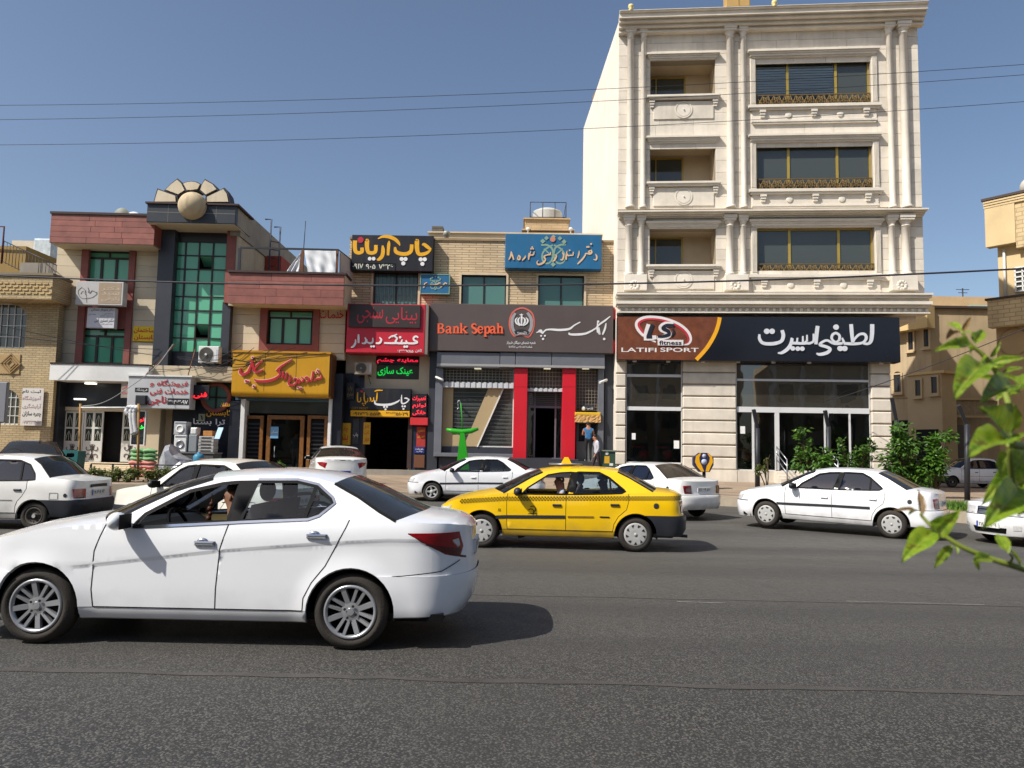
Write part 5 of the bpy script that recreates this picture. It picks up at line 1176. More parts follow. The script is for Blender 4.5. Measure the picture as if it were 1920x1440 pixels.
# street level, left: white canopy band, black shop, ornamental white doors
r=Q.rect(93,684,250,714,.9);mb=MB();n=14;P=[]
for i in range(n+1):t=i/n;P.append((lerp(r[0],r[1]+.6,t),-.9-.12*math.sin(t*3.1)))
mb.plan(P+[(r[1]+.6,.4),(r[0],.4)],r[2],r[3]);wc=part('white_canopy',mb,WHITEM,RB)
mb=MB();mb.plan([(p[0],p[1]-.03)for p in P]+[(r[1]+.6,.4),(r[0],.4)],r[3]+.001,r[3]+.06);part('canopy_coping',mb,BRONZE,wc)
qb(93,715,260,768,-.2,-.5,BLACKST,'black_fascia');qb(92,700,108,880,.3,-.5,BLACKST,'black_pier',zlow=.3)
r=Q.rect(108,768,262,872,-.3);mb=MB();mb.box(r[0],r[1],.6,.7,.3,r[3]);part('door_recess',mb,DARK,RB)
DW=pm('door_white',(206,204,198),.5,.06,dirt=.1)
def orn_door(x0,x1,parent):
 r=Q.rect(x0,771,x1,866,-.25);mb=MB();y=.25
 mb.box(r[0],r[1],y,y+.05,r[2],lerp(r[2],r[3],.38));mb.frame(r[0],r[1],lerp(r[2],r[3],.38),r[3],.07,y,y+.05);um=(r[0]+r[1])/2
 zm=lerp(r[2],r[3],.67);mb.box(um-.05,um+.05,y,y+.05,lerp(r[2],r[3],.38)+.07,r[3]-.07);mb.box(r[0]+.07,um-.05,y,y+.05,zm-.04,zm+.04);mb.box(um+.05,r[1]-.07,y,y+.05,zm-.04,zm+.04)
 d=part('door',mb,DW,parent)
 z0=lerp(r[2],r[3],.38)+.07
 for a,b_ in((r[0]+.07,um-.05),(um+.05,r[1]-.07)):
  for c,e in((z0,zm-.04),(zm+.04,r[3]-.07)):
   q=MB();q.box(a,b_,y+.02,y+.03,c,e);part('pane',q,pm('olive_glass',(44,56,44),.2,.2),d)
   uu=(a+b_)/2;w_=(b_-a)/2*.8;q=MB();q.tube([(uu-w_,y+.01,c+.05),(uu-w_*.7,y+.01,(c+e)/2),(uu,y+.01,e-.08),(uu+w_*.7,y+.01,(c+e)/2),(uu+w_,y+.01,c+.05)],.01,4);q.tube([(uu,y+.01,c+.03),(uu,y+.01,e-.1)],.008,4);part('pane_ornament',q,DW,d)
 q=MB();cz=lerp(r[2],r[3],.19);wd=(r[1]-r[0])*.4;hh=(r[3]-r[2])*.16
 for sx in(-1,1):
  for sz in(-1,1):
   P=[]
   for k in range(16):t=k/15;a=t*4.4;rr=lerp(.5,.12,t);P.append((um+sx*(wd*.55+rr*wd*math.cos(a+2.6)*1.0),y-.015,cz+sz*(hh*.55+rr*hh*math.sin(a+2.6)*1.0)))
   q.tube(P,.014,4)
   q.tube([(um,y-.015,cz),(um+sx*wd*.3,y-.015,cz+sz*hh*.9),(um+sx*wd*.1,y-.015,cz+sz*hh*1.0)],.012,4)
 q.tube([(um,y-.015,cz-hh),(um,y-.015,cz+hh)],.012,4);part('scroll_ornament',q,pm('door_iron',(70,62,56),.6,.2),d)
orn_door(119,155,RB);orn_door(156,192,RB);orn_door(228,262,RB)
r=Q.rect(190,772,228,868,-.3);
mb=MB();a=Q.rect(108,764,262,771,-.2);mb.box(a[0],a[1],.18,.3,a[2],a[3]);part('door_head',mb,CREAM,RB)
for k in range(4):
 a=Q.rect(150,868+k*4,300,873+k*4,.2+.3*k);mb=MB();mb.bbox(a[0],a[1],-.5-.3*k,.3,.3,a[3],.015);part('step',mb,TANP,RB)
for k,(px_,py)in enumerate(((155,749),(175,720))):
 u,z=qp(px_,py,.0);mb=MB();mb.box(u-.2,u+.2,-.3,-.1,z-.03,z+.03);single('canopy_light',mb,emit('shop_light',(244,240,224),1.5 if k==0 else.3),['lit spotlight over the white ornamental doors','square light under the white canopy band'][k],'lamp',Q,(u,-.2,z-.03))
qb(240,686,436,714,.55,-.4,pm('old_cream',(186,172,146),.85,.12,1,dirt=.35),'cream_beam');qb(296,762,322,870,-.5,-.7,CREAM,'niche_wall',zlow=.3);qb(262,714,300,875,.0,-.5,CREAM,'cream_pier',zlow=.3)
qb(322,714,436,880,.05,-.4,pm('navy_black_stone',(30,34,44),.25,.2),'black_shop_wall',zlow=.3)
c=Q.uv(405,745,.1);mb=MB();mb.lathe([(.62,-.06),(.62,-.14),(.46,-.14),(.46,-.04)],(c[0],0,c[1]),'Y',36);rw=part('round_window',mb,REDSTB,RB)
mb=MB();mb.lathe([(0,-.06),(.46,-.06)],(c[0],0,c[1]),'Y',30);part('pane',mb,GREENG2,rw)
mb=MB();mb.box(c[0]-.03,c[0]+.03,-.1,-.061,c[1]-.45,c[1]+.45);mb.box(c[0]-.45,c[0]+.45,-.098,-.062,c[1]-.03,c[1]+.03);part('glazing_bar',mb,BRONZE,rw)
textp('lettering','تابستان',Q,(387,768,433,782),.09,GOLDP,RB,.02);textp('lettering','ساختمان',Q,(413,755,441,764),.16,GOLDP,RB,.02)
textp('lettering','ترا بستا',Q,(362,785,422,799),.09,WHT,RB,.02)
f=1.1;r=Q.rect(239,706,357,766,f);S=thing('hardware_sign','silver box sign with red lettering over the appliance shop','sign',Q,((r[0]+r[1])/2,-.8,r[2]))
mb=MB();mb.bbox(r[0],r[1],-f,-f+.55,r[2],r[3],.02);part('board',mb,pm('sign_silver2',(178,180,182),.45,.06,dirt=.15),S)
mb=MB();mb.box(r[0]-.05,r[1]+.05,-f-.05,-f+.6,r[3],r[3]+.06);part('sign_top',mb,WHITEM,S)
DR=pm('letter_darkred',(160,36,44),.5,.06)
for s,b_,m_ in(('فروشگاه و',(281,713,353,726),DR),('خدمات فنی',(281,728,353,742),DR),('ناجی',(276,742,312,760),DR)):textp('lettering',s,Q,b_,f+.02,m_,S,.03)
a=Q.rect(314,747,354,759,f+.01);mb=MB();mb.box(a[0],a[1],-f-.01,-f,a[2],a[3]);part('number_plate',mb,BK,S);textp('lettering','۳۶۲۶۳۰۹۷',Q,(316,749,352,758),f+.016,WHT,S,.02)
a=Q.rect(253,727,278,735,f+.01);mb=MB();mb.box(a[0],a[1],-f-.01,-f,a[2],a[3]);part('number_plate',mb,BK,S);textp('lettering','فروشگاه',Q,(255,728,276,734),f+.016,WHT,S,.0)
mb=MB();a=Q.rect(254,741,274,759,f+.1);mb.bbox(a[0],a[1],-f-.14,-f+.0,a[2],a[3],.03);part('floodlight',mb,IRON,S)
f=.8;r=Q.rect(359,722,392,749,f);S=thing('technical_led_sign','small black LED sign with one glowing red word by the round window','sign',Q,((r[0]+r[1])/2,-f,r[2]))
mb=MB();mb.bbox(r[0],r[1],-f,-f+.15,r[2],r[3],.01);part('board',mb,BLK,S);textp('led_lettering','فنی',Q,(363,735,388,747),f+.01,emit('led_red3',(255,30,40),2.0),S,.02)
f=.9;r=Q.rect(247,771,271,834,f);S=thing('tall_led_sign','tall black LED board with a red and a green word beside the sacks','sign',Q,((r[0]+r[1])/2,-f,r[2]))
mb=MB();mb.bbox(r[0],r[1],-f,-f+.15,r[2],r[3],.01);part('board',mb,BLK,S);mb=MB();mb.frame(r[0]-.03,r[1]+.03,r[2]-.03,r[3]+.03,.04,-f-.01,-f+.14);part('rim',mb,WHITEM,S)
textp('led_lettering','لوازم',Q,(249,783,270,793),f+.012,emit('led_red3',(255,30,40),2.0),S,.02);textp('led_lettering','خرید',Q,(249,797,270,807),f+.012,emit('led_green2',(20,230,60),1.6),S,.02)
for s,y0 in(('فروش',773),('خدمات',811),('یدکی',821)):textp('lettering',s,Q,(250,y0,269,y0+8),f+.012,pm('led_off',(50,78,64),.6,.1),S,.0)
board(Q,227,719,240,746,.9,pm('poster_mixed',(150,140,132),.6,.3,6),'hanging_poster','small poster hanging left of the silver hardware sign',[('فنی',.1,.1,.9,.4),('لوازم',.1,.55,.9,.8)],REDLET,.04)
board(Q,287,773,302,815,-.45,pm('poster_amber',(206,156,60),.6,.1),'amber_poster','amber poster with red lettering inside the appliance shop niche',[('خدمات',.1,.1,.9,.35),('لوازم',.1,.45,.9,.65),('خانگی',.1,.72,.9,.92)],REDLET)
board(Q,372,776,384,790,.12,pm('poster_sage',(140,150,130),.6,.1),'energy_label','small grey green label on the black shop wall above the machines',[('۱',.3,.2,.7,.8)],BK,.04)
ac_unit(Q,372,649,410,680,.75,.35,'white air conditioner on the black tower below the green glass')
# estate agency: yellow sign, wood framed doors
f=.95;r=Q.rect(435,662,617,744,f);S=thing('estate_agency_sign','golden yellow estate agency sign with red calligraphy','sign',Q,((r[0]+r[1])/2,-.5,r[2]))
YS=pm('agency_yellow',(190,140,32),.32,.06,1);pr=[]
for k in range(7):a=k/6*math.pi/2;pr.append((-f+.16-.16*math.cos(a),r[2]+.2-.2*math.sin(a)))
pr=[(-f,r[3])]+pr+[(0,r[2]),(0,r[3])]
mb=MB();mb.prof(r[0],r[1],pr);part('board',mb,YS,S)
mb=MB();mb.box(r[0]-.03,r[1]+.05,-f-.04,.0,r[3],r[3]+.08);part('sign_top',mb,pm('agency_gold',(182,128,24),.4,.08),S)
mb=MB();mb.box(r[1],r[1]+.08,-f+.05,.0,r[2]+.03,r[3]);part('sign_side',mb,pm('agency_brown',(92,56,22),.6,.1),S)
for px_ in(496,555):u=qp(px_,700,f)[0];mb=MB();mb.box(u-.008,u+.008,-f-.003,-f+.01,r[2]+.2,r[3]);part('sheet_joint',mb,BK,S)
AGR=pm('agency_red',(176,34,40),.45,.06);AGW=pm('agency_rim',(214,190,180),.5,.05)
AG=[[(500,405,14),(495,440,26),(520,460,30),(560,440,28),(585,390,24),(600,340,14)],[(580,340,10),(600,370,24),(610,420,26),(640,440,22),(690,420,16)],[(610,430,20),(640,380,20),(685,340,14)],[(615,500,16),(640,515,26),(720,515,30),(790,495,28),(830,460,24),(825,420,18),(860,380,18),(935,330,12)],[(800,430,16),(830,400,20),(860,375,14)],[(860,430,16),(855,470,24),(845,490,18)],[(890,440,12),(880,480,22),(870,500,14)],[(915,460,8),(915,500,22),(905,540,22),(940,550,22),(970,530,20),(975,500,14),(955,490,14),(945,510,12)],[(985,490,10),(1000,515,20),(985,535,14)],[(1010,480,10),(1030,500,20),(1015,525,16)],[(1040,490,10),(1060,480,18),(1075,510,20),(1050,525,14)],[(1110,430,12),(1105,480,22),(1095,520,16)],[(1180,460,10),(1175,490,20),(1150,495,18),(1135,500,16),(1120,515,14)],[(545,515,13)],[(565,520,12)],[(610,560,13)],[(985,570,11)],[(1008,575,11)],[(1150,425,11)],[(1138,440,9)],[(1160,440,9)],[(600,315,10)]]
part('lettering_rim',strokes(Q,[[(x,y,w_*.9+4)for x,y,w_ in st]if len(st)>1 else[(st[0][0],st[0][1],st[0][2]*1.3)]for st in AG],f+.01,org=(340,600),k=4.5,dy=.02),AGW,S)
part('lettering',strokes(Q,[[(x,y,w_*.74)for x,y,w_ in st]for st in AG],f+.07,org=(340,600),k=4.5,dy=.04),AGR,S)
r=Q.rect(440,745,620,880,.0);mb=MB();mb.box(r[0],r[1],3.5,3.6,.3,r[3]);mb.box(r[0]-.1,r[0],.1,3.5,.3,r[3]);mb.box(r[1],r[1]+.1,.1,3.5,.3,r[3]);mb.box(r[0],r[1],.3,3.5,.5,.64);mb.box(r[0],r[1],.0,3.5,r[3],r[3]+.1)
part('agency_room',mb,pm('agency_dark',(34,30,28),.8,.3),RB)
qb(441,745,618,752,.3,-.1,pm('blue_tile',(64,92,112),.4,.2),'blue_lintel');qb(441,752,618,776,-.1,-.2,DARKG,'transom_glass')
for x0,x1 in((449,457),(614,620)):qb(x0,748,x1,880,.4,-.2,WHITEM,'white_post',zlow=.5)
qb(428,752,449,880,.3,-.1,BLACKST,'black_pier',zlow=.3);qb(620,700,640,880,.25,-.1,BLACKST,'black_pier',zlow=.3)
for k,(x0,x1)in enumerate(((455,492),(499,569),(575,613))):
 r=Q.rect(x0,779,x1,878,.1);mb=MB();mb.frame(r[0],r[1],.62,r[3],.13 if k!=1 else.16,-.1,.05);dd=part('wood_frame',mb,WOOD,RB)
 if k!=1:
  mb=MB();mb.box(r[0]+.13,r[1]-.13,.02,.03,.7,r[3]-.13);part('dark_panel',mb,DARK,dd)
  for q in range(12):
   z=lerp(.75,r[3]-.2,q/12);mb=MB();mb.box(r[0]+.13,r[1]-.13,-.03,.015,z,z+.06);part('slat',mb,IRON,dd)
 else:
  mb=MB();mb.box(r[0]+.16,r[1]-.16,.0,.01,.7,r[3]-.16);part('pane',mb,SHOPG,dd)
  mb=MB();u=lerp(r[0],r[1],.24);mb.tube([(u,-.12,1.25),(u,-.15,1.3),(u,-.15,1.65),(u,-.12,1.7)],.02,6);part('handle',mb,STEEL,dd)
board(Q,507,800,522,822,.12,pm('poster_sky',(110,160,196),.5,.1),'blue_notice','light blue notice on the estate agency door glass',[('مسکن',.1,.3,.9,.6)],WHT,.02)
for k in range(3):a=Q.rect(440,876+k*3,625,880+k*3,.3+.25*k);mb=MB();mb.bbox(a[0],a[1],-.45-.25*k,.2,.3,a[3],.012);part('step',mb,CONC,RB)
u,z=Q.uv(228,401,-2.5);t=thing('satellite_dish','grey dish top peeking over the red roof band','dish',Q,(u,2.5,z-.8));mb=MB();mb.lathe([(0,-.1),(.2,-.08),(.36,0)],(u,2.5,z-.08),'Y',20);part('dish',mb,pm('dish_grey',(120,124,112),.6,.1),t);mb=MB();mb.tube([(u,2.6,z-.9),(u,2.6,z-.1)],.03,5);part('mast',mb,IRON,t)
u,z=Q.uv(250,404,-2.5);mb=MB();mb.lathe([(0,-.1),(.3,-.08),(.38,0)],(u,2.5,z-.2),'Y',20);mb.tube([(u,2.6,z-.9),(u,2.6,z-.1)],.03,5);single('satellite_dish',mb,WHITEM,'white dish rim on the roof next to the black tower cap','dish',Q,(u,2.5,z-.9))
# far-left tan brick house
LB=Fr(50,30.8,.0)
LH=thing('tan_brick_house','yellow tan brick house with arched window at the far left','building',LB,(LB.uv(40,860)[0],0,.3))
YB=coursed('yellow_brick',(180,160,122),(142,124,96),.28,.09,.012,.6,.12)
def lbx(x0,y0,x1,y1,front,back,m,name,parent=LH,zlow=None):
 r=LB.rect(x0,y0,x1,y1,front);mb=MB();mb.bbox(r[0],r[1],-front,-back,r[2]if zlow is None else zlow,r[3],.008);return part(name,mb,m,parent)
w1_=LB.rect(-40,568,49,652);w2_=LB.rect(-30,728,36,796);r=LB.rect(-130,558,101,880)
mb=MB();wall_with_holes(mb,r[0],r[1],.3,r[3],[w1_,w2_],0,.35);part('brick_wall',mb,YB,LH)
r=LB.rect(-130,515,98,559,.9);mb=MB();mb.box(r[0],r[1],-.9,.4,r[2],r[3]);part('balcony_band',mb,YB,LH)
for k in range(4):
 zz=lerp(r[2]+.2,r[3]-.3,k/3.4)
 for i in range(22):
  u=r[1]-.12-.26*i-(.13 if k%2 else 0);mb=MB();mb.box(u-.09,u+.09,-.93,-.9,zz,zz+.06);part('brick',mb,pm('band_brick',(190,164,114),.85,.1,orand=.1),LH)
mb=MB();mb.box(r[0],r[1]+.05,-.98,.4,r[3],r[3]+.1);part('coping',mb,pm('grey_coping',(128,116,96),.85,.1),LH)
for(w_,nm)in((w1_,1),(w2_,2)):
 mb=MB();mb.frame(w_[0],w_[1],w_[2],w_[3],.05,.1,.16);n=7
 for i in range(1,n):u=lerp(w_[0],w_[1],i/n);mb.box(u-.012,u+.012,.08,.1,w_[2],w_[3])
 for i in range(1,4):z=lerp(w_[2],w_[3],i/4);mb.box(w_[0],w_[1],.075,.095,z-.012,z+.012)
 ww=part('window',mb,WHITEM,LH);q=MB();q.box(w_[0],w_[1],.13,.14,w_[2],w_[3]);part('pane',q,DARKG,ww)
 for sx in(0,1):
  P=[];cu=(w_[0]+w_[1])/2;R_=(w_[1]-w_[0])/2;hh=.55
  for i in range(7):a=i/6*math.pi/2;P.append((cu+(1 if sx else-1)*R_*math.cos(a),w_[3]-hh+hh*math.sin(a)))
  P.append((cu+(1 if sx else-1)*R_,w_[3]));mb=MB();mb.prism(P,-.004,.2);part('arch_spandrel',mb,YB,LH)
lbx(-5,664,37,701,.04,-.02,pm('terracotta',(172,146,104),.85,.1),'relief_panel')
c=LB.uv(20,682,.05);mb=MB()
for k in(.16,.28,.4):mb.ribbon([(c[0]-k,c[1],.05),(c[0],c[1]+k,.05),(c[0]+k,c[1],.05),(c[0],c[1]-k,.05),(c[0]-k,c[1],.05)],-.08,1,.04)
part('relief_diamond',mb,pm('terracotta2',(150,124,84),.85,.1),LH)
mb=MB();r=LB.rect(-130,460,60,520,-2.5);mb.box(r[0],r[1]-.3,2.5,6,.3,r[3]);part('upper_storey',mb,pm('ochre_wall',(150,124,74),.85,.12),LH)
r=LB.rect(38,480,112,515,-.6);mb=MB();mb.box(r[0],r[1],.6,8,.3,r[2]+.5);part('side_wing',mb,CONC,LH)
RL=thing('roof_railing','dark iron railing sloping along the left house roof','railing',LB,(LB.uv(60,480)[0],.5,r[3]))
a=LB.uv(8,452,-2.0);b_=LB.uv(106,497,.1);mb=MB()
for k in range(17):t=k/16;x,y,z=lerp(a[0],b_[0],t),lerp(2.0,-.1,t),lerp(a[1],b_[1],t);mb.tube([(x,y,z-.95),(x,y,z)],.014,4)
part('balusters',mb,IRON,RL)['kind']='stuff'
mb=MB();mb.tube([(a[0],2,a[1]),(b_[0],-.1,b_[1])],.022,5);mb.tube([(a[0],2,a[1]-.9),(b_[0],-.1,b_[1]-.9)],.018,5);part('rail',mb,IRON,RL)
mb=MB();p=LB.uv(8,425,-2.0);mb.tube([(p[0],2,a[1]-1),(p[0],2,p[1]),(p[0]-1.5,2,p[1]+.05)],.04,5);part('post',mb,pm('dark_red_iron',(96,44,40),.6,.1),RL)
r=LB.rect(60,446,98,500,-5);mb=MB();mb.bbox(r[0],r[1],5,6.2,r[2]-1,r[3],.1)
single('roof_cooler',mb,pm('foil',(186,196,200),.4,.25,5,metal=.2),'pale blue grey evaporative cooler behind the roof railing','cooler',LB,((r[0]+r[1])/2,5,r[2]-1))
r=LB.rect(20,448,112,520,-9);mb=MB();mb.box(r[0],r[1]+.6,9,14,.3,r[3]-.1);single('pale_block',mb,pm('pale_wall',(206,194,172),.85,.1),'pale block of a house standing behind the left roof railing','building',LB,((r[0]+r[1])/2,9,.3))
f=.1;r=LB.rect(40,728,80,798,f);S=thing('beauty_school_banner','white banner with black and faded lettering on the left brick wall','banner',LB,((r[0]+r[1])/2,-f,r[2]))
mb=MB();mb.box(r[0],r[1],-f,-f+.03,r[2],r[3]);part('board',mb,pm('banner_white',(210,206,200),.7,.05),S)
FD=pm('letter_faded',(170,140,146),.7,.1)
for s,y0,y1,m_ in(('ثبت نام',731,739,BK),('آموزشگاه',742,752,FD),('آرایشگری',757,767,FD),('چهره سازان',771,782,BK),('۰۷۱۳۲۳۳۰۱۱۲',788,795,FD)):textp('lettering',s,LB,(42,y0,77,y1),f+.005,m_,S,.015)
r=LB.rect(-14,716,11,792,1.0);mb=MB();mb.bbox(r[0],r[1],-1.0,-.85,r[2],r[3],.03);mb.tube([((r[0]+r[1])/2,-.9,.3),((r[0]+r[1])/2,-.9,r[2])],.05,8)
single('grey_board',mb,pm('grey_board',(120,122,128),.5,.08),'grey board on a post cut by the left picture edge','sign',LB,((r[0]+r[1])/2,-.9,.3))
# side street at the right
def brown_house():
 FH=Fr(1751,46.0,-2.0);c=FH.o;r=at(1872,600,46.0);zt=at(1800,579,46)[2]
 H=thing('brown_render_house','beige rendered house with narrow windows, half in the shade of the tall building','building',FH,(0,0,.3))
 BR=pm('beige_house_render',(178,158,126),.9,.12,.6,.15,12,streak=.3);BR2=pm('beige_house_face',(190,168,132),.9,.08,.8);W=pm('dim_glass',(44,42,42),.3,.2);LP=pm('parapet_ochre',(206,178,124),.85,.08)  # sunlight on the parapet is put into a brighter ochre; the ledge shares it
 I=FH.M.inverted()
 def fb(x0,y0,x1,y1,f,bk,m,name,zl=None):
  q=FH.rect(x0,y0,x1,y1,f);mb=MB();mb.bbox(q[0],q[1],-f,-bk,q[2]if zl is None else zl,q[3],.01);return part(name,mb,m,H)
 P=[I@Vector(p)for p in((c.x,c.y,0),(r.x+8,46,0),(r.x+8,60,0),(20,60,0))];l=Vector((-7.0,0,0))
 mb=MB();mb.plan([(p.x,p.y)for p in P]+[(l.x,l.y)],.2,zt);part('wall',mb,BR,H)
 mb=MB();P2=[I@Vector(p)for p in((c.x-.2,45.8,0),(r.x+8,45.8,0),(r.x+8,46.3,0),(c.x,46.3,0))];mb.plan([(p.x,p.y)for p in P2],zt,zt+.14);part('coping',mb,pm('dark_coping2',(70,58,52),.7,.1),H)
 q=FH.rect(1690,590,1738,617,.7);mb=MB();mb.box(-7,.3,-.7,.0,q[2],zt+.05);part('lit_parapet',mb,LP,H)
 for(x0,y0,x1,y1)in((1704,622,1713,656),(1733,616,1742,650),(1677,702,1690,735)):
  w=fb(x0,y0,x1,y1,.02,.0,W,'window');q=FH.rect(x0,y0,x1,y1,.02)
  mb=MB();mb.frame(q[0]-.1,q[1]+.1,q[2]-.1,q[3]+.08,.1,-.09,.0);part('window_frame',mb,BR2,H);mb=MB();mb.box(q[0]-.16,q[1]+.16,-.2,.0,q[2]-.2,q[2]-.105);part('sill',mb,BR2,H)
  mb=MB();um=(q[0]+q[1])/2;mb.box(um-.03,um+.03,-.05,-.021,q[2],q[3]);part('mullion',mb,IRON,w)
 q=FH.rect(1677,697,1690,735,.02);mb=MB();mb.lathe([(0,-.03),((q[1]-q[0])/2,-.03),((q[1]-q[0])/2+.12,-.06)],((q[0]+q[1])/2,0,q[3]-.35),'Y',16,False,0,math.pi);part('arch_head',mb,W,H)
 fb(1702,700,1767,860,1.3,0,BR2,'lower_block',.3);fb(1700,697,1770,702,1.4,0,LP,'ledge')
 for(x0,y0,x1,y1)in((1717,712,1727,742),(1747,706,1758,737)):
  w=fb(x0,y0,x1,y1,1.32,1.30,W,'window');q=FH.rect(x0,y0,x1,y1,1.32);mb=MB();mb.frame(q[0]-.1,q[1]+.1,q[2]-.1,q[3]+.08,.1,-1.39,-1.3);part('window_frame',mb,BR2,H);mb=MB();mb.box(q[0]-.16,q[1]+.16,-1.5,-1.3,q[2]-.2,q[2]-.105);part('sill',mb,BR2,H)
 fb(1718,805,1760,860,1.33,1.29,DARK,'garage_door',.3);fb(1673,788,1709,860,.05,0,DARK,'gateway',.3);fb(1660,640,1700,643,.06,0,BR,'string_course');fb(1664,745,1700,747,.06,0,BR,'string_course')
 def wpart(name,mb,m,p):mb.v=[tuple(I@Vector(v))for v in mb.v];return part(name,mb,m,p)
 g0=at(1775,800,45.3);g1=at(1868,800,45.3);zr=at(1820,750,45)[2];zl=at(1820,783,45)[2]
 mb=MB();mb.box(g0.x,g1.x,45.1,45.3,zl,zr);wpart('lattice_band',mb,pm('lattice',(150,136,112),.9,.25,6),H)
 for z in(zl,zr):mb=MB();mb.box(g0.x-.05,g1.x,45.0,45.35,z,z+.12);wpart('band_rail',mb,BR2,H)
 ga=at(1785,850,45.2);gb=at(1818,850,45.2);zg_=at(1800,800,45)[2];mb=MB();mb.box(ga.x,gb.x,45.15,45.3,.3,zg_-.4);mb.lathe([(0,45.15),((gb.x-ga.x)/2,45.15),((gb.x-ga.x)/2,45.3)],((ga.x+gb.x)/2,0,zg_-.4),'Y',16,False,0,math.pi)
 wpart('arched_gate',mb,pm('gate_grey',(92,88,84),.6,.1),H)
 ta=at(1770,570,60);mb=MB();mb.plan([(ta.x-3,58),(ta.x+7,58),(ta.x+7,66),(ta.x-3,66)],.3,at(1800,556,58)[2]);b2=single('rear_house',mb,pm('rear_house',(186,160,122),.85,.1),'pale tan house top showing beyond the brown house roof','building',WF,(ta.x,58,.3))
 q=at(1812,538,58);mb=MB();mb.tube([(q.x,58.5,q.z-2),(q.x,58.5,q.z)],.05,5);mb.tube([(q.x-.5,58.5,q.z-.1),(q.x+.5,58.5,q.z-.1)],.025,4);mb.tube([(q.x-.35,58.5,q.z-.35),(q.x+.35,58.5,q.z-.35)],.025,4)
 single('tv_antenna',mb,IRON,'small television antenna on the pale rear house roof','antenna',WF,(q.x,58.5,q.z-2))
 q0=at(1822,571,47.5);mb=MB();mb.bbox(q0.x-.1,q0.x+1.5,47.5,48.6,zt-.1,zt+.55,.03);single('roof_cooler',mb,pm('cooler_teal',(130,170,164),.6,.1),'teal cooler box on the brown house roof edge','cooler',WF,(q0.x+.7,48,zt))
brown_house()
def corner_house():
 c=at(1850,400,37.0);a=math.atan(-1.3);fr=Fr(1864,37.0,-1.3)
 H=thing('ochre_brick_house','tall ochre brick house at the right picture edge','building',fr,(0,0,.3))
 OB=coursed('ochre_brick',(202,180,138),(166,146,112),.5,.2,.02,.6,.08);OP=pm('ochre_plain',(204,182,140),.85,.08,1)
 zt=fr.uv(1855,378)[1];zu=fr.uv(1870,468)[1];L_=16
 mb=MB();mb.box(.35,L_,.3,9,.2,zt-.1);part('core',mb,OP,H)
 mb=MB();mb.box(0,1.3,-.16,.3,fr.uv(1862,463)[1],zt);part('corner_pier',mb,OP,H)
 mb=MB();mb.box(1.3,L_,-.1,.3,zu-.1,zt-.3);part('brick_band',mb,OB,H)
 mb=MB();mb.box(-.1,L_,-.28,.4,zt,zt+.12);part('coping',mb,pm('dark_coping2',(70,58,52),.7,.1),H)
 for k in range(3):mb=MB();mb.box(-.03,L_,-.24+.03*k,-.1,zt-.12-.12*k,zt-.03-.12*k);part('moulding',mb,OP,H)
 z3=fr.uv(1862,564)[1];z4=fr.uv(1862,615)[1]
 mb=MB();mb.box(0,L_,-.2,.3,z4,z3);part('balcony_band',mb,OB,H);mb=MB();mb.box(-.08,L_,-.28,.3,z3,z3+.1);part('coping',mb,pm('dark_coping2',(70,58,52),.7,.1),H)
 u0=fr.uv(1900,545)[0];z0=fr.uv(1905,545)[1];z1=fr.uv(1905,500)[1]
 mb=MB();mb.box(u0,u0+4,.27,.29,z0,z1);w_=part('window',mb,DARKG,H)
 mb=MB()
 for k in range(12):mb.box(u0+.3*k,u0+.3*k+.06,.2,.26,z0,z1)
 for k in range(6):z=lerp(z0,z1,k/5);mb.box(u0,u0+3.6,.2,.26,z-.03,z+.03)
 part('window_lattice',mb,WHITEM,w_)
 p0=fr.uv(1879,468)[0];mb=MB();mb.tube([(p0,.2,z3),(p0,.2,zu)],.06,8);part('downpipe',mb,WHITEM,H)
 cu,cz=fr.uv(1898,640);mb=MB();mb.lathe([(0,.27),(.55,.27),(.6,.2),(.7,.2),(.7,.3)],(cu,0,cz),'Y',26);part('oval_window',mb,pm('oval_dim',(84,74,62),.8,.1),H)
 mb=MB();mb.box(.2,L_,.2,.3,.2,z4);part('lower_wall',mb,pm('lower_brown',(166,142,104),.9,.1),H)
 q=fr.uv(1918,330,-1);mb=MB();mb.sphere((q[0]+.3,1,zt+.6),.45,14,10);mb.tube([(q[0]+.3,1,zt),(q[0]+.3,1,zt+.3)],.06,6);single('roof_globe',mb,pm('globe_grey',(190,186,176),.5,.06),'pale globe on the roof of the ochre house at the right edge','finial',fr,(q[0]+.3,1,zt))
corner_house()
for i,(x0,x1,h,rgb)in enumerate(((-46,-22,13,(190,170,136)),(-20,-3,11.5,(214,202,178)),(0,15,15,(188,160,122)),(18,44,12,(204,186,156)))):
 mb=MB();mb.box(x0,x1,-34,-22,0,h);lbs=['tan house across the road, left of the four','cream house across the road, second of the four','brown house across the road, tallest of the four','pale house across the road, right of the four']
 t=thing('opposite_house',lbs[i],'building',WF,((x0+x1)/2,-22,0));part('wall',mb,pm('opp%d'%i,rgb,.9,.12),t)
 for k in range(int((x1-x0)/3)):
  for z in(1.0,4.2,7.4,10.2)[:3 if h<13 else 4]:
   mb=MB();mb.box(x0+.8+3*k,x0+2.4+3*k,-22,-21.95,z,z+1.8);part('window',mb,DARKG,t)
  mb=MB();mb.box(x0+.1+3*k,x0+.45+3*k,-22,-21.6,0,h-.6);part('pilaster',mb,WHITEPL,t)
 mb=MB();mb.box(x0-.2,x1+.2,-22.2,-21.3,h-.6,h);part('cornice',mb,WHITEPL,t)
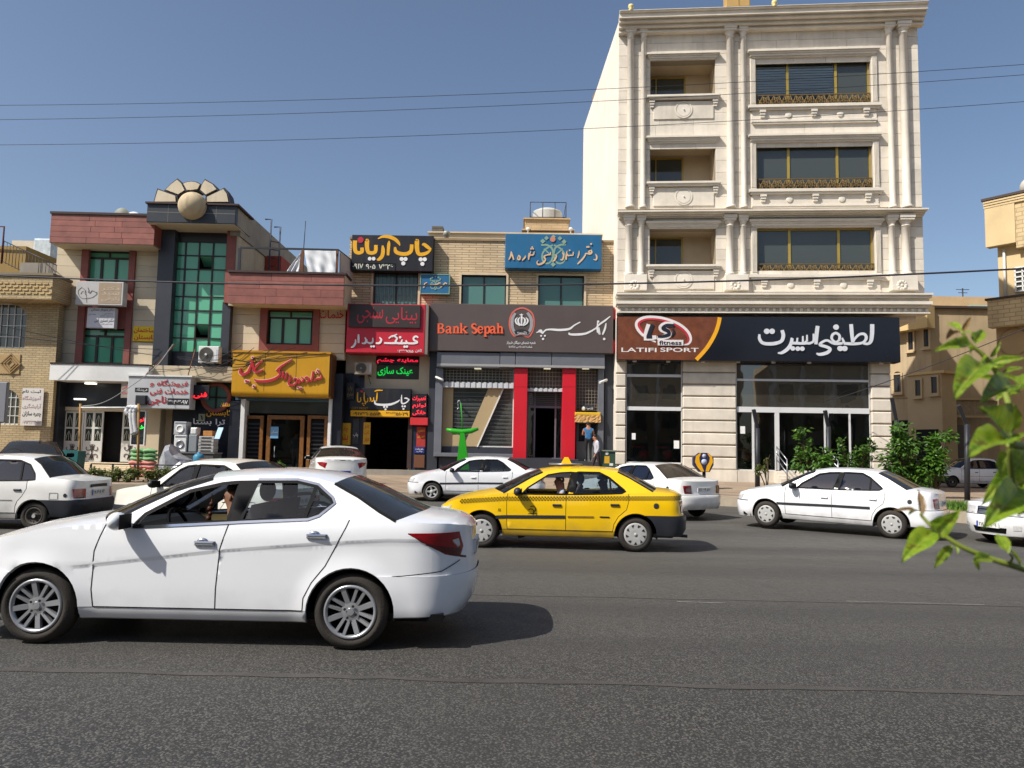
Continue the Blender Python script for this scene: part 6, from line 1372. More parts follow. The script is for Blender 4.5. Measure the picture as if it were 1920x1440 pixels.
 # cars
P_NEAR=paint('car_white_clean',(230,232,235),.22,.015,.2);P_WHITE=paint('car_white',(230,231,233),.28,.06);P_WHITE2=paint('car_white_dusty',(222,221,217),.32,.16);P_YEL=paint('taxi_yellow',(236,190,2),.3,.08)
P_DARK=paint('car_plum',(52,46,58),.3,.3);P_CREAM=paint('car_ivory',(222,219,208),.3,.16)
BPLAS=pm('black_plastic',(40,42,48),.5,.1,3);SEAL=pm('rubber_seal',(18,18,20),.6,.1,spec=.1);CHROME=pm('chrome',(200,204,210),.12,.05,metal=1.0)
TYRE=pm('tyre',(46,42,38),.85,.2,4,.3,80,dirt=.25);RIMD=pm('rim_dark',(26,26,28),.6,.2);ALLOY=pm('alloy',(168,170,174),.32,.06,metal=.6);COVER=pm('wheel_cover',(168,168,166),.45,.1,dirt=.3);STEELW=pm('steel_wheel',(74,70,64),.7,.25,dirt=.4)
CGLASS=glass('car_glass',(206,218,224),.88,.01,(30,36,42),1.5);CTINT=glass('car_glass_tinted',(70,84,110),.35,.01,(22,30,48),1.55);RGLASS=glass('rear_glass',(120,124,124),.5,.02,(60,58,52),1.5)
LAMPR=pm('lamp_red',(140,8,20),.12,.15,20,coat=.6);LAMPD=pm('lamp_darkred',(78,6,14),.12,.1,20,coat=.6);LAMPW=pm('lamp_clear',(190,190,190),.1,.15,30,coat=.6);LAMPO=pm('lamp_amber',(190,96,30),.15,.1,coat=.5)
SEATM=pm('seat_cloth',(62,64,70),.9,.15);DASH=pm('dash',(30,30,32),.7,.1);BEIGEI=pm('beige_trim',(168,146,100),.8,.1)
PLATEW=pm('plate_white',(214,214,208),.5,.04);PLATEB=pm('plate_blue',(30,60,150),.5,.04);PLATEY=pm('plate_yellow',(222,180,30),.5,.04)
def in_poly(p,poly):
 x,y=p;c=False;n=len(poly);j=n-1
 for i in range(n):
  xi,yi=poly[i];xj,yj=poly[j]
  if(yi>y)!=(yj>y)and x<(xj-xi)*(y-yi)/(yj-yi)+xi:c=not c
  j=i
 return c
def densify(poly,st):
 out=[]
 for i,a in enumerate(poly):
  b=poly[(i+1)%len(poly)];n=max(1,int(math.hypot(b[0]-a[0],b[1]-a[1])/st))
  for k in range(n):out.append((lerp(a[0],b[0],k/n),lerp(a[1],b[1],k/n)))
 return out
def tri_poly(poly,st,holes=(),lines=()):
 P=densify(poly,st);V=list(P);E=[(i,(i+1)%len(P))for i in range(len(P))];H=[]
 for h in holes:
  q=densify(h,st);b=len(V);V+=q;E+=[(b+i,b+(i+1)%len(q))for i in range(len(q))];H.append(q)
 x0,x1=min(p[0]for p in P),max(p[0]for p in P);z0,z1=min(p[1]for p in P),max(p[1]for p in P)
 nx=int((x1-x0)/st);nz=int((z1-z0)/st)
 for i in range(1,nx+1):
  for j in range(1,nz+1):
   p=(x0+(i-.5+(.25 if j%2 else-.25))*st,z0+(j-.3)*st)
   if p[0]<x1 and p[1]<z1 and in_poly(p,P)and not any(in_poly(p,h)for h in H):
    V.append(p)
 for ln in lines:
  pv=None
  for p in ln:
   if in_poly(p,P)and not any(in_poly(p,h)for h in H):
    V.append(p)
    if pv is not None:E.append((pv,len(V)-1))
    pv=len(V)-1
   else:pv=None
 r=delaunay_2d_cdt([Vector(v)for v in V],E,[],0,1e-5)
 vs,fs=r[0],r[2];out=[]
 for f in fs:
  c=(sum(vs[i][0]for i in f)/len(f),sum(vs[i][1]for i in f)/len(f))
  if in_poly(c,P)and not any(in_poly(c,h)for h in H):out.append(tuple(f))
 return[(v[0],v[1])for v in vs],out,len(P)
class Shell:
 def __init__(s,sp):
  s.sp=sp;s.XF,s.XR=sp['xf'],sp['xr'];s.LF,s.LR=sp.get('lf',.6),sp.get('lr',.5);s.n=sp.get('pn',2.7)
  s.QF,s.QR=s.LF+.65,s.LR+.7
  s.sec=sp['sec'];s.fe=sp['fend'];s.re=sp['rend'];s.char=sp.get('char');s.wheels=[(0,sp['wr']),(sp['wb'],sp['wr'])]
  s.top=sp['top']
 def _t(s,u):a=s.n/2;r=(max(u,1e-9)/max(1-u,1e-9))**(1/a);return r/(1+r)
 def N(s,q):
  a=s.n/2
  if q>s.XF-s.LF:t=min(1,(q-(s.XF-s.LF))/s.QF);b0,L,sg=s.XF-s.LF,s.LF,1
  elif q<s.XR+s.LR:t=min(1,((s.XR+s.LR)-q)/s.QR);b0,L,sg=s.XR+s.LR,s.LR,-1
  else:return q,1.0
  u=t**a/(t**a+(1-t)**a);th=u*math.pi/2
  return b0+sg*L*math.sin(th)**(2/s.n),max(0,math.cos(th))**(2/s.n)
 def sx(s,x):
  if x>s.XF-s.LF:v=min(1,(x-(s.XF-s.LF))/s.LF);u=math.asin(v**(s.n/2))/(math.pi/2);return s.XF-s.LF+s.QF*s._t(u)
  if x<s.XR+s.LR:v=min(1,((s.XR+s.LR)-x)/s.LR);u=math.asin(v**(s.n/2))/(math.pi/2);return s.XR+s.LR-s.QR*s._t(u)
  return x
 def sy(s,yf,front):
  u=math.acos(min(1,yf)**(s.n/2))/(math.pi/2);t=s._t(u)
  return s.XF-s.LF+s.QF*t if front else s.XR+s.LR-s.QR*t
 def w(s,x,z):
  zz=z
  if s.char:
   d=interp(s.char,x)-s.sp['char0'];k=max(0,1-abs(z-interp(s.char,x))/.35);zz=z-d*k
  w=interp(s.sec,zz)
  for xw,zw in s.wheels:
   r=math.hypot(x-xw,z-zw);ra=s.sp['ra']
   if z>.2 and r<ra+.16 and z<zw+ra+.14:w+=s.sp.get('flare',.02)*max(0,1-max(0,r-ra)/.14)**1.5
  tp=s.sp.get('taper',.05);xm=(s.XF+s.XR)/2;hl=(s.XF-s.XR)/2
  return w*(1-tp*abs((x-xm)/hl)**3)
 def M(s,q,z,o=0.0):
  if o:
   e=.01;p=s.M(q,z);a=s.M(q+e,z);b=s.M(q,z+e);c=s.M(q-e,z)
   n=(Vector(a)-Vector(c)).cross(Vector(b)-Vector(p))
   if n.length<1e-9:n=Vector((0,1,0))
   n.normalize()
   if n.y<-.2 or(abs(n.y)<=.2 and(n.x>0)!=(q>(s.XF+s.XR)/2)):n=-n
   p=Vector(p)+n*o;return(p.x,p.y,p.z)
  x,yf=s.N(q)
  y=yf*s.w(x,z)
  f=max(0,min(1,(x-(s.XF-.55))/.55));r=max(0,min(1,((s.XR+.5)-x)/.5))
  x=x+interp(s.fe,z)*f*f-interp(s.re,z)*r*r
  return(x,max(0,y),z)
 def ztop(s,x):
  t=s.top[::-1];return interp(t,x)
def mirror(mb):
 m=MB();m.v=[(v[0],-v[1],v[2])for v in mb.v];m.f=[f[::-1]for f in mb.f];m.m=list(mb.m);m.sm=list(mb.sm);return m
def shell_part(sh,poly,st,o=0.0,holes=(),lip=.03):
 ls=()
 if sh.sp.get('crease')and not holes and st<.06 and o==0.0:ls=[[(-.9+.04*k,interp(sh.char,-.9+.04*k)+d)for k in range(82)]for d in sh.sp['crease']]
 V,F,nb=tri_poly(poly,st,holes,ls)
 mb=MB();P=[sh.M(a,b,o)for a,b in V];mb.add(P,F,True)
 if lip:
  used={}
  for f in F:
   for i in range(len(f)):
    e=(f[i],f[(i+1)%len(f)]);k=(min(e),max(e));used[k]=used.get(k,0)+1
  B=[k for k,c in used.items()if c==1]
  for a,b in B:
   p,q=P[a],P[b];mb.add([p,q,(q[0],max(0,q[1]-lip),q[2]-.014),(p[0],max(0,p[1]-lip),p[2]-.014)],[(0,1,2,3)])
 return mb
def grid_panel(rows,vn=14,pw=2.2,both=True):
 """rows: (edge point, centre point); spans the car from side to side"""
 mb=MB();V=[];n=vn*2+1
 for E,C in rows:
  for k in range(n):
   v=(k-vn)/vn;b=1-v*v
   V.append((E[0]+(C[0]-E[0])*b,E[1]*v,E[2]+(C[2]-E[2])*(1-abs(v)**pw)))
 mb.add(V,[(i*n+k,i*n+k+1,(i+1)*n+k+1,(i+1)*n+k)for i in range(len(rows)-1)for k in range(n-1)],True)
 return mb
def seam(sh,pts,w_,o=.0015):
 C=[]
 for a,b in zip(pts,pts[1:]):
  n=max(1,int(math.hypot(b[0]-a[0],b[1]-a[1])/.04))
  for k in range(n):C.append((lerp(a[0],b[0],k/n),lerp(a[1],b[1],k/n)))
 C.append(pts[-1]);mb=MB();V=[]
 for i,p in enumerate(C):
  t=(C[min(i+1,len(C)-1)][0]-C[max(0,i-1)][0],C[min(i+1,len(C)-1)][1]-C[max(0,i-1)][1]);l=math.hypot(*t)or 1
  nx,nz=-t[1]/l*w_/2,t[0]/l*w_/2
  V+=[sh.M(p[0]+nx,p[1]+nz,o),sh.M(p[0]-nx,p[1]-nz,o)]
 return mb.add(V,[(2*i,2*i+2,2*i+3,2*i+1)for i in range(len(C)-1)],True)
def arc(cx,cz,r,a0,a1,n=18):return[(cx+r*math.cos(R(lerp(a0,a1,k/n))),cz+r*math.sin(R(lerp(a0,a1,k/n))))for k in range(n+1)]
def wheel_meshes(style,rw,tw,rr):
 """tyre, barrel, face: lists of (name, MB, material); axle along +y outwards"""
 h=tw/2;T_=MB();T_.lathe([(rr-.005,-h+.02),(rr+.02,-h),(rw-.05,-h-.004),(rw-.018,-h+.012),(rw,-h+.05),(rw,h-.05),(rw-.018,h-.012),(rw-.05,h+.004),(rr+.035,h+.006),(rr+.02,h),(rr-.005,h-.02)],(0,0,0),'Y',44)
 tr=MB()
 for k in range(60):
  a=2*math.pi*k/60;c,s_=math.cos(a),math.sin(a)
  tr.add([(rw*c*1.002-.006*s_,-h+.04,rw*s_*1.002+.006*c),(rw*c*1.002+.006*s_,-h+.04,rw*s_*1.002-.006*c),(rw*c*1.006,h-.03,rw*s_*1.006)],[(0,1,2)])
 out=[('tyre',T_,TYRE)]
 b=MB();b.lathe([(rr,h-.02),(rr-.02,h-.05),(rr-.03,-h+.04),(0,-h+.05)],(0,0,0),'Y',32);out.append(('rim_barrel',b,RIMD))
 def blade(mb,a,r0,r1,w0,w1,y0,y1,dep=.03):
  ca,sa=math.cos(a),math.sin(a)
  def q(r,t,y):return(r*ca-t*sa,y,r*sa+t*ca)
  mb.add([q(r0,-w0,y0),q(r0,w0,y0),q(r1,w1,y1),q(r1,-w1,y1),q(r0,-w0*1.2,y0-dep),q(r0,w0*1.2,y0-dep),q(r1,w1*1.2,y1-dep),q(r1,-w1*1.2,y1-dep)],[(0,1,2,3),(0,4,5,1),(1,5,6,2),(2,6,7,3),(3,7,4,0)])
 if style=='alloy8':
  m=MB();m.lathe([(rr+.004,h-.012),(rr-.004,h+.002),(rr-.022,h-.002),(rr-.03,h-.03)],(0,0,0),'Y',44);out.append(('rim_lip',m,ALLOY))
  m=MB();m.lathe([(.085,h-.05),(.08,h-.028),(.034,h-.022),(.03,h-.014),(0,h-.013)],(0,0,0),'Y',28,False);out.append(('hub',m,ALLOY))
  for k in range(4):
   a=R(20+90*k);m=MB();blade(m,a,.05,rr-.02,.020,.021,h-.03,h-.006);out.append(('spoke',m,ALLOY))
   for d in(-.036,.036):
    m=MB();b0=R(20+45+90*k);ca,sa=math.cos(b0),math.sin(b0)
    def q(r,t,y):return(r*ca-t*sa,y,r*sa+t*ca)
    t0,t1,wd=d*.55,d,.0125
    m.add([q(.05,t0-wd,h-.03),q(.05,t0+wd,h-.03),q(rr-.02,t1+wd,h-.006),q(rr-.02,t1-wd,h-.006),q(.05,t0-wd*1.3,h-.06),q(.05,t0+wd*1.3,h-.06),q(rr-.02,t1+wd*1.3,h-.04),q(rr-.02,t1-wd*1.3,h-.04)],[(0,1,2,3),(0,4,5,1),(1,5,6,2),(2,6,7,3),(3,7,4,0)]);out.append(('spoke',m,ALLOY))
  for k in range(4):
   a=R(65+90*k);m=MB();m.cyl((.052*math.cos(a),h-.0105,.052*math.sin(a)),.0115,.004,10,'Y');out.append(('lug_recess',m,RIMD))
  m=MB();m.lathe([(.15,-.01),(.15,.0),(0,.0)],(0,0,0),'Y',24);out.append(('brake_disc',m,pm('brake',(70,68,66),.5,.2,metal=.5)))
 elif style.startswith('cover'):
  m=MB();m.lathe([(rr+.01,h-.005),(rr-.005,h+.008),(rr-.03,h+.004),(rr*.55,h+.018),(rr*.3,h+.01),(0,h+.014)],(0,0,0),'Y',36);out.append(('wheel_cover',m,COVER))
  n=9 if style=='cover9' else 8
  for k in range(n):
   a=2*math.pi*k/n;m=MB();r0,r1=rr*.62,rr*.9
   def q(r,d):return(r*math.cos(a+d),h+.0165-.010*(r-r0)/(r1-r0)+.004,r*math.sin(a+d))
   if style=='cover9':m.add([q(r1,.0),q(r1,.30),q(r0,.04)],[(0,1,2)])
   else:m.add([q(r1,-.2),q(r1,.2),q(lerp(r0,r1,.45),.16),q(r0+.01,.0),q(lerp(r0,r1,.45),-.16)],[(0,1,2,3,4)])
   out.append(('cover_slot',m,RIMD))
  m=MB()
  m.lathe([(.03,h+.012),(.028,h+.02),(0,h+.021)],(0,0,0),'Y',16);out.append(('hub',m,COVER))
 elif style=='alloy5':
  m=MB();m.lathe([(rr+.004,h-.012),(rr-.004,h+.002),(rr-.022,h-.002),(rr-.03,h-.03)],(0,0,0),'Y',36);out.append(('rim_lip',m,COVER))
  m=MB();m.lathe([(.07,h-.05),(.06,h-.015),(0,h-.01)],(0,0,0),'Y',20);out.append(('hub',m,COVER))
  for k in range(5):m=MB();blade(m,2*math.pi*k/5+.3,.03,rr-.02,.03,.024,h-.03,h-.006);out.append(('spoke',m,COVER))
 else:
  m=MB();m.lathe([(rr+.004,h-.012),(rr-.006,h+.0),(rr-.03,h-.02),(rr-.04,h-.05),(rr*.6,h-.035),(rr*.45,h-.06),(rr*.3,h-.02),(0,h-.015)],(0,0,0),'Y',36);out.append(('steel_disc',m,STEELW))
  for k in range(10):a=2*math.pi*k/10;m=MB();m.cyl((rr*.68*math.cos(a),h-.045,rr*.68*math.sin(a)),.016,.01,8,'Y');out.append(('vent_hole',m,RIMD))
  m=MB();m.cyl((0,h-.02,0),.035,.02,12,'Y');out.append(('hub',m,COVER))
 return out
WCACHE={}
def put_wheel(car,sp,x,side,style):
 k=(style,sp['wr'])
 if k not in WCACHE:WCACHE[k]=[(n,mesh_of(m,mt,name=n))for n,m,mt in wheel_meshes(style,sp['wr'],sp.get('tw',.19),sp['rr'])]
 w_=None;yw=interp(sp['sec'],sp['wr'])-sp.get('tw',.19)/2-.005
 for n,me in WCACHE[k]:
  if n=='tyre':
   w_=bpy.data.objects.new('wheel',me);COL.objects.link(w_);w_.parent=car;w_.location=(x,side*yw,sp['wr'])
   w_.rotation_euler=(0,rnd.uniform(0,6.28)if style!='alloy8' else(0.5 if x>1 else.7),0 if side>0 else math.pi)
  else:
   c=bpy.data.objects.new(n,me);COL.objects.link(c);c.parent=w_
 return w_
def build_car(name,label,sp,PA,loc,heading,glassm=CGLASS,group=None,st=.07,dirty=None):
 sh=Shell(sp);car=thing(name,label,'car',WF,(0,0,0),group);car.matrix_world=Matrix.Translation(loc)@Matrix.Rotation(heading,4,'Z')
 BASE[car.name]=Vector((0,0,0))
 wb,wr,ra=sp['wb'],sp['wr'],sp['ra'];zs,zb=sp['zs'],sp['zbot'];belt=sp['belt']
 def S(pts):return[(sh.sx(x),z)for x,z in pts]
 def both(nm,mb,m,par=car,one=False):
  o=part(nm,mb,m,par)
  if not one:o2=part(nm,mirror(mb),m,par);return o,o2
  return o,o
 d1,dB,dR=sp['d1'],sp['dB'],sp['dR']
 top=sp['top']
 iA,iH,iR,iD=sp['idx']
 smt=lambda a,b:top[a:b+1]
 # front arch, rear arch
 fa=[p for p in arc(wb,wr,ra,0,180)];rarc=[p for p in arc(0,wr,ra,0,180)]
 zbf=sp['zbf'];zbr=sp['zbr']
 xfa=wb+math.sqrt(max(0,ra*ra-(zbf-wr)**2))if zbf-wr<ra else wb
 xra=-math.sqrt(max(0,ra*ra-(zbr-wr)**2))if zbr-wr<ra else 0
 s_hl=sh.sy(sp.get('hl_y',.93),True)
 def dens(lst,d=.03):
  out=[]
  for a,b in zip(lst,lst[1:]):
   n=max(1,int(abs(b[0]-a[0])/d))
   for k in range(n):out.append((lerp(a[0],b[0],k/n),lerp(a[1],b[1],k/n)))
  return out+[lst[-1]]
 hood=dens([p for p in top if p[0]>=top[iA][0]-1e-6])
 fend=[(x,z)for x,z in d1[::-1]]
 pts=fend+[(sh.sx(x),z)for x,z in hood[::-1]if sh.sx(x)<s_hl and(x,z)not in d1 and x>d1[0][0]]
 xl=sh.N(s_hl)[0];pts+=[(s_hl,interp(hood[::-1],xl)),(s_hl,zbf)]
 fr_arc=[p for p in fa if p[1]<=zbf or p[0]<wb]
 start=(wb+math.sqrt(max(0.0004,ra*ra-min(ra,abs(zbf-wr))**2)),zbf)if zbf-wr<ra else(wb,zbf)
 arcf=[(wb+ra*math.cos(R(a)),wr+ra*math.sin(R(a)))for a in range(0,181,10)]
 arcf=[p for p in arcf if not(p[0]>wb and p[1]<zbf)]
 pts+=[start]if start[0]>arcf[0][0]else[]
 pts+=[p for p in arcf if p[1]>zs+.005]+[(wb-ra,zs)]
 both('front_fender',shell_part(sh,pts,st),PA)
 def belt_between(xa,xb):return[(x,z)for x,z in belt if min(xa,xb)+.02<x<max(xa,xb)-.02]
 fd=[p for p in d1]+[p for p in dB[::-1]]+belt_between(dB[0][0],d1[0][0])[::1]
 bb=sorted(belt_between(dB[0][0],d1[0][0]),key=lambda p:p[0])
 fdp=list(d1)+list(dB[::-1])+bb
 D1=both('front_door',shell_part(sh,fdp,st),PA)
 bb=sorted(belt_between(dR[0][0],dB[0][0]),key=lambda p:p[0])
 D2=both('rear_door',shell_part(sh,list(dB)+list(dR[::-1])+bb,st),PA)
 both('sill',shell_part(sh,[(wb-ra+.0,zs),(ra+.0,zs),(ra+.005,zb),(wb-ra-.005,zb)],st,-.004),sp.get('sillm')or PA)
 s_tl=sh.sy(sp.get('tl_y',.93),False);xt=sh.N(s_tl)[0]
 deck=dens(top[iD:])
 q=list(dR)
 arcr=[(ra*math.cos(R(a)),wr+ra*math.sin(R(a)))for a in range(0,181,10)];arcr=[p for p in arcr if p[1]>zs+.005 and not(p[0]<0 and p[1]<zbr)]
 q+=[(ra,zs)]+arcr if dR[-1][0]>ra+.004 else arcr
 if zbr-wr<ra:q+=[(-math.sqrt(ra*ra-(zbr-wr)**2),zbr)]
 else:q+=[(0,zbr)]
 q+=[(s_tl,zbr),(s_tl,interp(deck[::-1],xt))]
 q+=[(sh.sx(x),z)for x,z in deck[::-1]if sh.sx(x)>s_tl+.02]
 q+=sorted([(x,z)for x,z in belt if deck[0][0]+.02<x<dR[0][0]-.02],key=lambda p:p[0])
 both('rear_quarter',shell_part(sh,q,st),PA)
 gb=sorted([(x,z)for x,z in belt if top[iD][0]+.02<x<top[iA][0]-.02],key=lambda p:p[0])
 gh=[top[iD]]+gb+[top[iA]]+[p for p in top[iA+1:iD]]
 both('window_frame',shell_part(sh,gh,st,0,[sp['wf'],sp['wq']],.025),PA)
 W1=both('front_window',shell_part(sh,sp['wf'],.12,-.012,(),0),glassm if not sp.get('open_front')else CGLASS)if not sp.get('open_front')else None
 W2=both('rear_window',shell_part(sh,sp['wq'],.12,-.012,(),0),glassm)
 for nm,wp in(('window_seal',sp['wf']),('window_seal',sp['wq'])):both(nm,seam(sh,wp+[wp[0]],.028,.003),SEAL)
 if sp.get('chrome'):both('chrome_trim',seam(sh,sp['chrome'],.02,.007),CHROME)
 if sp.get('bp'):both('b_pillar',shell_part(sh,sp['bp'],.1,.004,(),0),SEAL)
 if sp.get('qdiv'):both('quarter_divider',seam(sh,sp['qdiv'],.035,.002),SEAL)
 for ln in(d1,dB,dR):both('door_joint',seam(sh,ln,.009),SEAL)
 both('door_joint',seam(sh,[(d1[-1][0],zs),(dR[-1][0],zs)],.009),SEAL)
 # bumpers wrap round the ends
 sc=sh.sy(0,True);fbp=[(wb+ra*math.cos(R(a)),wr+ra*math.sin(R(a)))for a in range(0,90,10)];fbp=[p for p in fbp if p[1]<zbf and p[1]>sp['zfb']]
 fb=[(wb+math.sqrt(max(0,ra*ra-(sp['zfb']-wr)**2)),sp['zfb'])]+fbp+([start]if zbf-wr<ra else[(wb,zbf)])+[(sc,zbf),(sc,sp['zfb'])]
 FB=both('front_bumper',shell_part(sh,fb,st*.8,.012),sp.get('fbm')or PA)
 rc=sh.sy(0,False);rbp=[(ra*math.cos(R(a)),wr+ra*math.sin(R(a)))for a in range(180,90,-10)];rbp=[p for p in rbp if sp['zrb']<p[1]<zbr]
 rb=[(-math.sqrt(max(0,ra*ra-(sp['zrb']-wr)**2)),sp['zrb'])]+rbp+[(-math.sqrt(max(0,ra*ra-(zbr-wr)**2))if zbr-wr<ra else 0,zbr)]+[(rc,zbr),(rc,sp['zrb']-sp.get('rbl',0))]
 RBm=both('rear_bumper',shell_part(sh,rb,st*.8,.012),sp.get('rbm')or PA)
 lipf=[(sh.sx(x),z)for x,z in hood if sh.sx(x)>s_hl]
 fp=[(s_hl,zbf),(s_hl,interp(hood[::-1],xl))]+sorted([p for p in lipf if p[0]<sc-.01],key=lambda p:p[0])+[(sc,top[0][1]),(sc,zbf)]
 both('front_panel',shell_part(sh,fp,st*.8),sp.get('fpm')or PA)
 lipr=[(sh.sx(x),z)for x,z in deck if sh.sx(x)<s_tl]
 rp=[(s_tl,zbr),(s_tl,interp(deck[::-1],xt))]+sorted([p for p in lipr if p[0]>rc+.01],key=lambda p:-p[0])+[(rc,top[-1][1]),(rc,zbr)]
 both('tail_panel',shell_part(sh,rp,st*.8),PA)
 # bonnet, windscreen, roof, rear window, boot lid
 def epts(lst,n):
  out=[];m=len(lst)-1
  for i in range(n+1):t=i/n*m;k=min(int(t),m-1);out.append((lerp(lst[k][0],lst[k+1][0],t-k),lerp(lst[k][1],lst[k+1][1],t-k)))
  return out
 fwd,hdr,rhd,rbs=sp.get('bow',(.2,.08,-.06,-.16))
 def lid(lst,front,n=26):
  c0=lst[0]if not front else lst[-1]
  rows=[];s0=sh.sx(c0[0]);s1=sc if front else rc
  e0=sh.M(s0,c0[1]);bow=fwd if front else rbs;tip=sh.M(s1,(lst[0]if front else lst[-1])[1])
  for i in range(n+1):
   s_=lerp(s0,s1,i/n);x=sh.N(s_)[0];z=interp(lst[::-1],x);E=sh.M(s_,z)
   f=abs(E[0]-e0[0])/max(1e-6,abs(tip[0]-e0[0]));f=min(1,f)
   cz=z+sp.get('crown',.05)*(1-f**3)
   rows.append((E,(E[0]+bow*(1-f),0,cz)))
  return grid_panel(rows,12,2.4)
 part('bonnet',lid(hood,True),PA,car)
 part('boot_lid',lid(deck,False),PA,car)
 def span(lst,b0,b1,c0,c1,n=12):
  rows=[]
  for i,(x,z)in enumerate(epts(lst,n)):
   t=i/n;E=sh.M(sh.sx(x),z);rows.append((E,(E[0]+lerp(b0,b1,t),0,E[2]+lerp(c0,c1,t))))
  return grid_panel(rows,10,2.4)
 cr=sp.get('crown',.05)
 part('windscreen',span(top[iA:iH+1],fwd,hdr,cr,.05),CGLASS,car)
 part('roof',span(top[iH:iR+1],hdr,rhd,.05,.05,16),PA,car)
 part('rear_screen',span(top[iR:iD+1],rhd,rbs,.05,cr),sp.get('rg')or RGLASS,car)
 for a,b,nm in((iA,iH,'screen_seal'),(iR,iD,'screen_seal')):
  both(nm,seam(sh,[(sh.sx(x),z-.004)for x,z in top[a:b+1]],.022,.004),SEAL)
  # dark inside: floor, wheel wells, seats, dash
 hw=interp(sp['sec'],.5)
 mb=MB();mb.box(sp['xr']+.25,sp['xf']-.3,-hw+.06,hw-.06,zb+.02,zb+.08);mb.box(ra+.02,wb-ra-.02,-hw+.1,hw-.1,zb+.0,zb+.03);part('floor',mb,SEAL,car)
 for xw in(0,wb):
  for sd in(1,-1):
   mb=MB();mb.lathe([(ra+.012,sd*(hw-.02)),(ra+.012,sd*(hw-.34)),(0,sd*(hw-.34))],(xw,0,wr),'Y',20,False,R(-12),R(192));part('wheel_arch',mb,SEAL,car)
 zi=sp['seat_z']
 for(x,w_)in((sp['seat_x'][0],.25),(sp['seat_x'][1],.6)):
  for sd in((1,-1)if w_<.5 else(0,)):
   cy=sd*.36;mb=MB();w2=w_
   mb.prof(cy-w2,cy+w2,[(0,0)],False)if False else None
   V=[]
   for yy in(cy-w2,cy+w2):V+=[(x+.5,yy,zi-.32),(x+.5,yy,zi-.16),(x+.08,yy,zi-.2),(x-.1,yy,zi+.38),(x-.2,yy,zi+.38),(x-.1,yy,zi-.32)]
   mb.add(V,[(0,1,2,3,4,5),(11,10,9,8,7,6)]+[(i,(i+1)%6,(i+1)%6+6,i+6)for i in range(6)]);seat=part('seat',mb,SEATM,car)
   for hy in((cy,)if w_<.5 else(-.36,.36)):
    mb=MB();mb.sphere((x-.16,hy,zi+.5),.13,10,8,(.5,1,.8))if w_<.5 else mb.sphere((x-.08,hy,zi+.40),.11,10,8,(.5,1,.7));part('headrest',mb,SEATM,seat)
 mb=MB();xd=top[iA][0];V=[]
 for yy in(-hw+.08,hw-.08):V+=[(xd+.35,yy,belt[0][1]-.02),(xd-.12,yy,belt[0][1]-.01),(xd-.3,yy,belt[0][1]-.09),(xd-.28,yy,.5),(xd+.35,yy,.5)]
 mb.add(V,[(0,1,2,3,4),(9,8,7,6,5)]+[(i,(i+1)%5,(i+1)%5+5,i+5)for i in range(5)]);part('dashboard',mb,DASH,car)
 mb=MB();c=Vector((xd-.42,.36,belt[0][1]-.06));mb.tube([c+Vector((.07*math.sin(a),.18*math.cos(a),.17*math.sin(a)))for a in[2*math.pi*k/20 for k in range(21)]],.016,6,True,False);mb.tube([c,c+Vector((.25,0,-.1))],.03,6);mb.tube([c+Vector((0,-.17,0)),c+Vector((0,.17,0))],.014,5);part('steering_wheel',mb,SEAL,car)
 mb=MB();mb.box(top[iD][0]-.02,sp['seat_x'][1]-.2,-hw+.15,hw-.15,belt[-1][1]-.07,belt[-1][1]-.04);part('parcel_shelf',mb,DASH,car)
 mb=MB();mb.box(ra+.12,wb-.5,hw-.12,hw-.09,zb+.05,belt[2][1]-.06);part('door_card',mb,sp.get('trim')or SEATM,D1[0]);part('door_card',mirror(mb),sp.get('trim')or SEATM,D1[1])
 mb=MB();mb.box(xd-.52,xd-.50,-.12,.12,top[iH][1]-.12,top[iH][1]-.05);part('rear_view_mirror',mb,SEAL,car)
 # fittings
 for nm,pl,m,o in sp.get('lamps',()):
  both(nm,shell_part(sh,[(sh.sx(a)if k=='x' else sh.sy(a,k=='f'),z)for k,a,z in pl],.05,o,(),.01),m)
 for(x,z,L_,h_,m)in sp.get('handles',()):
  p=sh.M(x,z);mb=MB();mb.bbox(x-L_/2,x+L_/2,-p[1]-.028,-p[1]+.01,z-h_/2,z+h_/2,.012);both('door_handle',mirror(mb),m,car)
  if sp.get('cup'):
   mb=MB();mb.sphere((x+.02,p[1]-.002,z+.012),.05,14,8,(1,.3,.62));both('handle_cup',mb,CHROME,car)
 for nm,ln,w_,m in sp.get('strips',()):
  both(nm,seam(sh,[(sh.sx(a)if k=='x' else sh.sy(a,k=='f'),z)for k,a,z in ln],w_,.008),m)
 x,z=sp['mirror'];p=sh.M(x,z)
 mb=MB();mb.sphere((x+.02,p[1]+.13,z+.02),.115,14,10,(.62,1.0,.66));mo=both('wing_mirror',mb,sp.get('mirm')or PA)
 mb=MB();mb.box(x-.052,x-.045,p[1]+.03,p[1]+.23,z-.04,z+.08)
 for k in(0,1):part('mirror_glass',mb if k==0 else mirror(mb),SEAL,mo[k])
 mb=MB();mb.tube([(x+.02,p[1]-.02,z-.03),(x+.02,p[1]+.08,z-.01)],.028,6);both('mirror_arm',mb,SEAL)
 if sp.get('plate'):
  zz,txt,m=sp['plate'];xx=sh.M(rc,zz)[0];mb=MB();mb.box(xx-.012,xx+.03,-.26,.26,zz-.055,zz+.055);pl=part('number_plate',mb,m,car)
  mb=MB();mb.box(xx-.0135,xx+.02,.225,.2595,zz-.056,zz+.056);part('plate_band',mb,PLATEB,pl)
  t=text_into(MB(),txt,-.21,.20,zz-.035,zz+.04,0,.015);t2=MB();t2.add([(xx-.014,-v[0],v[2])for v in t.v],t.f);part('plate_number',t2,SEAL,pl)
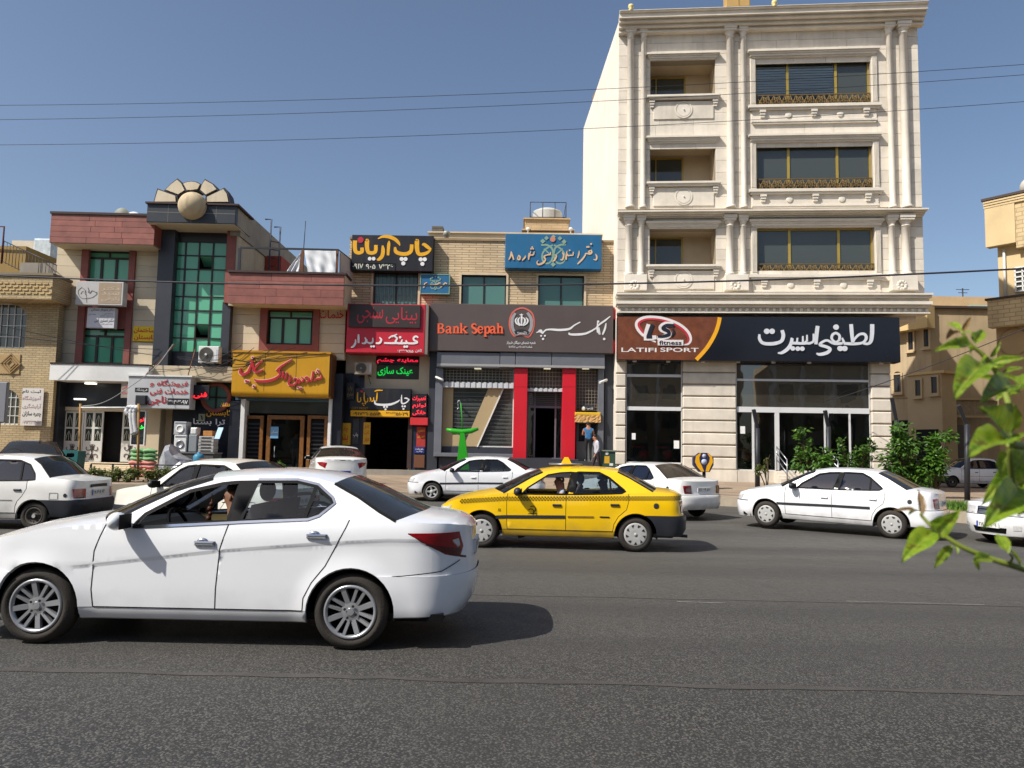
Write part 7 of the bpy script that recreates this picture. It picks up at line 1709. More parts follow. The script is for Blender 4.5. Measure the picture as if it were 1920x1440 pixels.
 if sp.get('fplate'):
  zz,txt,m=sp['fplate'];xx=sh.M(sc,zz)[0];mb=MB();mb.box(xx-.01,xx+.035,-.26,.26,zz-.055,zz+.055);pl=part('number_plate',mb,m,car)
  mb=MB();mb.box(xx,xx+.038,-.262,-.225,zz-.056,zz+.056);part('plate_band',mb,PLATEB,pl)
  t=text_into(MB(),txt,-.20,.21,zz-.035,zz+.04,0,.015);t2=MB();t2.add([(xx+.040,v[0],v[2])for v in t.v],t.f);part('plate_number',t2,SEAL,pl)
 if sp.get('grille'):
  z0,z1,hw2=sp['grille']
  for k in range(7):
   zz=lerp(z0,z1,k/6);mb=MB();V=[]
   for i in range(13):y=lerp(0,hw2,i/12);q_=sh.M(sh.sy(y/max(.01,interp(sp['sec'],zz)),True),zz,.012);V+=[(q_[0],q_[1],zz-.008),(q_[0],q_[1],zz+.008)]
   mb.add(V,[(2*i,2*i+2,2*i+3,2*i+1)for i in range(12)]);both('grille_bar',mb,CHROME)
  pl=[(sh.sy(0,True),z0-.015),(sh.sy(0,True),z1+.015),(sh.sy(hw2/.84,True),z1+.015),(sh.sy(hw2/.86,True),z0-.015)]
  both('grille_back',shell_part(sh,pl,.08,.005,(),.0),SEAL)
 for xw in(0,wb):
  for sd in(1,-1):put_wheel(car,sp,xw,sd,sp['wheel'])
 mb=MB()
 for y0 in(-.1,.45):
  E=top[iA];mb.tube([(E[0]+fwd*.6,y0,E[1]+cr*.9),(E[0]+fwd*.3-.05,y0-.5,E[1]+cr*.9+.03)],.008,4)
 part('wiper',mb,SEAL,car)
 return car,sh
DENA=dict(wb=2.66,wr=.318,ra=.372,rr=.222,tw=.20,xf=3.56,xr=-1.03,lf=.75,lr=.62,pn=2.5,flare=.022,taper=.035,crease=(-.027,-.022,.006,.011),sec=[(.15,.72),(.22,.80),(.30,.842),(.50,.850),(.66,.8505),(.793,.850),(.798,.850),(.826,.862),(.831,.862),(.92,.857),(1.03,.832),(1.10,.80),(1.30,.675),(1.44,.575),(1.5,.52)],char=[(-.3,.93),(.3,.89),(1.15,.81),(2.3,.66)],char0=.82,fend=[(.2,-.06),(.45,0),(.6,-.01),(.8,-.10)],rend=[(.25,-.13),(.35,-.05),(.55,.0),(.75,-.01),(.95,-.03),(1.1,-.02)],top=[(3.54,.70),(3.45,.775),(3.2,.84),(2.8,.925),(2.4,.985),(2.10,1.02),(1.85,1.165),(1.60,1.30),(1.30,1.405),(1.05,1.437),(.70,1.447),(.40,1.425),(.22,1.385),(.0,1.28),(-.20,1.165),(-.36,1.085),(-.55,1.07),(-.80,1.06),(-.95,1.035),(-1.02,1.0)],idx=(5,8,12,15),belt=[(2.10,1.0),(1.9,.985),(1.06,1.035),(.6,1.055),(.35,1.075),(.035,1.085),(-.2,1.09)],zs=.325,zbot=.225,zbf=.60,zbr=.62,zfb=.20,zrb=.29,rbl=.0,d1=[(2.10,1.02),(2.14,.92),(2.18,.79),(2.19,.47),(2.17,.325)],dB=[(1.06,1.035),(1.12,.81),(1.14,.49),(1.14,.325)],dR=[(.035,1.085),(.06,1.02),(.11,.92),(.22,.70),(.33,.56),(.395,.43),(.40,.325)],wf=[(1.87,1.0),(1.79,1.10),(1.47,1.295),(1.20,1.362),(1.05,1.38),(1.075,1.052)],wq=[(.965,1.058),(.90,1.385),(.55,1.39),(.37,1.352),(.225,1.25),(.20,1.215),(.31,1.125),(.38,1.092)],bp=[(1.073,1.04),(1.047,1.39),(.905,1.395),(.968,1.045)],qdiv=[(.375,1.355),(.425,1.09)],chrome=[(1.89,.988),(1.06,1.04),(.97,1.047),(.39,1.08),(.30,1.112),(.185,1.215),(.215,1.265),(.36,1.37),(.55,1.408),(.90,1.402)],seat_x=(1.05,.15),seat_z=.80,handles=[(1.245,.872,.17,.035,CHROME),(.30,.948,.17,.035,CHROME)],cup=True,mirror=(1.93,1.03),wheel='alloy8',trim=BEIGEI,open_front=True,hl_y=.9,tl_y=.95,crown=.055,bow=(.28,.1,-.07,-.2),lamps=[('tail_lamp',[('x',-.47,.985),('x',-.80,.985),('r',.72,.985),('r',.66,.86),('r',.72,.775),('x',-.95,.76),('x',-.78,.81),('x',-.62,.905)],LAMPR,.007),('tail_lamp_inner',[('x',-.84,.92),('r',.74,.93),('r',.72,.875),('x',-.88,.865)],LAMPW,.012),('tail_lamp_edge',[('x',-.62,.900),('x',-.80,.86),('r',.70,.84),('r',.72,.78),('x',-.95,.765),('x',-.78,.815)],LAMPD,.010),('head_lamp',[('x',3.02,.80),('x',3.3,.72),('f',.6,.68),('f',.6,.61),('x',3.35,.62)],LAMPW,.008)],strips=[('bumper_joint',[('x',-.345,.62),('x',-.55,.64),('x',-.75,.66),('x',-.9,.74)],.008,SEAL),('bumper_slot',[('x',-.40,.405),('x',-.6,.41),('x',-.78,.425)],.018,pm('slot_light',(230,230,230),.4,.02)),('reflector',[('x',-.93,.40),('r',.8,.36),('r',.6,.30)],.06,SEAL)],plate=(.82,'۲۸ ۷۶۸ ۷۲',PLATEW))
P405=dict(wb=2.67,wr=.30,ra=.365,rr=.19,tw=.18,xf=3.52,xr=-.89,lf=.65,lr=.36,pn=3.2,flare=.014,taper=.045,sec=[(.15,.70),(.22,.77),(.30,.815),(.50,.838),(.64,.842),(.78,.845),(.90,.832),(.98,.815),(1.10,.745),(1.36,.585),(1.45,.53)],fend=[(.2,-.05),(.4,0),(.55,0),(.7,-.06)],rend=[(.25,-.06),(.38,.03),(.60,.04),(.66,-.02),(1.0,-.04)],top=[(3.46,.70),(3.35,.765),(3.1,.835),(2.7,.905),(2.30,.965),(2.05,1.11),(1.82,1.245),(1.62,1.335),(1.35,1.385),(.95,1.402),(.55,1.392),(.30,1.365),(.10,1.27),(-.10,1.155),(-.30,1.04),(-.5,1.025),(-.75,1.015),(-.87,.985)],idx=(4,7,11,14),belt=[(2.30,.945),(1.95,.935),(1.20,.945),(.6,.965),(.40,.975),(.12,.995),(-.1,1.01)],zs=.345,zbot=.235,zbf=.58,zbr=.63,zfb=.22,zrb=.29,d1=[(2.22,.955),(2.235,.80),(2.23,.50),(2.22,.345)],dB=[(1.20,.945),(1.205,.70),(1.205,.345)],dR=[(.12,.995),(.125,.85),(.16,.72),(.30,.60),(.375,.47),(.395,.345)],wf=[(1.97,.955),(1.87,1.06),(1.52,1.285),(1.30,1.325),(1.08,1.34),(1.18,.962)],wq=[(1.07,.965),(1.0,1.345),(.62,1.345),(.45,1.262),(.17,1.035),(.24,1.0),(.42,.99)],bp=[(1.185,.952),(1.085,1.345),(.995,1.348),(1.065,.955)],qdiv=[(.44,1.26),(.425,.99)],seat_x=(1.1,.15),seat_z=.72,mirror=(2.02,.975),wheel='cover8',mirm=BPLAS,crown=.05,bow=(.22,.08,-.06,-.14),handles=[(1.36,.775,.15,.035,None),(.36,.80,.15,.035,None)],lamps=[('tail_lamp',[('x',-.78,.875),('r',.62,.885),('r',.60,.69),('x',-.80,.685)],LAMPR,.007),('tail_lamp_inner',[('r',.85,.86),('r',.64,.865),('r',.62,.71),('r',.85,.71)],LAMPD,.011),('head_lamp',[('x',3.22,.735),('f',.88,.70),('f',.55,.70),('f',.55,.6),('x',3.3,.6)],LAMPW,.006),('fuel_cap',[('x',-.35+.045*math.cos(a),.80+.045*math.sin(a))for a in[2*math.pi*k/14 for k in range(14)]],BPLAS,.006)],plate=(.77,'۲۲ ۲۶۳ ۶۱',PLATEW))
def variant(base,**kw):d=dict(base);d.update(kw);return d
hd=lambda m:[(a,b,c,d,m)for a,b,c,d,_ in P405['handles']]
RUB=lambda z:[('rub_strip',[('x',2.42,z-.03),('x',2.3,z-.03),('x',1.21,z)],.055,BPLAS),('rub_strip',[('x',1.20,z),('x',.42,z+.01)],.055,BPLAS),('bumper_strip',[('x',-.38,.60),('x',-.6,.60),('x',-.85,.60),('r',.9,.60),('r',.5,.60),('r',0,.60)],.085,BPLAS),('bumper_strip',[('x',3.1,.56),('x',3.3,.56),('f',.9,.56),('f',.5,.56),('f',0,.56)],.08,BPLAS)]
TAXI=variant(P405,wheel='cover9',rbm=BPLAS,fbm=BPLAS,handles=hd(BPLAS),open_front=True,lamps=[l for l in P405['lamps']if l[0]!='tail_lamp_inner'][:1]+P405['lamps'][2:],strips=[('rub_strip',[('x',2.42,.545),('x',2.23,.555),('x',1.215,.575)],.055,BPLAS),('scuff',[('x',1.17,.578),('x',.72,.585)],.028,pm('scuff',(120,92,20),.8,.3,30)),('scuff',[('x',.62,.59),('x',.45,.588)],.022,SEAL)])
PARS=variant(P405,handles=hd(P_WHITE),strips=RUB(.60),plate=(.77,'۶۵ ۷۱۷ ۲۲',PLATEW))
PARS5=variant(PARS,wheel='alloy5')
PRIDE=dict(wb=2.345,wr=.272,ra=.325,rr=.165,tw=.165,xf=3.08,xr=-.86,lf=.5,lr=.34,pn=3.4,flare=.014,taper=.04,sec=[(.15,.68),(.22,.73),(.30,.765),(.5,.79),(.64,.795),(.80,.79),(.92,.768),(1.05,.71),(1.38,.575),(1.46,.53)],fend=[(.2,-.04),(.4,0),(.55,0),(.75,-.08)],rend=[(.25,-.04),(.38,.05),(.56,.06),(.60,-.03),(1.0,-.04)],top=[(3.02,.72),(2.9,.80),(2.6,.86),(2.2,.915),(1.98,.945),(1.78,1.09),(1.58,1.24),(1.40,1.345),(1.1,1.395),(.75,1.41),(.4,1.40),(.16,1.37),(.0,1.27),(-.14,1.13),(-.26,1.01),(-.45,.985),(-.7,.975),(-.84,.945)],idx=(4,7,11,14),belt=[(1.98,.925),(1.7,.91),(1.05,.91),(.5,.92),(.3,.925),(.05,.95),(-.1,.98)],zs=.33,zbot=.22,zbf=.55,zbr=.585,zfb=.22,zrb=.27,d1=[(1.92,.935),(1.93,.7),(1.92,.33)],dB=[(1.05,.91),(1.06,.6),(1.06,.33)],dR=[(.16,.935),(.15,.80),(.22,.66),(.31,.55),(.345,.45),(.35,.33)],wf=[(1.74,.935),(1.62,1.05),(1.40,1.24),(1.25,1.305),(1.06,1.33),(1.06,.93)],wq=[(.98,.93),(.98,1.335),(.42,1.33),(.2,1.25),(.06,1.08),(.02,.965),(.3,.945)],bp=[(1.06,.92),(1.06,1.335),(.98,1.338),(.98,.92)],qdiv=[(.36,1.32),(.30,.945)],seat_x=(.95,.1),seat_z=.70,mirror=(1.76,.95),wheel='steel',mirm=BPLAS,crown=.045,bow=(.2,.07,-.05,-.12),handles=[(1.2,.75,.14,.035,BPLAS),(.32,.77,.14,.035,BPLAS)],rbm=BPLAS,fbm=BPLAS,lamps=[('tail_lamp',[('x',-.72,.80),('r',.60,.80),('r',.60,.63),('x',-.74,.63)],LAMPR,.008),('tail_lamp_inner',[('x',-.78,.675),('r',.66,.675),('r',.66,.635),('x',-.78,.635)],LAMPD,.012),('head_lamp',[('x',2.9,.72),('f',.9,.72),('f',.55,.70),('f',.55,.59),('x',2.95,.58)],LAMPW,.006),('fuel_flap',[('x',-.30,.72),('x',-.46,.72),('x',-.46,.60),('x',-.30,.60)],P_WHITE2,.002),('fuel_cap',[('x',-.60+.035*math.cos(a),.68+.035*math.sin(a))for a in[2*math.pi*k/14 for k in range(14)]],BPLAS,.006)],strips=[('boot_garnish',[('r',.42,.845),('r',.2,.85),('r',0,.85)],.06,BPLAS),('fuel_joint',[('x',-.30,.72),('x',-.46,.72),('x',-.46,.60),('x',-.30,.60),('x',-.30,.72)],.008,SEAL),('side_crease',[('x',1.9,.56),('x',.4,.57)],.012,SEAL)],plate=(.715,'۶۸ ۷۶۸ ۷۲',PLATEW))  # shade of the body side crease is painted as a thin dark strip
ACCENT=variant(DENA,wb=2.57,xf=3.4,xr=-.95,plate=(.62,'۵۷ ۷۱',PLATEB),open_front=False,chrome=None,cup=False,rr=.20,lamps=[('tail_lamp',[('x',-.62,.94),('x',-.8,.95),('r',.60,.93),('r',.66,.80),('x',-.85,.76),('x',-.7,.85)],LAMPR,.008),('head_lamp',[('x',2.95,.80),('f',.6,.68),('f',.6,.61),('x',3.2,.62)],LAMPW,.008)],strips=[],handles=[(1.2,.86,.16,.03,P_WHITE),(.25,.93,.16,.03,P_WHITE)],d1=[(2.05,1.03),(2.09,.92),(2.12,.79),(2.13,.47),(2.11,.325)])
SAMAND=variant(P405,handles=hd(P_WHITE),strips=RUB(.60),grille=(.62,.74,.32),fplate=(.40,'۲۸ ۷۲۹ ۶۱',PLATEW),plate=None,top=[(3.50,.77),(3.40,.82)]+P405['top'][2:],zbf=.585,lamps=P405['lamps'][:2]+[('head_lamp',[('x',3.20,.77),('f',.85,.755),('f',.46,.755),('f',.46,.615),('f',.8,.61),('x',3.3,.64)],LAMPW,.006),('fog_lamp',[('f',.8,.42),('f',.66,.42),('f',.66,.34),('f',.8,.34)],LAMPW,.02),('air_intake',[('f',.5,.36),('f',.0,.36),('f',.0,.27),('f',.48,.27)],SEAL,.016)])
def place(axle,d):
 return Vector((axle[0],axle[1],axle[2]if len(axle)>2 else 0)),math.atan2(d[1],d[0])
L_,H_=place((-1.325,7.46),(-1,.004));dena,dsh=build_car('white_sedan','large clean white sedan nearest the camera, with alloy wheels and open driver window',DENA,P_NEAR,L_,H_,st=.05)
L_,H_=place((2.235,14.23),(-1,.07));taxi,tsh=build_car('yellow_taxi','yellow taxi sedan with checker stripe and black rear bumper',TAXI,P_YEL,L_,H_)
GW='white cars parked or passing in the street'
dv=Vector((-.795,.606));nv_=Vector((-dv.y,dv.x))
def by_left(rear,d,hw=.80,z=0):
 d=Vector(d).normalized();n=Vector((-d.y,d.x));c=Vector(rear)-n*hw;return place((c.x,c.y,z),d)
L_,H_=by_left((8.10,16.49),(-.795,.606),z=0);L_.z=.0
car5,_=build_car('parked_sedan','white sedan with black side strip parked at an angle, right of the taxi',PARS,P_WHITE,L_,H_,CTINT,GW);car5.rotation_euler.y=-.018
L_,H_=place((4.50,20.7,.02),(-.60,.80));car4,_=build_car('parked_sedan','white sedan with dusty grey boot seen from behind between the taxi and the stone pier',variant(PARS,rg=glass('dusty_glass',(110,100,92),.35,.15,(70,62,54),1.4),plate=(.77,'۲۲ ۶۶۴ ۵۷',PLATEW)),P_WHITE2,L_,H_,CTINT,GW)
L_,H_=by_left((.20,24.45),(-1,.02),z=.06);car3,_=build_car('parked_sedan','white sedan with five spoke wheels before the bank, partly behind the taxi',PARS5,P_WHITE,L_,H_,CGLASS,GW)
L_,H_=by_left((-9.15,14.95),(-1,.0),.76);car8,_=build_car('white_saloon','small white saloon with black bumper leaving at the left edge',PRIDE,P_WHITE2,L_,H_,CTINT,GW)
PRIDE9=variant(PRIDE,wheel='steel');L_,H_=place((-4.55,14.35),(-.93,.37));car9,_=build_car('white_saloon','ivory white saloon passing just behind the near car roof',PRIDE9,P_CREAM,L_,H_,CGLASS,GW)
L_,H_=place((-5.75,26.1,.27),(-.30,.95));car10,_=build_car('white_saloon','white saloon seen from behind, nosed in towards the print shop passage',ACCENT,P_WHITE2,L_,H_,CTINT,GW)
L_,H_=place((-13.75,22.2,.30),(-.50,.9));car11,_=build_car('plum_sedan','dark plum sedan parked nose to the brick house at the left edge',variant(P405,handles=hd(BPLAS),strips=[],plate=None),P_DARK,L_,H_,CGLASS)
L_,H_=place((13.1,16.6),(-.97,-.25));car6,_=build_car('white_sedan','white sedan with chrome grille coming in at the right edge',SAMAND,P_WHITE,L_,H_,CGLASS,GW)
L_,H_=by_left((23.6,37.2),(-1,-.02),.76,.34);car7,_=build_car('white_saloon','small white saloon parked far off in the side street',PRIDE,P_WHITE,L_,H_,CTINT,GW)
def chk_z(x):return interp([(-.86,.945),(.0,.925),(1.2,.895),(2.3,.865),(3.1,.80)],x)
mb=MB();sq=.026
k=0;x=-.84
while x<3.05:
 for r_ in range(3):
  if(k+r_)%2==0:
   z=chk_z(x)-.045+sq*r_;V=[tsh.M(tsh.sx(a),b,.003)for a,b in((x,z),(x+sq,z),(x+sq,z+sq),(x,z+sq))];mb.add(V,[(0,1,2,3)])
 x+=sq;k+=1
o=part('checker_band',mb,SEAL,taxi);o['kind']='stuff';o=part('checker_band',mirror(mb),SEAL,taxi);o['kind']='stuff'
rs=part('roof_sign',MB().add([(1.10,-.2,1.47),(1.31,-.2,1.47),(1.24,-.18,1.60),(1.17,-.18,1.60),(1.10,.2,1.47),(1.31,.2,1.47),(1.24,.18,1.60),(1.17,.18,1.60)],[(0,1,2,3),(7,6,5,4),(0,4,5,1),(1,5,6,2),(2,6,7,3),(3,7,4,0)]),pm('sign_taxi',(232,180,10),.4,.04),taxi)
mb=MB();mb.lathe([(0,1.45),(.2,1.45),(.18,1.475),(0,1.475)],(1.22,0,0),'Z',16);part('sign_foot',mb,BPLAS,taxi)
mb=MB();mb.tube([(1.22+.30*math.cos(a),.42*math.sin(a),1.475)for a in[2*math.pi*k/20 for k in range(21)]],.014,6);part('sign_rail',mb,STEEL,taxi)
mb=MB();p=tsh.M(1.78,.66);
for a0 in(0,1):mb.tube([(1.78+.05*math.cos(t)+(.03*a0),p[1]+.004,.70+.05*math.sin(t)-.05*a0)for t in[R(40+18*k)for k in range(12)]],.007,4)
mb.box(1.70,1.86,p[1]+.001,p[1]+.004,.615,.622);part('door_crest',mb,SEAL,taxi)
mb=MB();p=tsh.M(2.36,.66);mb.frame(2.34,2.38,.66,.69,.006,p[1]+.001,p[1]+.004);mb.box(2.33,2.39,p[1]+.001,p[1]+.004,.645,.65);part('fender_badge',mb,SEAL,taxi)
mb=MB();mb.tube([(-.35,.3,.3),(-.75,.35,.26),(-.95,.35,.25)],.03,6);part('exhaust',mb,IRON,taxi)
ch=thing('hanging_charm','brown bead charm hanging from the near car mirror','charm',WF,(0,0,0));ch.matrix_world=dena.matrix_world@Matrix.Translation((1.52,.05,1.0));BASE[ch.name]=Vector((0,0,0))
mb=MB();mb.tube([(0,0,.24),(0,0,-.08)],.005,5)
part('cord',mb,pm('cord',(150,90,60),.8,.1),ch)
for k in range(4):mb=MB();mb.sphere((.01*(k%2),.01*k,.14-.045*k),.022+.006*(k%2),8,6);part('bead',mb,pm('bead',(96,52,34),.5,.2),ch)
mb=MB();mb.add([(0,-.02,-.02),(0,.02,-.02),(0,.03,-.14),(0,-.03,-.14),(.01,0,-.08)],[(0,1,4),(1,2,4),(2,3,4),(3,0,4)]);part('tassel',mb,pm('tassel',(140,84,60),.9,.2),ch)
# people
SKIN=pm('skin',(168,118,92),.6,.08,6);
def human(name,label,J,mats,M,hairm,scale=1.0,hair=True,bald=False):
 """J: joint positions; one skinned surface from pelvis to fingertips, coloured by body region"""
 V=[];E=[];Rr=[];reg=[]
 def v(p,r,g):V.append(Vector(p));Rr.append(r);reg.append(g);return len(V)-1
 pel=v(J['pelvis'],(.155,.115),1);sp=v(J['spine'],(.145,.105),0);chest=v(J['chest'],(.165,.11),0);nb=v(J['neck'],(.06,.06),2);hb=v(J['head'],(.078,.09),2);ht=v(J['crown'],(.07,.085),2)
 E+=[(pel,sp),(sp,chest),(chest,nb),(nb,hb),(hb,ht)]
 face=Vector(J.get('face',(0,-1,0))).normalized()
 nose=v(Vector(J['head'])+face*.098+Vector((0,0,.0)),(.014,.018),2);E.append((hb,nose))
 for s in('l','r'):
  sh=v(J['sh'+s],(.065,.065),0);el=v(J['el'+s],(.043,.043),0 if mats[3]else 2);wr=v(J['wr'+s],(.030,.030),0 if mats[3]else 2);E+=[(chest,sh),(sh,el),(el,wr)]
  d=(Vector(J['wr'+s])-Vector(J['el'+s])).normalized();side=d.cross(face);side=side.normalized()if side.length>.05 else Vector((1,0,0))
  pm_=v(Vector(J['wr'+s])+d*.06,(.034,.022),2);E.append((wr,pm_))
  for k,(o,l)in enumerate(((-.028,.07),(-.010,.085),(.010,.08),(.027,.06))):
   a=v(V[pm_]+d*.04+side*o,(.010,.010),2);b=v(V[pm_]+d*(.04+l*.6)+side*o+face*.012,(.008,.008),2);E+=[(pm_,a),(a,b)]
  a=v(V[pm_]-d*.01+side*-.045+face*.01,(.011,.011),2);b=v(V[pm_]+d*.03+side*-.055+face*.02,(.009,.009),2);E+=[(pm_,a),(a,b)]
  hp=v(J['hp'+s],(.098,.098),1);kn=v(J['kn'+s],(.065,.065),1);an=v(J['an'+s],(.045,.045),1);to=v(J['to'+s],(.040,.032),3);E+=[(pel,hp),(hp,kn),(kn,an),(an,to)]
 bm=bmesh.new();lay=bm.verts.layers.skin.verify();bv=[]
 for i,p in enumerate(V):
  q=bm.verts.new(p);q[lay].radius=Rr[i];q[lay].use_root=(i==0);bv.append(q)
 for a,b in E:bm.edges.new((bv[a],bv[b]))
 me=bpy.data.meshes.new('body_frame');bm.to_mesh(me);bm.free()
 o=bpy.data.objects.new('body_tmp',me);COL.objects.link(o)
 md=o.modifiers.new('skin','SKIN');md.use_smooth_shade=True;md.branch_smoothing=.3
 ss=o.modifiers.new('sub','SUBSURF');ss.levels=2;ss.render_levels=2
 dg=bpy.context.evaluated_depsgraph_get();ev=o.evaluated_get(dg);em=ev.to_mesh()
 vs=[tuple(x.co)for x in em.vertices];fs=[tuple(p.vertices)for p in em.polygons];ev.to_mesh_clear()
 bpy.data.objects.remove(o)
 segs=[(V[a],V[b],reg[b]if reg[b]!=2 or reg[a]==2 else reg[b])for a,b in E]
 nm=bpy.data.meshes.new('body');nm.from_pydata(vs,[],fs)
 for m in(mats[0],mats[1],SKIN,mats[2]):nm.materials.append(m)
 for p in nm.polygons:
  c=p.center;best=9;g=0
  for a,b,r_ in segs:
   ab=b-a;t=max(0,min(1,(c-a).dot(ab)/max(1e-9,ab.length_squared)));d=(c-(a+ab*t)).length
   if d<best:best=d;g=r_ if not(r_==2 and t<.35 and(a-V[chest]).length<1e-6)else 0
  if c.z<J.get('hem',-9)and g==0:g=1
  p.material_index=g;p.use_smooth=True
 t=thing(name,label,'person',WF,(0,0,0));t.matrix_world=M@Matrix.Scale(scale,4);BASE[t.name]=Vector((0,0,0))
 b=bpy.data.objects.new('body',nm);COL.objects.link(b);b.parent=t;BASE[b.name]=Vector((0,0,0))
 H=Vector(J['head'])+Vector((0,0,.03));mb=MB()
 up=Vector((0,0,1));back=-face
 n,m_=16,10;vs=[];fs=[]
 mb.sphere((0,0,0),1,18,12)
 keep=[]
 P=[Vector(v_)for v_ in mb.v]
 hv=[tuple(H+Vector((v_.x*.087,v_.y*.1,v_.z*.105+.012))+back*.012)for v_ in P]
 hf=[f for f in mb.f if all((P[i].z>(.25 if not bald else.1))or(P[i].dot(back)>.25 and P[i].z>-.35)for i in f)and not(bald and all(P[i].z>.45 for i in f))]
 hb_=MB();hb_.add(hv,hf,True);part('hair',hb_,hairm,t)
 rt=face.cross(up).normalized()
 for s in(-1,1):
  e=MB();c=H+rt*s*.082+Vector((0,0,-.035));e.sphere(tuple(c),.026,8,6,(.6,.8,1.2));part('ear',e,SKIN,t)
  e=MB();c=H+face*.085+rt*s*.032+Vector((0,0,-.012));e.sphere(tuple(c),.010,8,6);part('eye',e,SEAL,t)
 e=MB();c=H+face*.09+Vector((0,0,-.075));e.sphere(tuple(c),.02,8,6,(1,.4,.3));part('mouth',e,pm('lips',(130,74,66),.6,.05),t)
 return t
def standing(face,arms='down',stride=0.0,lean=0.0,look=0.0):
 """face: unit x,y the person faces; in person space the front is built straight along it"""
 f=Vector((face[0],face[1],0)).normalized();r=Vector((f.y,-f.x,0));U=Vector((0,0,1))
 def p(a,b,c):return f*a+r*b+U*c
 J=dict(pelvis=p(0,0,.95),spine=p(.0+lean*.3,0,1.13),chest=p(.0+lean*.6,0,1.34),neck=p(.01+lean*.8,0,1.50),head=p(.03+lean+look*.05,0,1.60),crown=p(.02+lean+look*.08,0,1.69),face=f*(1)+U*(-look),hem=.93)
 for s,k in(('l',-1),('r',1)):
  st=stride*k
  J['sh'+s]=p(lean*.6,.19*k,1.41)
  if arms=='down':J['el'+s]=p(-.04-st*.3,.25*k,1.14);J['wr'+s]=p(.06-st*.5,.26*k,.90)
  else:J['el'+s]=p(.10,.24*k,1.16);J['wr'+s]=p(.34,.14*k,1.18)
  J['hp'+s]=p(0,.09*k,.90);J['kn'+s]=p(.03+st*.5,.10*k,.50);J['an'+s]=p(-.03+st,.10*k,.09);J['to'+s]=p(.12+st,.12*k,.045)
 return J
def seated(f,hands):
 f=Vector(f);r=Vector((f.y,-f.x,0));U=Vector((0,0,1))
 def p(a,b,c):return f*a+r*b+U*c
 J=dict(pelvis=p(0,0,0),spine=p(-.05,0,.2),chest=p(-.08,0,.40),neck=p(-.05,0,.56),head=p(.0,0,.66),crown=p(-.02,0,.75),face=f+U*-.05,hem=-.02)
 for s,k in(('l',-1),('r',1)):
  J['sh'+s]=p(-.07,.19*k,.46);J['el'+s]=p(.12,.23*k,.24);J['wr'+s]=p(.36,hands*k,.34)
  J['hp'+s]=p(.06,.1*k,-.02);J['kn'+s]=p(.46,.13*k,.06);J['an'+s]=p(.62,.13*k,-.30);J['to'+s]=p(.74,.13*k,-.33)
 return J
HAIR=pm('black_hair',(26,22,20),.7,.2,20);GREYH=pm('grey_hair',(120,116,112),.7,.15,20)
p=B.M@Vector((bp(1104,850,1.05)[0],-.72,0));zst=B.uv(1115,866,.85)[1]
human('person','man in blue t-shirt and black trousers using the cash machine, seen from behind',standing((0,1),'up'),(pm('shirt_blue',(52,104,148),.8,.25,12),pm('trousers_black',(24,24,28),.8,.1),pm('shoe_white',(214,212,208),.6,.05),False),Matrix.Translation((p.x,p.y,zst)),HAIR,.93)
q=at(1119,885,30.2);human('person','youth in pale grey shirt walking left past the cash machine, head bowed',standing((-1,-.25),'down',.22,.06,.5),(pm('shirt_grey',(176,176,186),.8,.06),pm('trousers_dark',(44,34,36),.8,.1),pm('shoe_dark',(40,36,34),.6,.05),True),Matrix.Translation((q.x,q.y,.80)),HAIR,.92)
u_,_=qp(552,850,-.6);p=Q.M@Vector((u_,.75,0));human('person','man in grey shirt and pale trousers standing inside the wooden doorway',standing((.3,1),'down'),(pm('shirt_slate',(92,108,122),.8,.08),pm('trousers_pale',(150,142,146),.8,.06),pm('shoe_dark',(40,36,34),.6,.05),True),Matrix.Translation((p.x,p.y,.64)),HAIR,.98)
F_=(1,0,0)
human('person','grey haired driver in pale blue shirt at the wheel of the taxi',seated(F_,.16),(pm('shirt_pale',(150,164,186),.8,.06),pm('trousers_dark',(44,34,36),.8,.1),pm('shoe_dark',(40,36,34),.6,.05),False),taxi.matrix_world@Matrix.Translation((1.33,.36,.50)),GREYH,.98,bald=True)
human('person','dark clothed passenger on the back seat of the taxi',seated(F_,.1),(pm('coat_dark',(26,28,34),.9,.1),pm('trousers_black',(24,24,28),.8,.1),pm('shoe_dark',(40,36,34),.6,.05),True),taxi.matrix_world@Matrix.Translation((.52,-.22,.50)),HAIR,.95)
human('person','driver in dark top mostly hidden behind the near car pillar',seated(F_,.16),(pm('top_brown',(70,48,44),.9,.1),pm('trousers_black',(24,24,28),.8,.1),pm('shoe_dark',(40,36,34),.6,.05),True),dena.matrix_world@Matrix.Translation((1.20,.36,.58)),HAIR,.98)
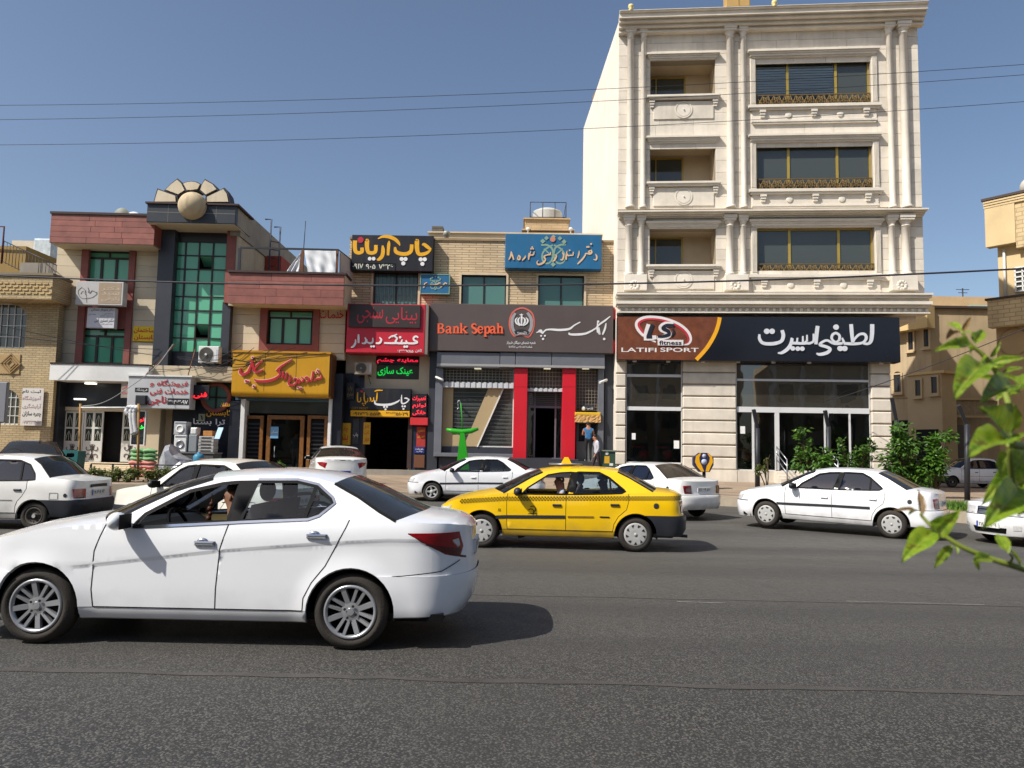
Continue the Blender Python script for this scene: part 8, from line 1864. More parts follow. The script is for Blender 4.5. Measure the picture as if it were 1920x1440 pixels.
# plants
def leaf_mat(name,rgb,rgb2,tr=.35,vein=False):
 m=bpy.data.materials.new(name);m.use_nodes=True;n=m.node_tree;L=n.links;p=n.nodes['Principled BSDF']
 tc=n.nodes.new('ShaderNodeTexCoord');nz=n.nodes.new('ShaderNodeTexNoise');nz.inputs['Scale'].default_value=5;nz.inputs['Detail'].default_value=4
 L.new(tc.outputs['Object'],nz.inputs['Vector']);mx=n.nodes.new('ShaderNodeMix');mx.data_type='RGBA'
 mx.inputs['A'].default_value=lin(rgb)+(1,);mx.inputs['B'].default_value=lin(rgb2)+(1,)
 mr=n.nodes.new('ShaderNodeMapRange');mr.inputs[1].default_value=.35;mr.inputs[2].default_value=.65;L.new(nz.outputs['Fac'],mr.inputs[0]);L.new(mr.outputs[0],mx.inputs['Factor'])
 oi=n.nodes.new('ShaderNodeObjectInfo');hs=n.nodes.new('ShaderNodeHueSaturation');m1=n.nodes.new('ShaderNodeMapRange');m1.inputs[3].default_value=.75;m1.inputs[4].default_value=1.25
 L.new(oi.outputs['Random'],m1.inputs[0]);L.new(m1.outputs[0],hs.inputs['Value']);L.new(mx.outputs['Result'],hs.inputs['Color'])
 col=hs.outputs[0]
 if vein:
  sp=n.nodes.new('ShaderNodeSeparateXYZ');L.new(tc.outputs['Object'],sp.inputs[0])
  def ma(op,a,b=None):
   k=n.nodes.new('ShaderNodeMath');k.operation=op
   for i,v in enumerate((a,b)):
    if v is None:continue
    if isinstance(v,(int,float)):k.inputs[i].default_value=v
    else:L.new(v,k.inputs[i])
   return k.outputs[0]
  ay=ma('ABSOLUTE',sp.outputs[1]);w_=ma('SINE',ma('MULTIPLY',ma('SUBTRACT',sp.outputs[0],ma('MULTIPLY',ay,1.1)),62));rib=ma('MAXIMUM',ma('GREATER_THAN',w_,.9),ma('LESS_THAN',ay,.012))
  mv=n.nodes.new('ShaderNodeMix');mv.data_type='RGBA';mv.inputs['B'].default_value=lin((176,186,92))+(1,);L.new(ma('MULTIPLY',rib,.45),mv.inputs['Factor']);L.new(col,mv.inputs['A']);col=mv.outputs['Result']
  sp2=n.nodes.new('ShaderNodeTexNoise');sp2.inputs['Scale'].default_value=9;L.new(tc.outputs['Object'],sp2.inputs['Vector']);mb_=n.nodes.new('ShaderNodeMix');mb_.data_type='RGBA';mb_.inputs['B'].default_value=lin((110,84,36))+(1,);L.new(ma('MULTIPLY',ma('GREATER_THAN',sp2.outputs['Fac'],.68),.7),mb_.inputs['Factor']);L.new(col,mb_.inputs['A']);col=mb_.outputs['Result']
 L.new(col,p.inputs['Base Color']);p.inputs['Roughness'].default_value=.42
 t=n.nodes.new('ShaderNodeBsdfTranslucent');L.new(col,t.inputs[0]);a=n.nodes.new('ShaderNodeMixShader');a.inputs[0].default_value=tr
 L.new(p.outputs[0],a.inputs[1]);L.new(t.outputs[0],a.inputs[2]);L.new(a.outputs[0],n.nodes['Material Output'].inputs[0])
 MATS[name]=m;return m
LEAFG=leaf_mat('shrub_leaf',(52,92,26),(96,136,44));LEAFH=leaf_mat('hedge_leaf',(66,84,30),(112,118,52));LEAFN=leaf_mat('near_leaf',(96,134,20),(144,166,44),.45,True);LEAFBR=leaf_mat('young_leaf',(96,74,44),(130,104,62),.35);GRASSM=leaf_mat('grass_blade',(58,96,30),(104,136,54))
BARK=pm('bark',(84,70,54),.9,.2,8,.3,40)
def leaf_tri(mb,c,d,n,L_,w_):
 d=d.normalized();s=d.cross(n);s=s.normalized()if s.length>1e-3 else Vector((1,0,0));n=s.cross(d).normalized()
 a=c;b=c+d*L_*.5+s*w_/2-n*L_*.04;e=c+d*L_-n*L_*.18;f=c+d*L_*.5-s*w_/2-n*L_*.04;g=c+d*L_*.5+n*w_*.12
 mb.add([a,b,e,f,g],[(0,1,4),(1,2,4),(2,3,4),(3,0,4)])
def shrub(name,label,blobs,nleaf,leaf,m,cat='shrub',base=None,group=None,seed=1,fr=WF):
 rg=random.Random(seed);c0=base or(blobs[0][0],blobs[0][1],blobs[0][2]-blobs[0][5])
 t=thing(name,label,cat,fr,c0,group);mb=MB();tot=sum(b[3]*b[4]*b[5]for b in blobs)
 for(x,y,z,rx_,ry_,rz_)in blobs:
  k=int(nleaf*rx_*ry_*rz_/tot)
  tw=max(4,k//14)
  for _ in range(tw):
   u=Vector((rg.gauss(0,1),rg.gauss(0,1),rg.gauss(0,1))).normalized();rr=rg.uniform(.45,1.12)
   tip=Vector((x+u.x*rx_*rr,y+u.y*ry_*rr,z+u.z*rz_*rr));root=Vector((x,y,z-rz_*.5)).lerp(tip,.45)
   for q in range(14):
    p=root.lerp(tip,rg.uniform(.1,1))+Vector((rg.uniform(-1,1),rg.uniform(-1,1),rg.uniform(-1,1)))*leaf*.7
    d=(u+Vector((rg.uniform(-1,1),rg.uniform(-1,1),rg.uniform(-.9,.5))));leaf_tri(mb,p,d,Vector((rg.uniform(-.6,.6),rg.uniform(-.8,.3),1)),leaf*rg.uniform(.6,1.3),leaf*rg.uniform(.4,.75))
 f=part('foliage',mb,m,t);f['kind']='stuff'
 mb=MB();b=Vector(c0)
 for(x,y,z,rx_,ry_,rz_)in blobs:
  e=Vector((x,y,z));mid=b.lerp(e,.5)+Vector((rg.uniform(-.08,.08),rg.uniform(-.08,.08),0))
  mb.tube([b,mid,e,e+Vector((rg.uniform(-.1,.1),0,rz_*.7))],[.025,.02,.012,.006],5)
  for _ in range(4):q=Vector((x+rg.uniform(-1,1)*rx_*.8,y+rg.uniform(-1,1)*ry_*.8,z+rg.uniform(-.2,1)*rz_*.8));mb.tube([mid,(mid+q)/2+Vector((0,0,.05)),q],[.012,.008,.004],4)
 part('stem',mb,BARK,t);return t
def blob_px(lst,Y):
 out=[]
 for(px_,py,rx_,rz_)in lst:p=at(px_,py,Y);k=Y/FPX;out.append((p.x,Y+rnd.uniform(-.2,.2),p.z,rx_*k,rx_*k*.8,rz_*k))
 return out
Yb=27.0;shrub('mulberry_bush','dense bright green bush between the stone pier and the side street',blob_px([(1690,830,26,26),(1672,862,20,30),(1700,875,26,26),(1685,806,18,14)],Yb),1500,.2,LEAFG,base=(at(1695,900,Yb).x,Yb,.42),seed=3)
shrub('mulberry_bush','upright bright green bush just left of the far lamp post',blob_px([(1762,832,20,20),(1752,862,22,26),(1740,885,28,20),(1770,816,12,10)],Yb-.3),1200,.2,LEAFG,base=(at(1748,905,Yb).x,Yb-.3,.42),seed=4)
Yb=26.6;shrub('loose_bush','loose climbing bush in front of the sports shop door',blob_px([(1505,815,12,16),(1520,840,18,14),(1498,862,14,20),(1535,865,24,18),(1555,850,14,12)],Yb),900,.17,LEAFG,base=(at(1520,895,Yb).x,Yb,.42),seed=5)
shrub('loose_bush','thin bush before the right shop pane beside the pier',blob_px([(1590,862,22,16),(1615,850,16,16),(1575,835,8,14),(1632,835,8,10),(1620,872,22,12)],Yb),700,.15,LEAFG,base=(at(1600,895,Yb).x,Yb,.42),seed=6)
shrub('weed','spindly weed at the foot of the lamp post by the shop',blob_px([(1441,862,4,14),(1436,878,7,5),(1420,880,6,5)],26.0),90,.12,LEAFH,base=(at(1438,888,26).x,26.0,.4),seed=7)
shrub('window_plant','leafy potted plant behind the left sports shop window',[(tp(1262,855)[0],1.0,tp(1262,852)[1],.35,.25,.3)],160,.16,LEAFG,'plant',(tp(1262,855)[0],1.0,tp(1262,866)[1]),seed=8,fr=T)
for k,(px_,w_,h_)in enumerate(((180,17,9),(215,15,10),(243,14,9),(283,17,12),(312,17,12))):
 p=at(px_,888,26.3);shrub('hedge_bush',['low olive bush nearest the left saloon boot','low olive bush, second along the kerb from the left saloon','low olive bush, third along the kerb from the left saloon','low olive bush beside the sack stack post','low olive bush under the silver cover'][k],blob_px([(px_,890,w_,h_),(px_+6,884,w_*.7,h_*.8)],26.3),420,.11,LEAFH,base=(p.x,26.3,.42),group='low bushes along the left kerb',seed=20+k)
shrub('door_plant','small plant at the estate agency door',blob_px([(525,873,8,6)],29.5),90,.12,LEAFG,'plant',(at(525,880,29.5).x,29.5,.58),seed=31)
mb=MB();rg=random.Random(5)
for i in range(5200):
 x=rg.uniform(10.2,15.5);k=interp(KERB,x)+.45;y=rg.uniform(k,k+2.4);z=pave_z(x,.2)-.03;h=rg.uniform(.08,.24);a=rg.uniform(0,6.28);dx,dy=math.cos(a)*.02,math.sin(a)*.02;lx,ly=rg.uniform(-.08,.08),rg.uniform(-.08,.08)
 mb.add([(x-dx,y-dy,z),(x+dx,y+dy,z),(x+lx,y+ly,z+h)],[(0,1,2)])
g_=struct('grass',mb,GRASSM,'stuff');g_['label']='short grass in the bed at the right kerb';g_['category']='grass'
# the branch close to the camera
br=thing('near_branch','leafy branch with bright green leaves reaching in from the right, close to the camera','branch',WF,(1.35,1.12,0))
def cp(x,y,d=1.12):return at(1660+x/2.77,580+y/2.77,d)
def leaf_mesh(curl,seed):
 mb=MB();rg=random.Random(seed);n,m_=14,8;V=[]
 for i in range(n+1):
  t=i/n;wd=.235*math.sin(math.pi*t**.85)**.8*(1-.35*t)if 0<t<1 else.0
  for j in range(m_+1):
   s=(j/m_-.5)*2;x=t;y=s*wd;z=-curl*t*t*.6+.9*abs(s)*wd-.25*abs(s)**3*wd+.02*math.sin(t*16+2*s)*abs(s)+.012*rg.uniform(-1,1)*abs(s)
   V.append((x,y,z))
 mb.add(V,[(i*(m_+1)+j,i*(m_+1)+j+1,(i+1)*(m_+1)+j+1,(i+1)*(m_+1)+j)for i in range(n)for j in range(m_)],True)
 return mb
LM={}
for ci,c in enumerate((.1,.35,.7)):
 for mi,m in enumerate((LEAFN,LEAFBR)):LM[(ci,mi)]=mesh_of(leaf_mesh(c,ci),m,name='leaf')
rib=MB();rib.tube([(0.0,0,.004),(.5,0,-.03),(.95,0,-.2)],[.016,.01,.004],4)
LEAVES=[((400,120),(450,30),1.12,0,1,.8),((385,120),(305,128),1.12,1,1,.8),((440,185),(300,160),1.10,2,0,.9),((455,170),(540,80),1.12,1,0,1.0),((545,250),(605,170),1.15,1,0,.8),((505,290),(360,385),1.08,1,0,.9),((560,280),(725,240),1.10,1,0,1.0),((570,360),(480,345),1.2,1,0,1.1),((660,400),(520,405),1.10,1,0,.9),((700,430),(560,445),1.14,1,0,.9),((635,680),(500,465),1.02,0,0,1.1),((635,690),(440,660),1.0,1,0,1.0),((640,640),(690,470),1.06,0,0,1.1),((640,690),(750,630),1.0,1,0,.9),((655,735),(505,905),1.04,2,0,.95),((740,750),(610,905),1.16,2,0,.9),((690,940),(555,1085),1.02,1,0,1.0),((735,950),(690,1105),1.04,0,0,.9),((610,330),(720,300),1.18,0,0,1.0),((590,310),(500,250),1.2,1,0,.8),((190,1070),(172,925),1.12,0,1,.75),((160,1045),(35,1035),1.12,1,1,.7),((265,1150),(370,1060),1.10,1,0,1.1),((250,1160),(78,1280),1.08,1,0,1.1),((350,1225),(245,1345),1.10,1,0,1.0),((455,1310),(615,1268),1.08,1,0,1.0),((640,1265),(565,1140),1.06,0,0,.9),((650,360),(740,380),1.16,1,0,1.0),((700,1010),(800,1000),1.1,0,0,1.0),((640,1010),(620,1080),1.14,0,0,.8),((700,1330),(640,1230),1.1,0,0,.6)]
for i,(b_,t_,d_,ci,brn,wd)in enumerate(LEAVES):
 a=cp(b_[0],b_[1],d_);e=cp(t_[0],t_[1],d_-.03+rnd.uniform(-.09,.09));e=a.lerp(e,.92 if(e-a).length<.05 else.80);X=e-a;L_=X.length;X.normalize()
 N_=Vector((rnd.uniform(-.5,.1),-1+rnd.uniform(-.3,.3),.75+rnd.uniform(-.5,.5)));Y_=N_.cross(X).normalized();Z_=X.cross(Y_).normalized()
 o=bpy.data.objects.new('leaf',LM[(ci,brn)]);COL.objects.link(o);o.parent=br
 m=Matrix((X,Y_,Z_)).transposed().to_4x4();m.translation=a-BASE[br.name]
 o.matrix_local=m@Matrix.Diagonal((L_*1.05,L_*wd*.88,L_,1));BASE[o.name]=BASE[br.name]
for i in range(26):
 b_=LEAVES[i%len(LEAVES)][0];d_=rnd.uniform(1.04,1.2);a=cp(b_[0]+rnd.uniform(-14,14),b_[1]+rnd.uniform(-14,14),d_);e=cp(b_[0]+rnd.uniform(-75,75),b_[1]+rnd.uniform(-80,60),d_+rnd.uniform(-.03,.03));X=e-a;L_=max(.018,X.length);X.normalize()
 N_=Vector((rnd.uniform(-.6,.3),-1,rnd.uniform(.2,1)));Y_=N_.cross(X).normalized();Z_=X.cross(Y_).normalized();o=bpy.data.objects.new('leaf',LM[(i%3,0)]);COL.objects.link(o);o.parent=br
 m=Matrix((X,Y_,Z_)).transposed().to_4x4();m.translation=a-BASE[br.name];o.matrix_local=m@Matrix.Diagonal((L_,L_*.8,L_,1));BASE[o.name]=BASE[br.name]
STEMG=pm('green_stem',(120,132,52),.6,.15,10)
def stem(pts,r0,r1,nm='stem',m=STEMG):
 P=[cp(x,y,d)for x,y,d in pts];C=catmull(P,5);n=len(C);mb=MB();mb.tube(C,[lerp(r0,r1,k/(n-1))for k in range(n)],7);part(nm,mb,m,br)
stem([(1150,760,1.16),(900,745,1.14),(740,715,1.1),(640,685,1.04),(655,560,1.08),(610,400,1.12),(560,300,1.12),(500,230,1.12),(440,180,1.12),(395,112,1.12)],.007,.0022)
stem([(1150,1480,1.2),(850,1390,1.15),(720,1350,1.12),(640,1325,1.1),(540,1292,1.1),(400,1235,1.1),(270,1150,1.11),(200,1085,1.12),(182,1060,1.12)],.006,.002)
stem([(1150,980,1.18),(900,960,1.12),(740,945,1.08),(690,935,1.06),(660,900,1.05),(645,740,1.02),(637,690,1.02)],.006,.003)
stem([(640,1325,1.1),(660,1290,1.08),(640,1262,1.06)],.002,.0015)
P=[cp(1150,760,1.16),cp(1170,980,1.19),cp(1165,1480,1.22)];mb=MB();mb.tube([(P[2].x+.02,P[2].y+.02,0),P[2],P[1],P[0],P[0]+Vector((.02,.02,.3))],[.014,.011,.010,.008,.004],8);part('trunk',mb,BARK,br)
# street furniture and goods
for k,(px_,yb,yt,ax,ay,Y,lb)in enumerate(((1420,886,803,1413,768,27.2,'black bent lamp post before the left shop door pane'),(1553,880,800,1547,770,27.6,'black bent lamp post before the right shop door pane'),(1681,880,788,1672,746,28.0,'black bent lamp post behind the bright bush'),(1813,918,795,1797,760,24.3,'black bent lamp post at the grass bed by the side street'))):
 a=at(px_,yb,Y);b_=at(px_,yt,Y);c=at(ax,ay,Y-.15);t=thing('lamp_post',lb,'lamp post',WF,(a.x,Y,.36),group='bent lamp posts on the pavement')
 mb=MB();mb.tube([(a.x,Y,.36),(b_.x,Y,b_.z)],.085,10);part('post',mb,IRON,t)
 mb=MB();mb.tube([(b_.x,Y,b_.z-.05),(c.x,Y-.15,c.z)],[.07,.085],4,False);part('lamp_head',mb,IRON,t)
 mb=MB();mb.lathe([(.11,0),(.11,.05),(.087,.08)],(a.x,Y,.36),'Z',12);part('foot',mb,IRON,t)
Y=27.6;GM=pm('sculpture_green',(36,150,24),.45,.06);a=at(866,890,Y)
t=thing('green_sculpture','bright green tapered stand with curved cross arm and thin rod before the bank','sculpture',WF,(a.x,Y,.45))
def gp(px_,py):return at(px_,py,Y)
pts=[gp(x,y)for x,y in((863,812),(871,812),(881,888),(855,888))];mb=MB();mb.prism([(p.x,p.z)for p in pts],Y-.16,Y+.16);part('stand',mb,GM,t)
pts=[gp(x,y)for x,y in((837,805),(848,808),(866,810),(884,808),(897,804))];mb=MB();mb.tube([(p.x,Y,p.z)for p in pts],[.05,.09,.10,.09,.05],8);part('cross_arm',mb,GM,t)
pts=[gp(x,y)for x,y in((867,806),(866,780),(864,756))];mb=MB();mb.tube([(p.x,Y,p.z)for p in pts],.022,6);part('rod',mb,GM,t)
pts=[gp(x,y)for x,y in((864,756),(861,751),(858,756),(860,764),(857,768))];mb=MB();mb.tube(catmull([(p.x,Y,p.z)for p in pts],4),.02,6);part('hook',mb,STEEL,t)
Y=30.4;a=at(1127,846,Y);b_=at(1152,890,Y);t=thing('utility_cabinet','dark green utility cabinet with yellow stickers beside the bank','cabinet',WF,((a.x+b_.x)/2,Y,.55));GC=pm('cabinet_green',(50,74,62),.6,.12)
mb=MB();mb.bbox(a.x,b_.x,Y-.3,Y+.2,.52,a.z,.015);part('box',mb,GC,t);mb=MB();mb.box(a.x-.04,b_.x+.04,Y-.35,Y+.25,a.z,a.z+.05);part('lid',mb,pm('cabinet_lid',(120,130,118),.6,.1),t)
c=at(1138,862,Y-.3);mb=MB();mb.box(c.x-.1,c.x+.1,Y-.306,Y-.301,c.z-.14,c.z+.14);part('sticker',mb,PY,t);c=at(1138,850,Y-.3);mb=MB();mb.lathe([(0,Y-.31),(.06,Y-.305)],(c.x,0,c.z),'Y',14);part('sticker',mb,WHT,t);c=at(1146,871,Y-.3);mb=MB();mb.box(c.x-.07,c.x+.07,Y-.306,Y-.301,c.z-.05,c.z+.05);part('sticker',mb,WHT,t)
Y=27.0;a=at(1320,866,Y);DB=pm('donation_blue',(38,40,72),.5,.08);t=thing('donation_box','octagonal donation box with two yellow hands on dark blue, before the stone pier','donation box',WF,(a.x,Y,.4))
def o_(px_,py):p=at(px_,py,Y-.12);return(p.x,p.z)
mb=MB();mb.prism([o_(*q)for q in((1312,849),(1327,849),(1338,858),(1338,872),(1331,885),(1312,885),(1301,872),(1301,858))],Y-.12,Y+.12);part('box',mb,DB,t)
for s in(((1313,849),(1305,855),(1303,866),(1308,876),(1315,884),(1320,884),(1316,874),(1312,866),(1311,858),(1314,851)),((1326,849),(1335,856),(1337,866),(1332,876),(1329,884),(1323,884),(1325,874),(1330,866),(1331,858),(1327,852))):mb=MB();mb.prism([o_(*q)for q in s],Y-.128,Y-.121);part('hand',mb,pm('donation_yellow',(222,164,16),.5,.06),t)
for yy,r_ in((855,.07),(866,.10)):p=at(1320.5,yy,Y-.13);mb=MB();mb.lathe([(0,Y-.134),(r_,Y-.130),(r_,Y-.121)],(p.x,0,p.z),'Y',18);part('emblem',mb,pm('donation_pale',(170,180,206),.5,.1),t)
mb=MB();mb.tube([(a.x,Y,.38),(a.x,Y,o_(1320,885)[1])],.06,8);part('post',mb,IRON,t)
def qbx(x0,y0,x1,y1,Yd,dep):
 a=at(x0,(y0+y1)/2,Yd);b_=at(x1,(y0+y1)/2,Yd);z0=at((x0+x1)/2,y1,Yd).z;z1=at((x0+x1)/2,y0,Yd).z;return a.x,b_.x,Yd,Yd+dep,z0,z1
Yg=29.6
r=qbx(320,850,400,876,Yg,.8);t=thing('goods_counter','dark low counter carrying the appliances','counter',WF,((r[0]+r[1])/2,Yg,.55));mb=MB();mb.bbox(r[0],r[1],r[2],r[3],.52,r[5],.02);part('body',mb,pm('counter_grey',(70,72,74),.6,.15),t);mb=MB();mb.box(r[0]-.04,r[1]+.04,r[2]-.04,r[3],r[5],r[5]+.04);part('top',mb,pm('counter_top',(110,110,108),.5,.1),t)
zc_=r[5]+.045
for k,(y0,y1)in enumerate(((817,849),(792,816.5))):
 q=qbx(326,y0,349,y1,Yg+.05,.45);zb_=zc_ if k==0 else WTOP;t=thing('washing_machine',['white mini washing machine standing on the counter','grey and white appliance stacked on the washing machine'][k],'washing machine',WF,((q[0]+q[1])/2,Yg+.05,zb_));WTOP=zb_+(q[5]-q[4])+.005
 mb=MB();mb.bbox(q[0],q[1],q[2],q[3],zb_,zb_+(q[5]-q[4]),.02);part('casing',mb,WHITEM if k==0 else pm('appliance_grey',(170,172,174),.5,.08),t)
 c=((q[0]+q[1])/2,zb_+(q[5]-q[4])*.45);mb=MB();mb.lathe([(.16,q[2]-.004),(.15,q[2]-.03),(.11,q[2]-.03),(.10,q[2]-.012),(0,q[2]-.02)],(c[0],0,c[1]),'Y',22);part('door_ring',mb,STEEL if k==0 else WHITEM,t);mb=MB();mb.box(q[0]+.04,q[1]-.04,q[2]-.006,q[2]-.001,zb_+(q[5]-q[4])*.84,zb_+(q[5]-q[4])*.95);part('control_panel',mb,pm('panel_grey',(120,124,130),.4,.1),t)
for k in range(5):
 q=qbx(369,0,398,0,Yg+.1,.5);x0=at(369,840,Yg).x;x1=at(398,840,Yg).x;hh=.125;z=zc_+hh*k;t=thing('boxed_appliance',['lowest flat silver box of the stack on the counter','second flat silver box from the bottom of the stack','middle flat silver box of the stack','fourth flat silver box of the stack','top flat silver box of the stack on the counter'][k],'box',WF,((x0+x1)/2,Yg+.1,z),group='flat boxes stacked on the counter')
 d=rnd.uniform(-.03,.03);mb=MB();mb.bbox(x0+d,x1+d,Yg+.1,Yg+.55,z+.002,z+hh-.006,.015);part('carton',mb,pm('carton_silver',(160,160,158),.45,.2,4,orand=.12),t);mb=MB();mb.box(x0+d+.1,x1+d-.1,Yg+.094,Yg+.1,z+.03,z+hh-.04);part('label',mb,pm('carton_dark',(70,66,64),.5,.3,12),t)
zz=zc_+.63;q=at(388,805,Yg);mb=MB();mb.bbox(q.x-.2,q.x+.16,Yg+.15,Yg+.5,zz,zz+.2,.01);single('orange_carton',mb,pm('carton_orange',(176,120,60),.6,.2,5),'orange picture carton on top of the silver boxes','box',WF,(q.x,Yg+.3,zz))
q=at(405,812,Yg);mb=MB();mb.add([(q.x-.1,Yg+.1,zz-.1),(q.x+.12,Yg+.05,zz-.1),(q.x+.2,Yg+.2,zz+.34),(q.x-.02,Yg+.25,zz+.34),(q.x-.1,Yg+.13,zz-.1),(q.x+.12,Yg+.08,zz-.1),(q.x+.2,Yg+.23,zz+.34),(q.x-.02,Yg+.28,zz+.34)],[(0,1,2,3),(7,6,5,4),(0,4,5,1),(3,2,6,7),(0,3,7,4),(1,5,6,2)]);single('leaning_sheet',mb,pm('panel_blue',(140,176,206),.4,.1),'pale blue panel leaning beside the orange carton','panel',WF,(q.x,Yg+.1,zz-.1))
q=qbx(353,815,369,849,Yg+.1,.4);t=thing('water_dispenser','narrow grey dispenser between the machines and the boxes','dispenser',WF,((q[0]+q[1])/2,Yg+.1,zc_));mb=MB();mb.bbox(q[0],q[1],q[2],q[3],zc_,q[5]-.0,.03);part('body',mb,pm('dispenser_grey',(130,136,140),.5,.1),t);mb=MB();mb.bbox(q[0]+.03,q[1]-.03,q[2]+.02,q[3]-.05,q[5],q[5]+.28,.05);part('reservoir',mb,WHITEM,t)
for k,(y0,m,lb)in enumerate(((862,pm('cyl_red',(150,44,44),.5,.15),'red gas cylinder under the blue one by the hedge'),(848,pm('cyl_blue',(60,130,160),.5,.15),'blue gas cylinder standing on the red one'))):
 a=at(373,y0,28.4);mb=MB();z0=.52 if k==0 else.52+.46;mb.lathe([(0,z0),(.15,z0),(.19,z0+.05),(.19,z0+.3),(.13,z0+.38),(.05,z0+.4),(.05,z0+.45),(0,z0+.45)],(a.x,28.4,0),'Z',18);single('gas_cylinder',mb,m,lb,'gas cylinder',WF,(a.x,28.4,z0))
SGN=pm('sack_green',(120,168,116),.8,.18,5);SPK=pm('sack_pink',(196,128,118),.8,.18,5);Ys=28.3
for col in(0,1):
 for k in range(7):
  x=at(258+24*col,860,Ys).x+rnd.uniform(-.05,.05);z=.50+.145*k;m=SPK if k<4 else SGN
  nm=['bottom','second','third','fourth','fifth','sixth','top'][k];mb=MB();n,mm=12,8
  mb.sphere((x,Ys,z+.075),1,18,12,(.30,.22,.085));
  mb.v=[(v[0]+.02*math.sin(9*v[1]),v[1],v[2]+.012*math.sin(17*v[0]+k))for v in mb.v]
  single('filled_sack',mb,m,'%s %s sack from below in the %s pile by the thin post'%(nm,'pink' if k<4 else 'green',['left','right'][col]),'sack',WF,(x,Ys,z),'sacks piled on the pavement')
mb=MB();Ym=27.8;P=[(296,888),(300,862),(312,836),(322,833),(334,850),(346,856),(358,862),(361,870),(352,880),(345,896),(318,896)]
W_=[at(x,y,Ym)for x,y in P];V=[];n=len(W_);lay=7
cx=sum(p.x for p in W_)/n;cz=sum(p.z for p in W_)/n
for j in range(lay):
 t_=j/(lay-1);s=math.sin(math.pi*(.12+.76*t_))
 for i,p in enumerate(W_):V.append((lerp(cx,p.x,.35+.65*s)+.02*math.sin(i*3+j),Ym-.45+.9*t_+.05*math.sin(i*2.3),lerp(cz,p.z,.45+.55*s)+.02*math.sin(i*5+j*2)))
mb.add(V,[(j*n+i,j*n+(i+1)%n,(j+1)*n+(i+1)%n,(j+1)*n+i)for j in range(lay-1)for i in range(n)]+[tuple(range(n)),tuple(range(lay*n-1,(lay-1)*n-1,-1))])
single('covered_motorcycle',mb,pm('silver_cover',(166,168,174),.38,.2,5,.5,7,metal=.35),'motorcycle under a creased silver cover by the kerb bushes','motorcycle',WF,(cx,Ym,.42))
a=at(134,856,27.6);mb=MB();mb.add([(a.x-.36,27.4,.5),(a.x+.30,27.4,.5),(a.x+.34,27.4,a.z+.2),(a.x-.32,27.4,a.z+.22),(a.x-.36,27.9,.5),(a.x+.30,27.9,.5),(a.x+.34,27.9,a.z+.2),(a.x-.32,27.9,a.z+.22)],[(0,1,2,3),(7,6,5,4),(0,4,5,1),(3,2,6,7),(0,3,7,4),(1,5,6,2)]);single('teal_bin',mb,pm('teal_plastic',(22,92,92),.5,.12),'dark teal open bin beside the white ornamental doors','bin',WF,(a.x,27.6,.5))
for k in range(4):
 a=at(105,855,27.6);z=.62+.16*k;mb=MB();mb.lathe([(.17,z),(.22,z+.06),(.24,z+.12),(.2,z+.13),(0,z+.1)],(a.x+.02*(k%2),27.6,0),'Z',18);single('metal_basin',mb,pm('tin',(170,172,176),.3,.15,metal=.6),'%s metal basin of the pile by the plum car'%['bottom','second','third','top'][k],'basin',WF,(a.x,27.6,z),'metal basins piled by the plum car')
for k,(px_,y0,y1,Y,lb)in enumerate(((149,757,885,28.2,'thin wooden pole left of the ornamental doors'),(258,757,908,27.2,'thin wooden pole in front of the sack piles'))):
 a=at(px_+2,y0,Y);b_=at(px_,y1,Y);mb=MB();mb.tube([(b_.x,Y,.4),(a.x,Y,a.z)],.045,7);single('wooden_pole',mb,pm('pole_wood',(150,116,66),.8,.2,6),lb,'pole',WF,(b_.x,Y,.4))
a=at(151,764,28.2);b_=at(262,764,27.2);mb=MB();mb.tube([a,b_],.025,6);single('cross_bar',mb,WHITEM,'thin bar between the two wooden poles','bar',WF,tuple(a))
for k,(dx,y1)in enumerate(((237,776),(246,815),(252,812))):
 pts=[at(262,766,27.3),at(dx+6,764,27.25),at(dx,772,27.2),at(dx+1,(772+y1)/2,27.2),at(dx+4,y1,27.2)];mb=MB();C=catmull(pts,6);mb.tube(C,[.085+.012*(i%2)for i in range(len(C))],8);single('flexible_duct',mb,pm('duct_white',(196,196,196),.5,.08),['short white flexible duct bent over the bar','left of the two long white flexible ducts','right of the two long white flexible ducts'][k],'duct',WF,tuple(pts[-1]))
pts=[at(152,762,28.2),at(190,756,28.3),at(232,733,29),at(290,690,30),at(325,645,31)];mb=MB();mb.tube(catmull(pts,6),.016,5);single('slack_hose',mb,pm('hose',(150,152,150),.6,.1),'grey hose rising from the pole to the green glass tower','hose',WF,tuple(pts[0]))
for k,(p0,p1)in enumerate((((270,706),(330,645)),((352,706),(366,655)))):
 a=Q.M@Vector((qp(*p0,1.0)[0],-1.0,qp(*p0,1.0)[1]));b_=Q.M@Vector((qp(*p1,.2)[0],-.2,qp(*p1,.2)[1]));mb=MB();mb.tube([a,b_],.02,5);single('sign_stay',mb,RUST,['left stay rod holding the silver hardware sign','right stay rod holding the silver hardware sign'][k],'rod',WF,tuple(a))
a=at(376,862,27.9);b_=at(462,862,27.9);t=thing('wooden_bench','long brown bench before the estate agency','bench',WF,((a.x+b_.x)/2,27.9,.5))
for k in range(2):mb=MB();mb.bbox(a.x,b_.x,27.75+.2*k,27.93+.2*k,a.z-.03,a.z+.04,.01);part('seat_board',mb,pm('bench_wood',(110,78,50),.8,.2,6),t)
for x in(a.x+.15,b_.x-.15):mb=MB();mb.box(x-.04,x+.04,27.78,28.1,.48,a.z-.03);part('leg',mb,IRON,t)
a=at(170,880,26.9);b_=at(335,880,26.9);t=thing('low_railing','low dark railing along the hedge before the ornamental doors','railing',WF,((a.x+b_.x)/2,26.9,.42));zr=.95
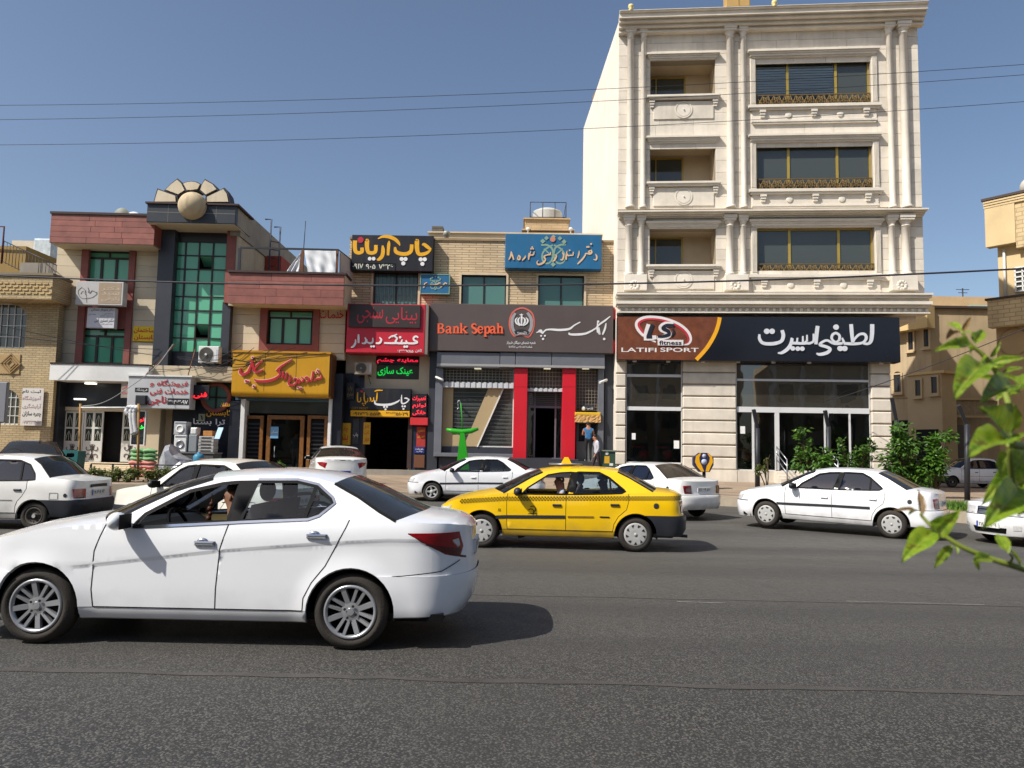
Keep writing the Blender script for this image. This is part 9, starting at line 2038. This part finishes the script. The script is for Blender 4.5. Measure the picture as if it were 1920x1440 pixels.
mb=MB();mb.box(a.x,b_.x,26.88,26.92,zr,zr+.04);part('rail',mb,IRON,t);mb=MB();mb.box(a.x,b_.x,26.885,26.915,zr-.3,zr-.27);part('rail',mb,IRON,t)
for k in range(5):x=lerp(a.x,b_.x,k/4);mb=MB();mb.box(x-.025,x+.025,26.87,26.93,.42,zr);part('post',mb,IRON,t)
WIREM=pm('cable',(40,40,48),.6,.1)
def wire(pa,pb,ya,yb,sag,r_,label,m=WIREM,n=24):
 a=at(pa[0],pa[1],ya);b_=at(pb[0],pb[1],yb);P=[]
 for i in range(n+1):t_=i/n;p=a.lerp(b_,t_);p.z-=sag*4*t_*(1-t_);P.append(p)
 mb=MB();mb.tube(P,r_,5);single('overhead_cable',mb,m,label,'cable',WF,tuple(a),'cables strung along the street')
wire((-300,198),(2250,96),22,20,.42,.0075,'highest of the three thin cables across the sky')
wire((-300,226),(2250,114),22,20,.42,.0075,'middle of the three thin cables across the sky')
wire((-300,272),(2250,164),22,20,.45,.0075,'lowest of the three thin cables across the sky')
wire((-200,505),(2150,490),25.5,21,.62,.028,'thick dark cable running in front of all the facades')
wire((-60,595),(300,668),29,31,.1,.012,'thin cable dropping from the left edge to the tower foot')
wire((-60,615),(300,655),29,31,.15,.012,'second thin cable from the left edge to the tower foot')
wire((1560,750),(1960,600),30,24,.1,.015,'cable crossing the brown house beside the near leaves')
mb=MB();rg=random.Random(9)
for k in range(9):
 a=Q.M@Vector((qp(rg.uniform(270,430),rg.uniform(665,712),.9)[0],-.9,qp(300,rg.uniform(668,712),.9)[1]));b_=Q.M@Vector((qp(rg.uniform(430,640),rg.uniform(650,672),1.0)[0],-1.0,qp(500,rg.uniform(648,672),1.0)[1]));P=[a.lerp(b_,i/12)-Vector((0,0,.25*math.sin(i/12*3.14)*rg.uniform(.3,1.3)))for i in range(13)];mb.tube(P,.010,4)
o=single('tangled_cables',mb,WIREM,'tangle of thin cables above the hardware sign','cable',Q if False else WF,tuple(a));o['kind']='stuff'
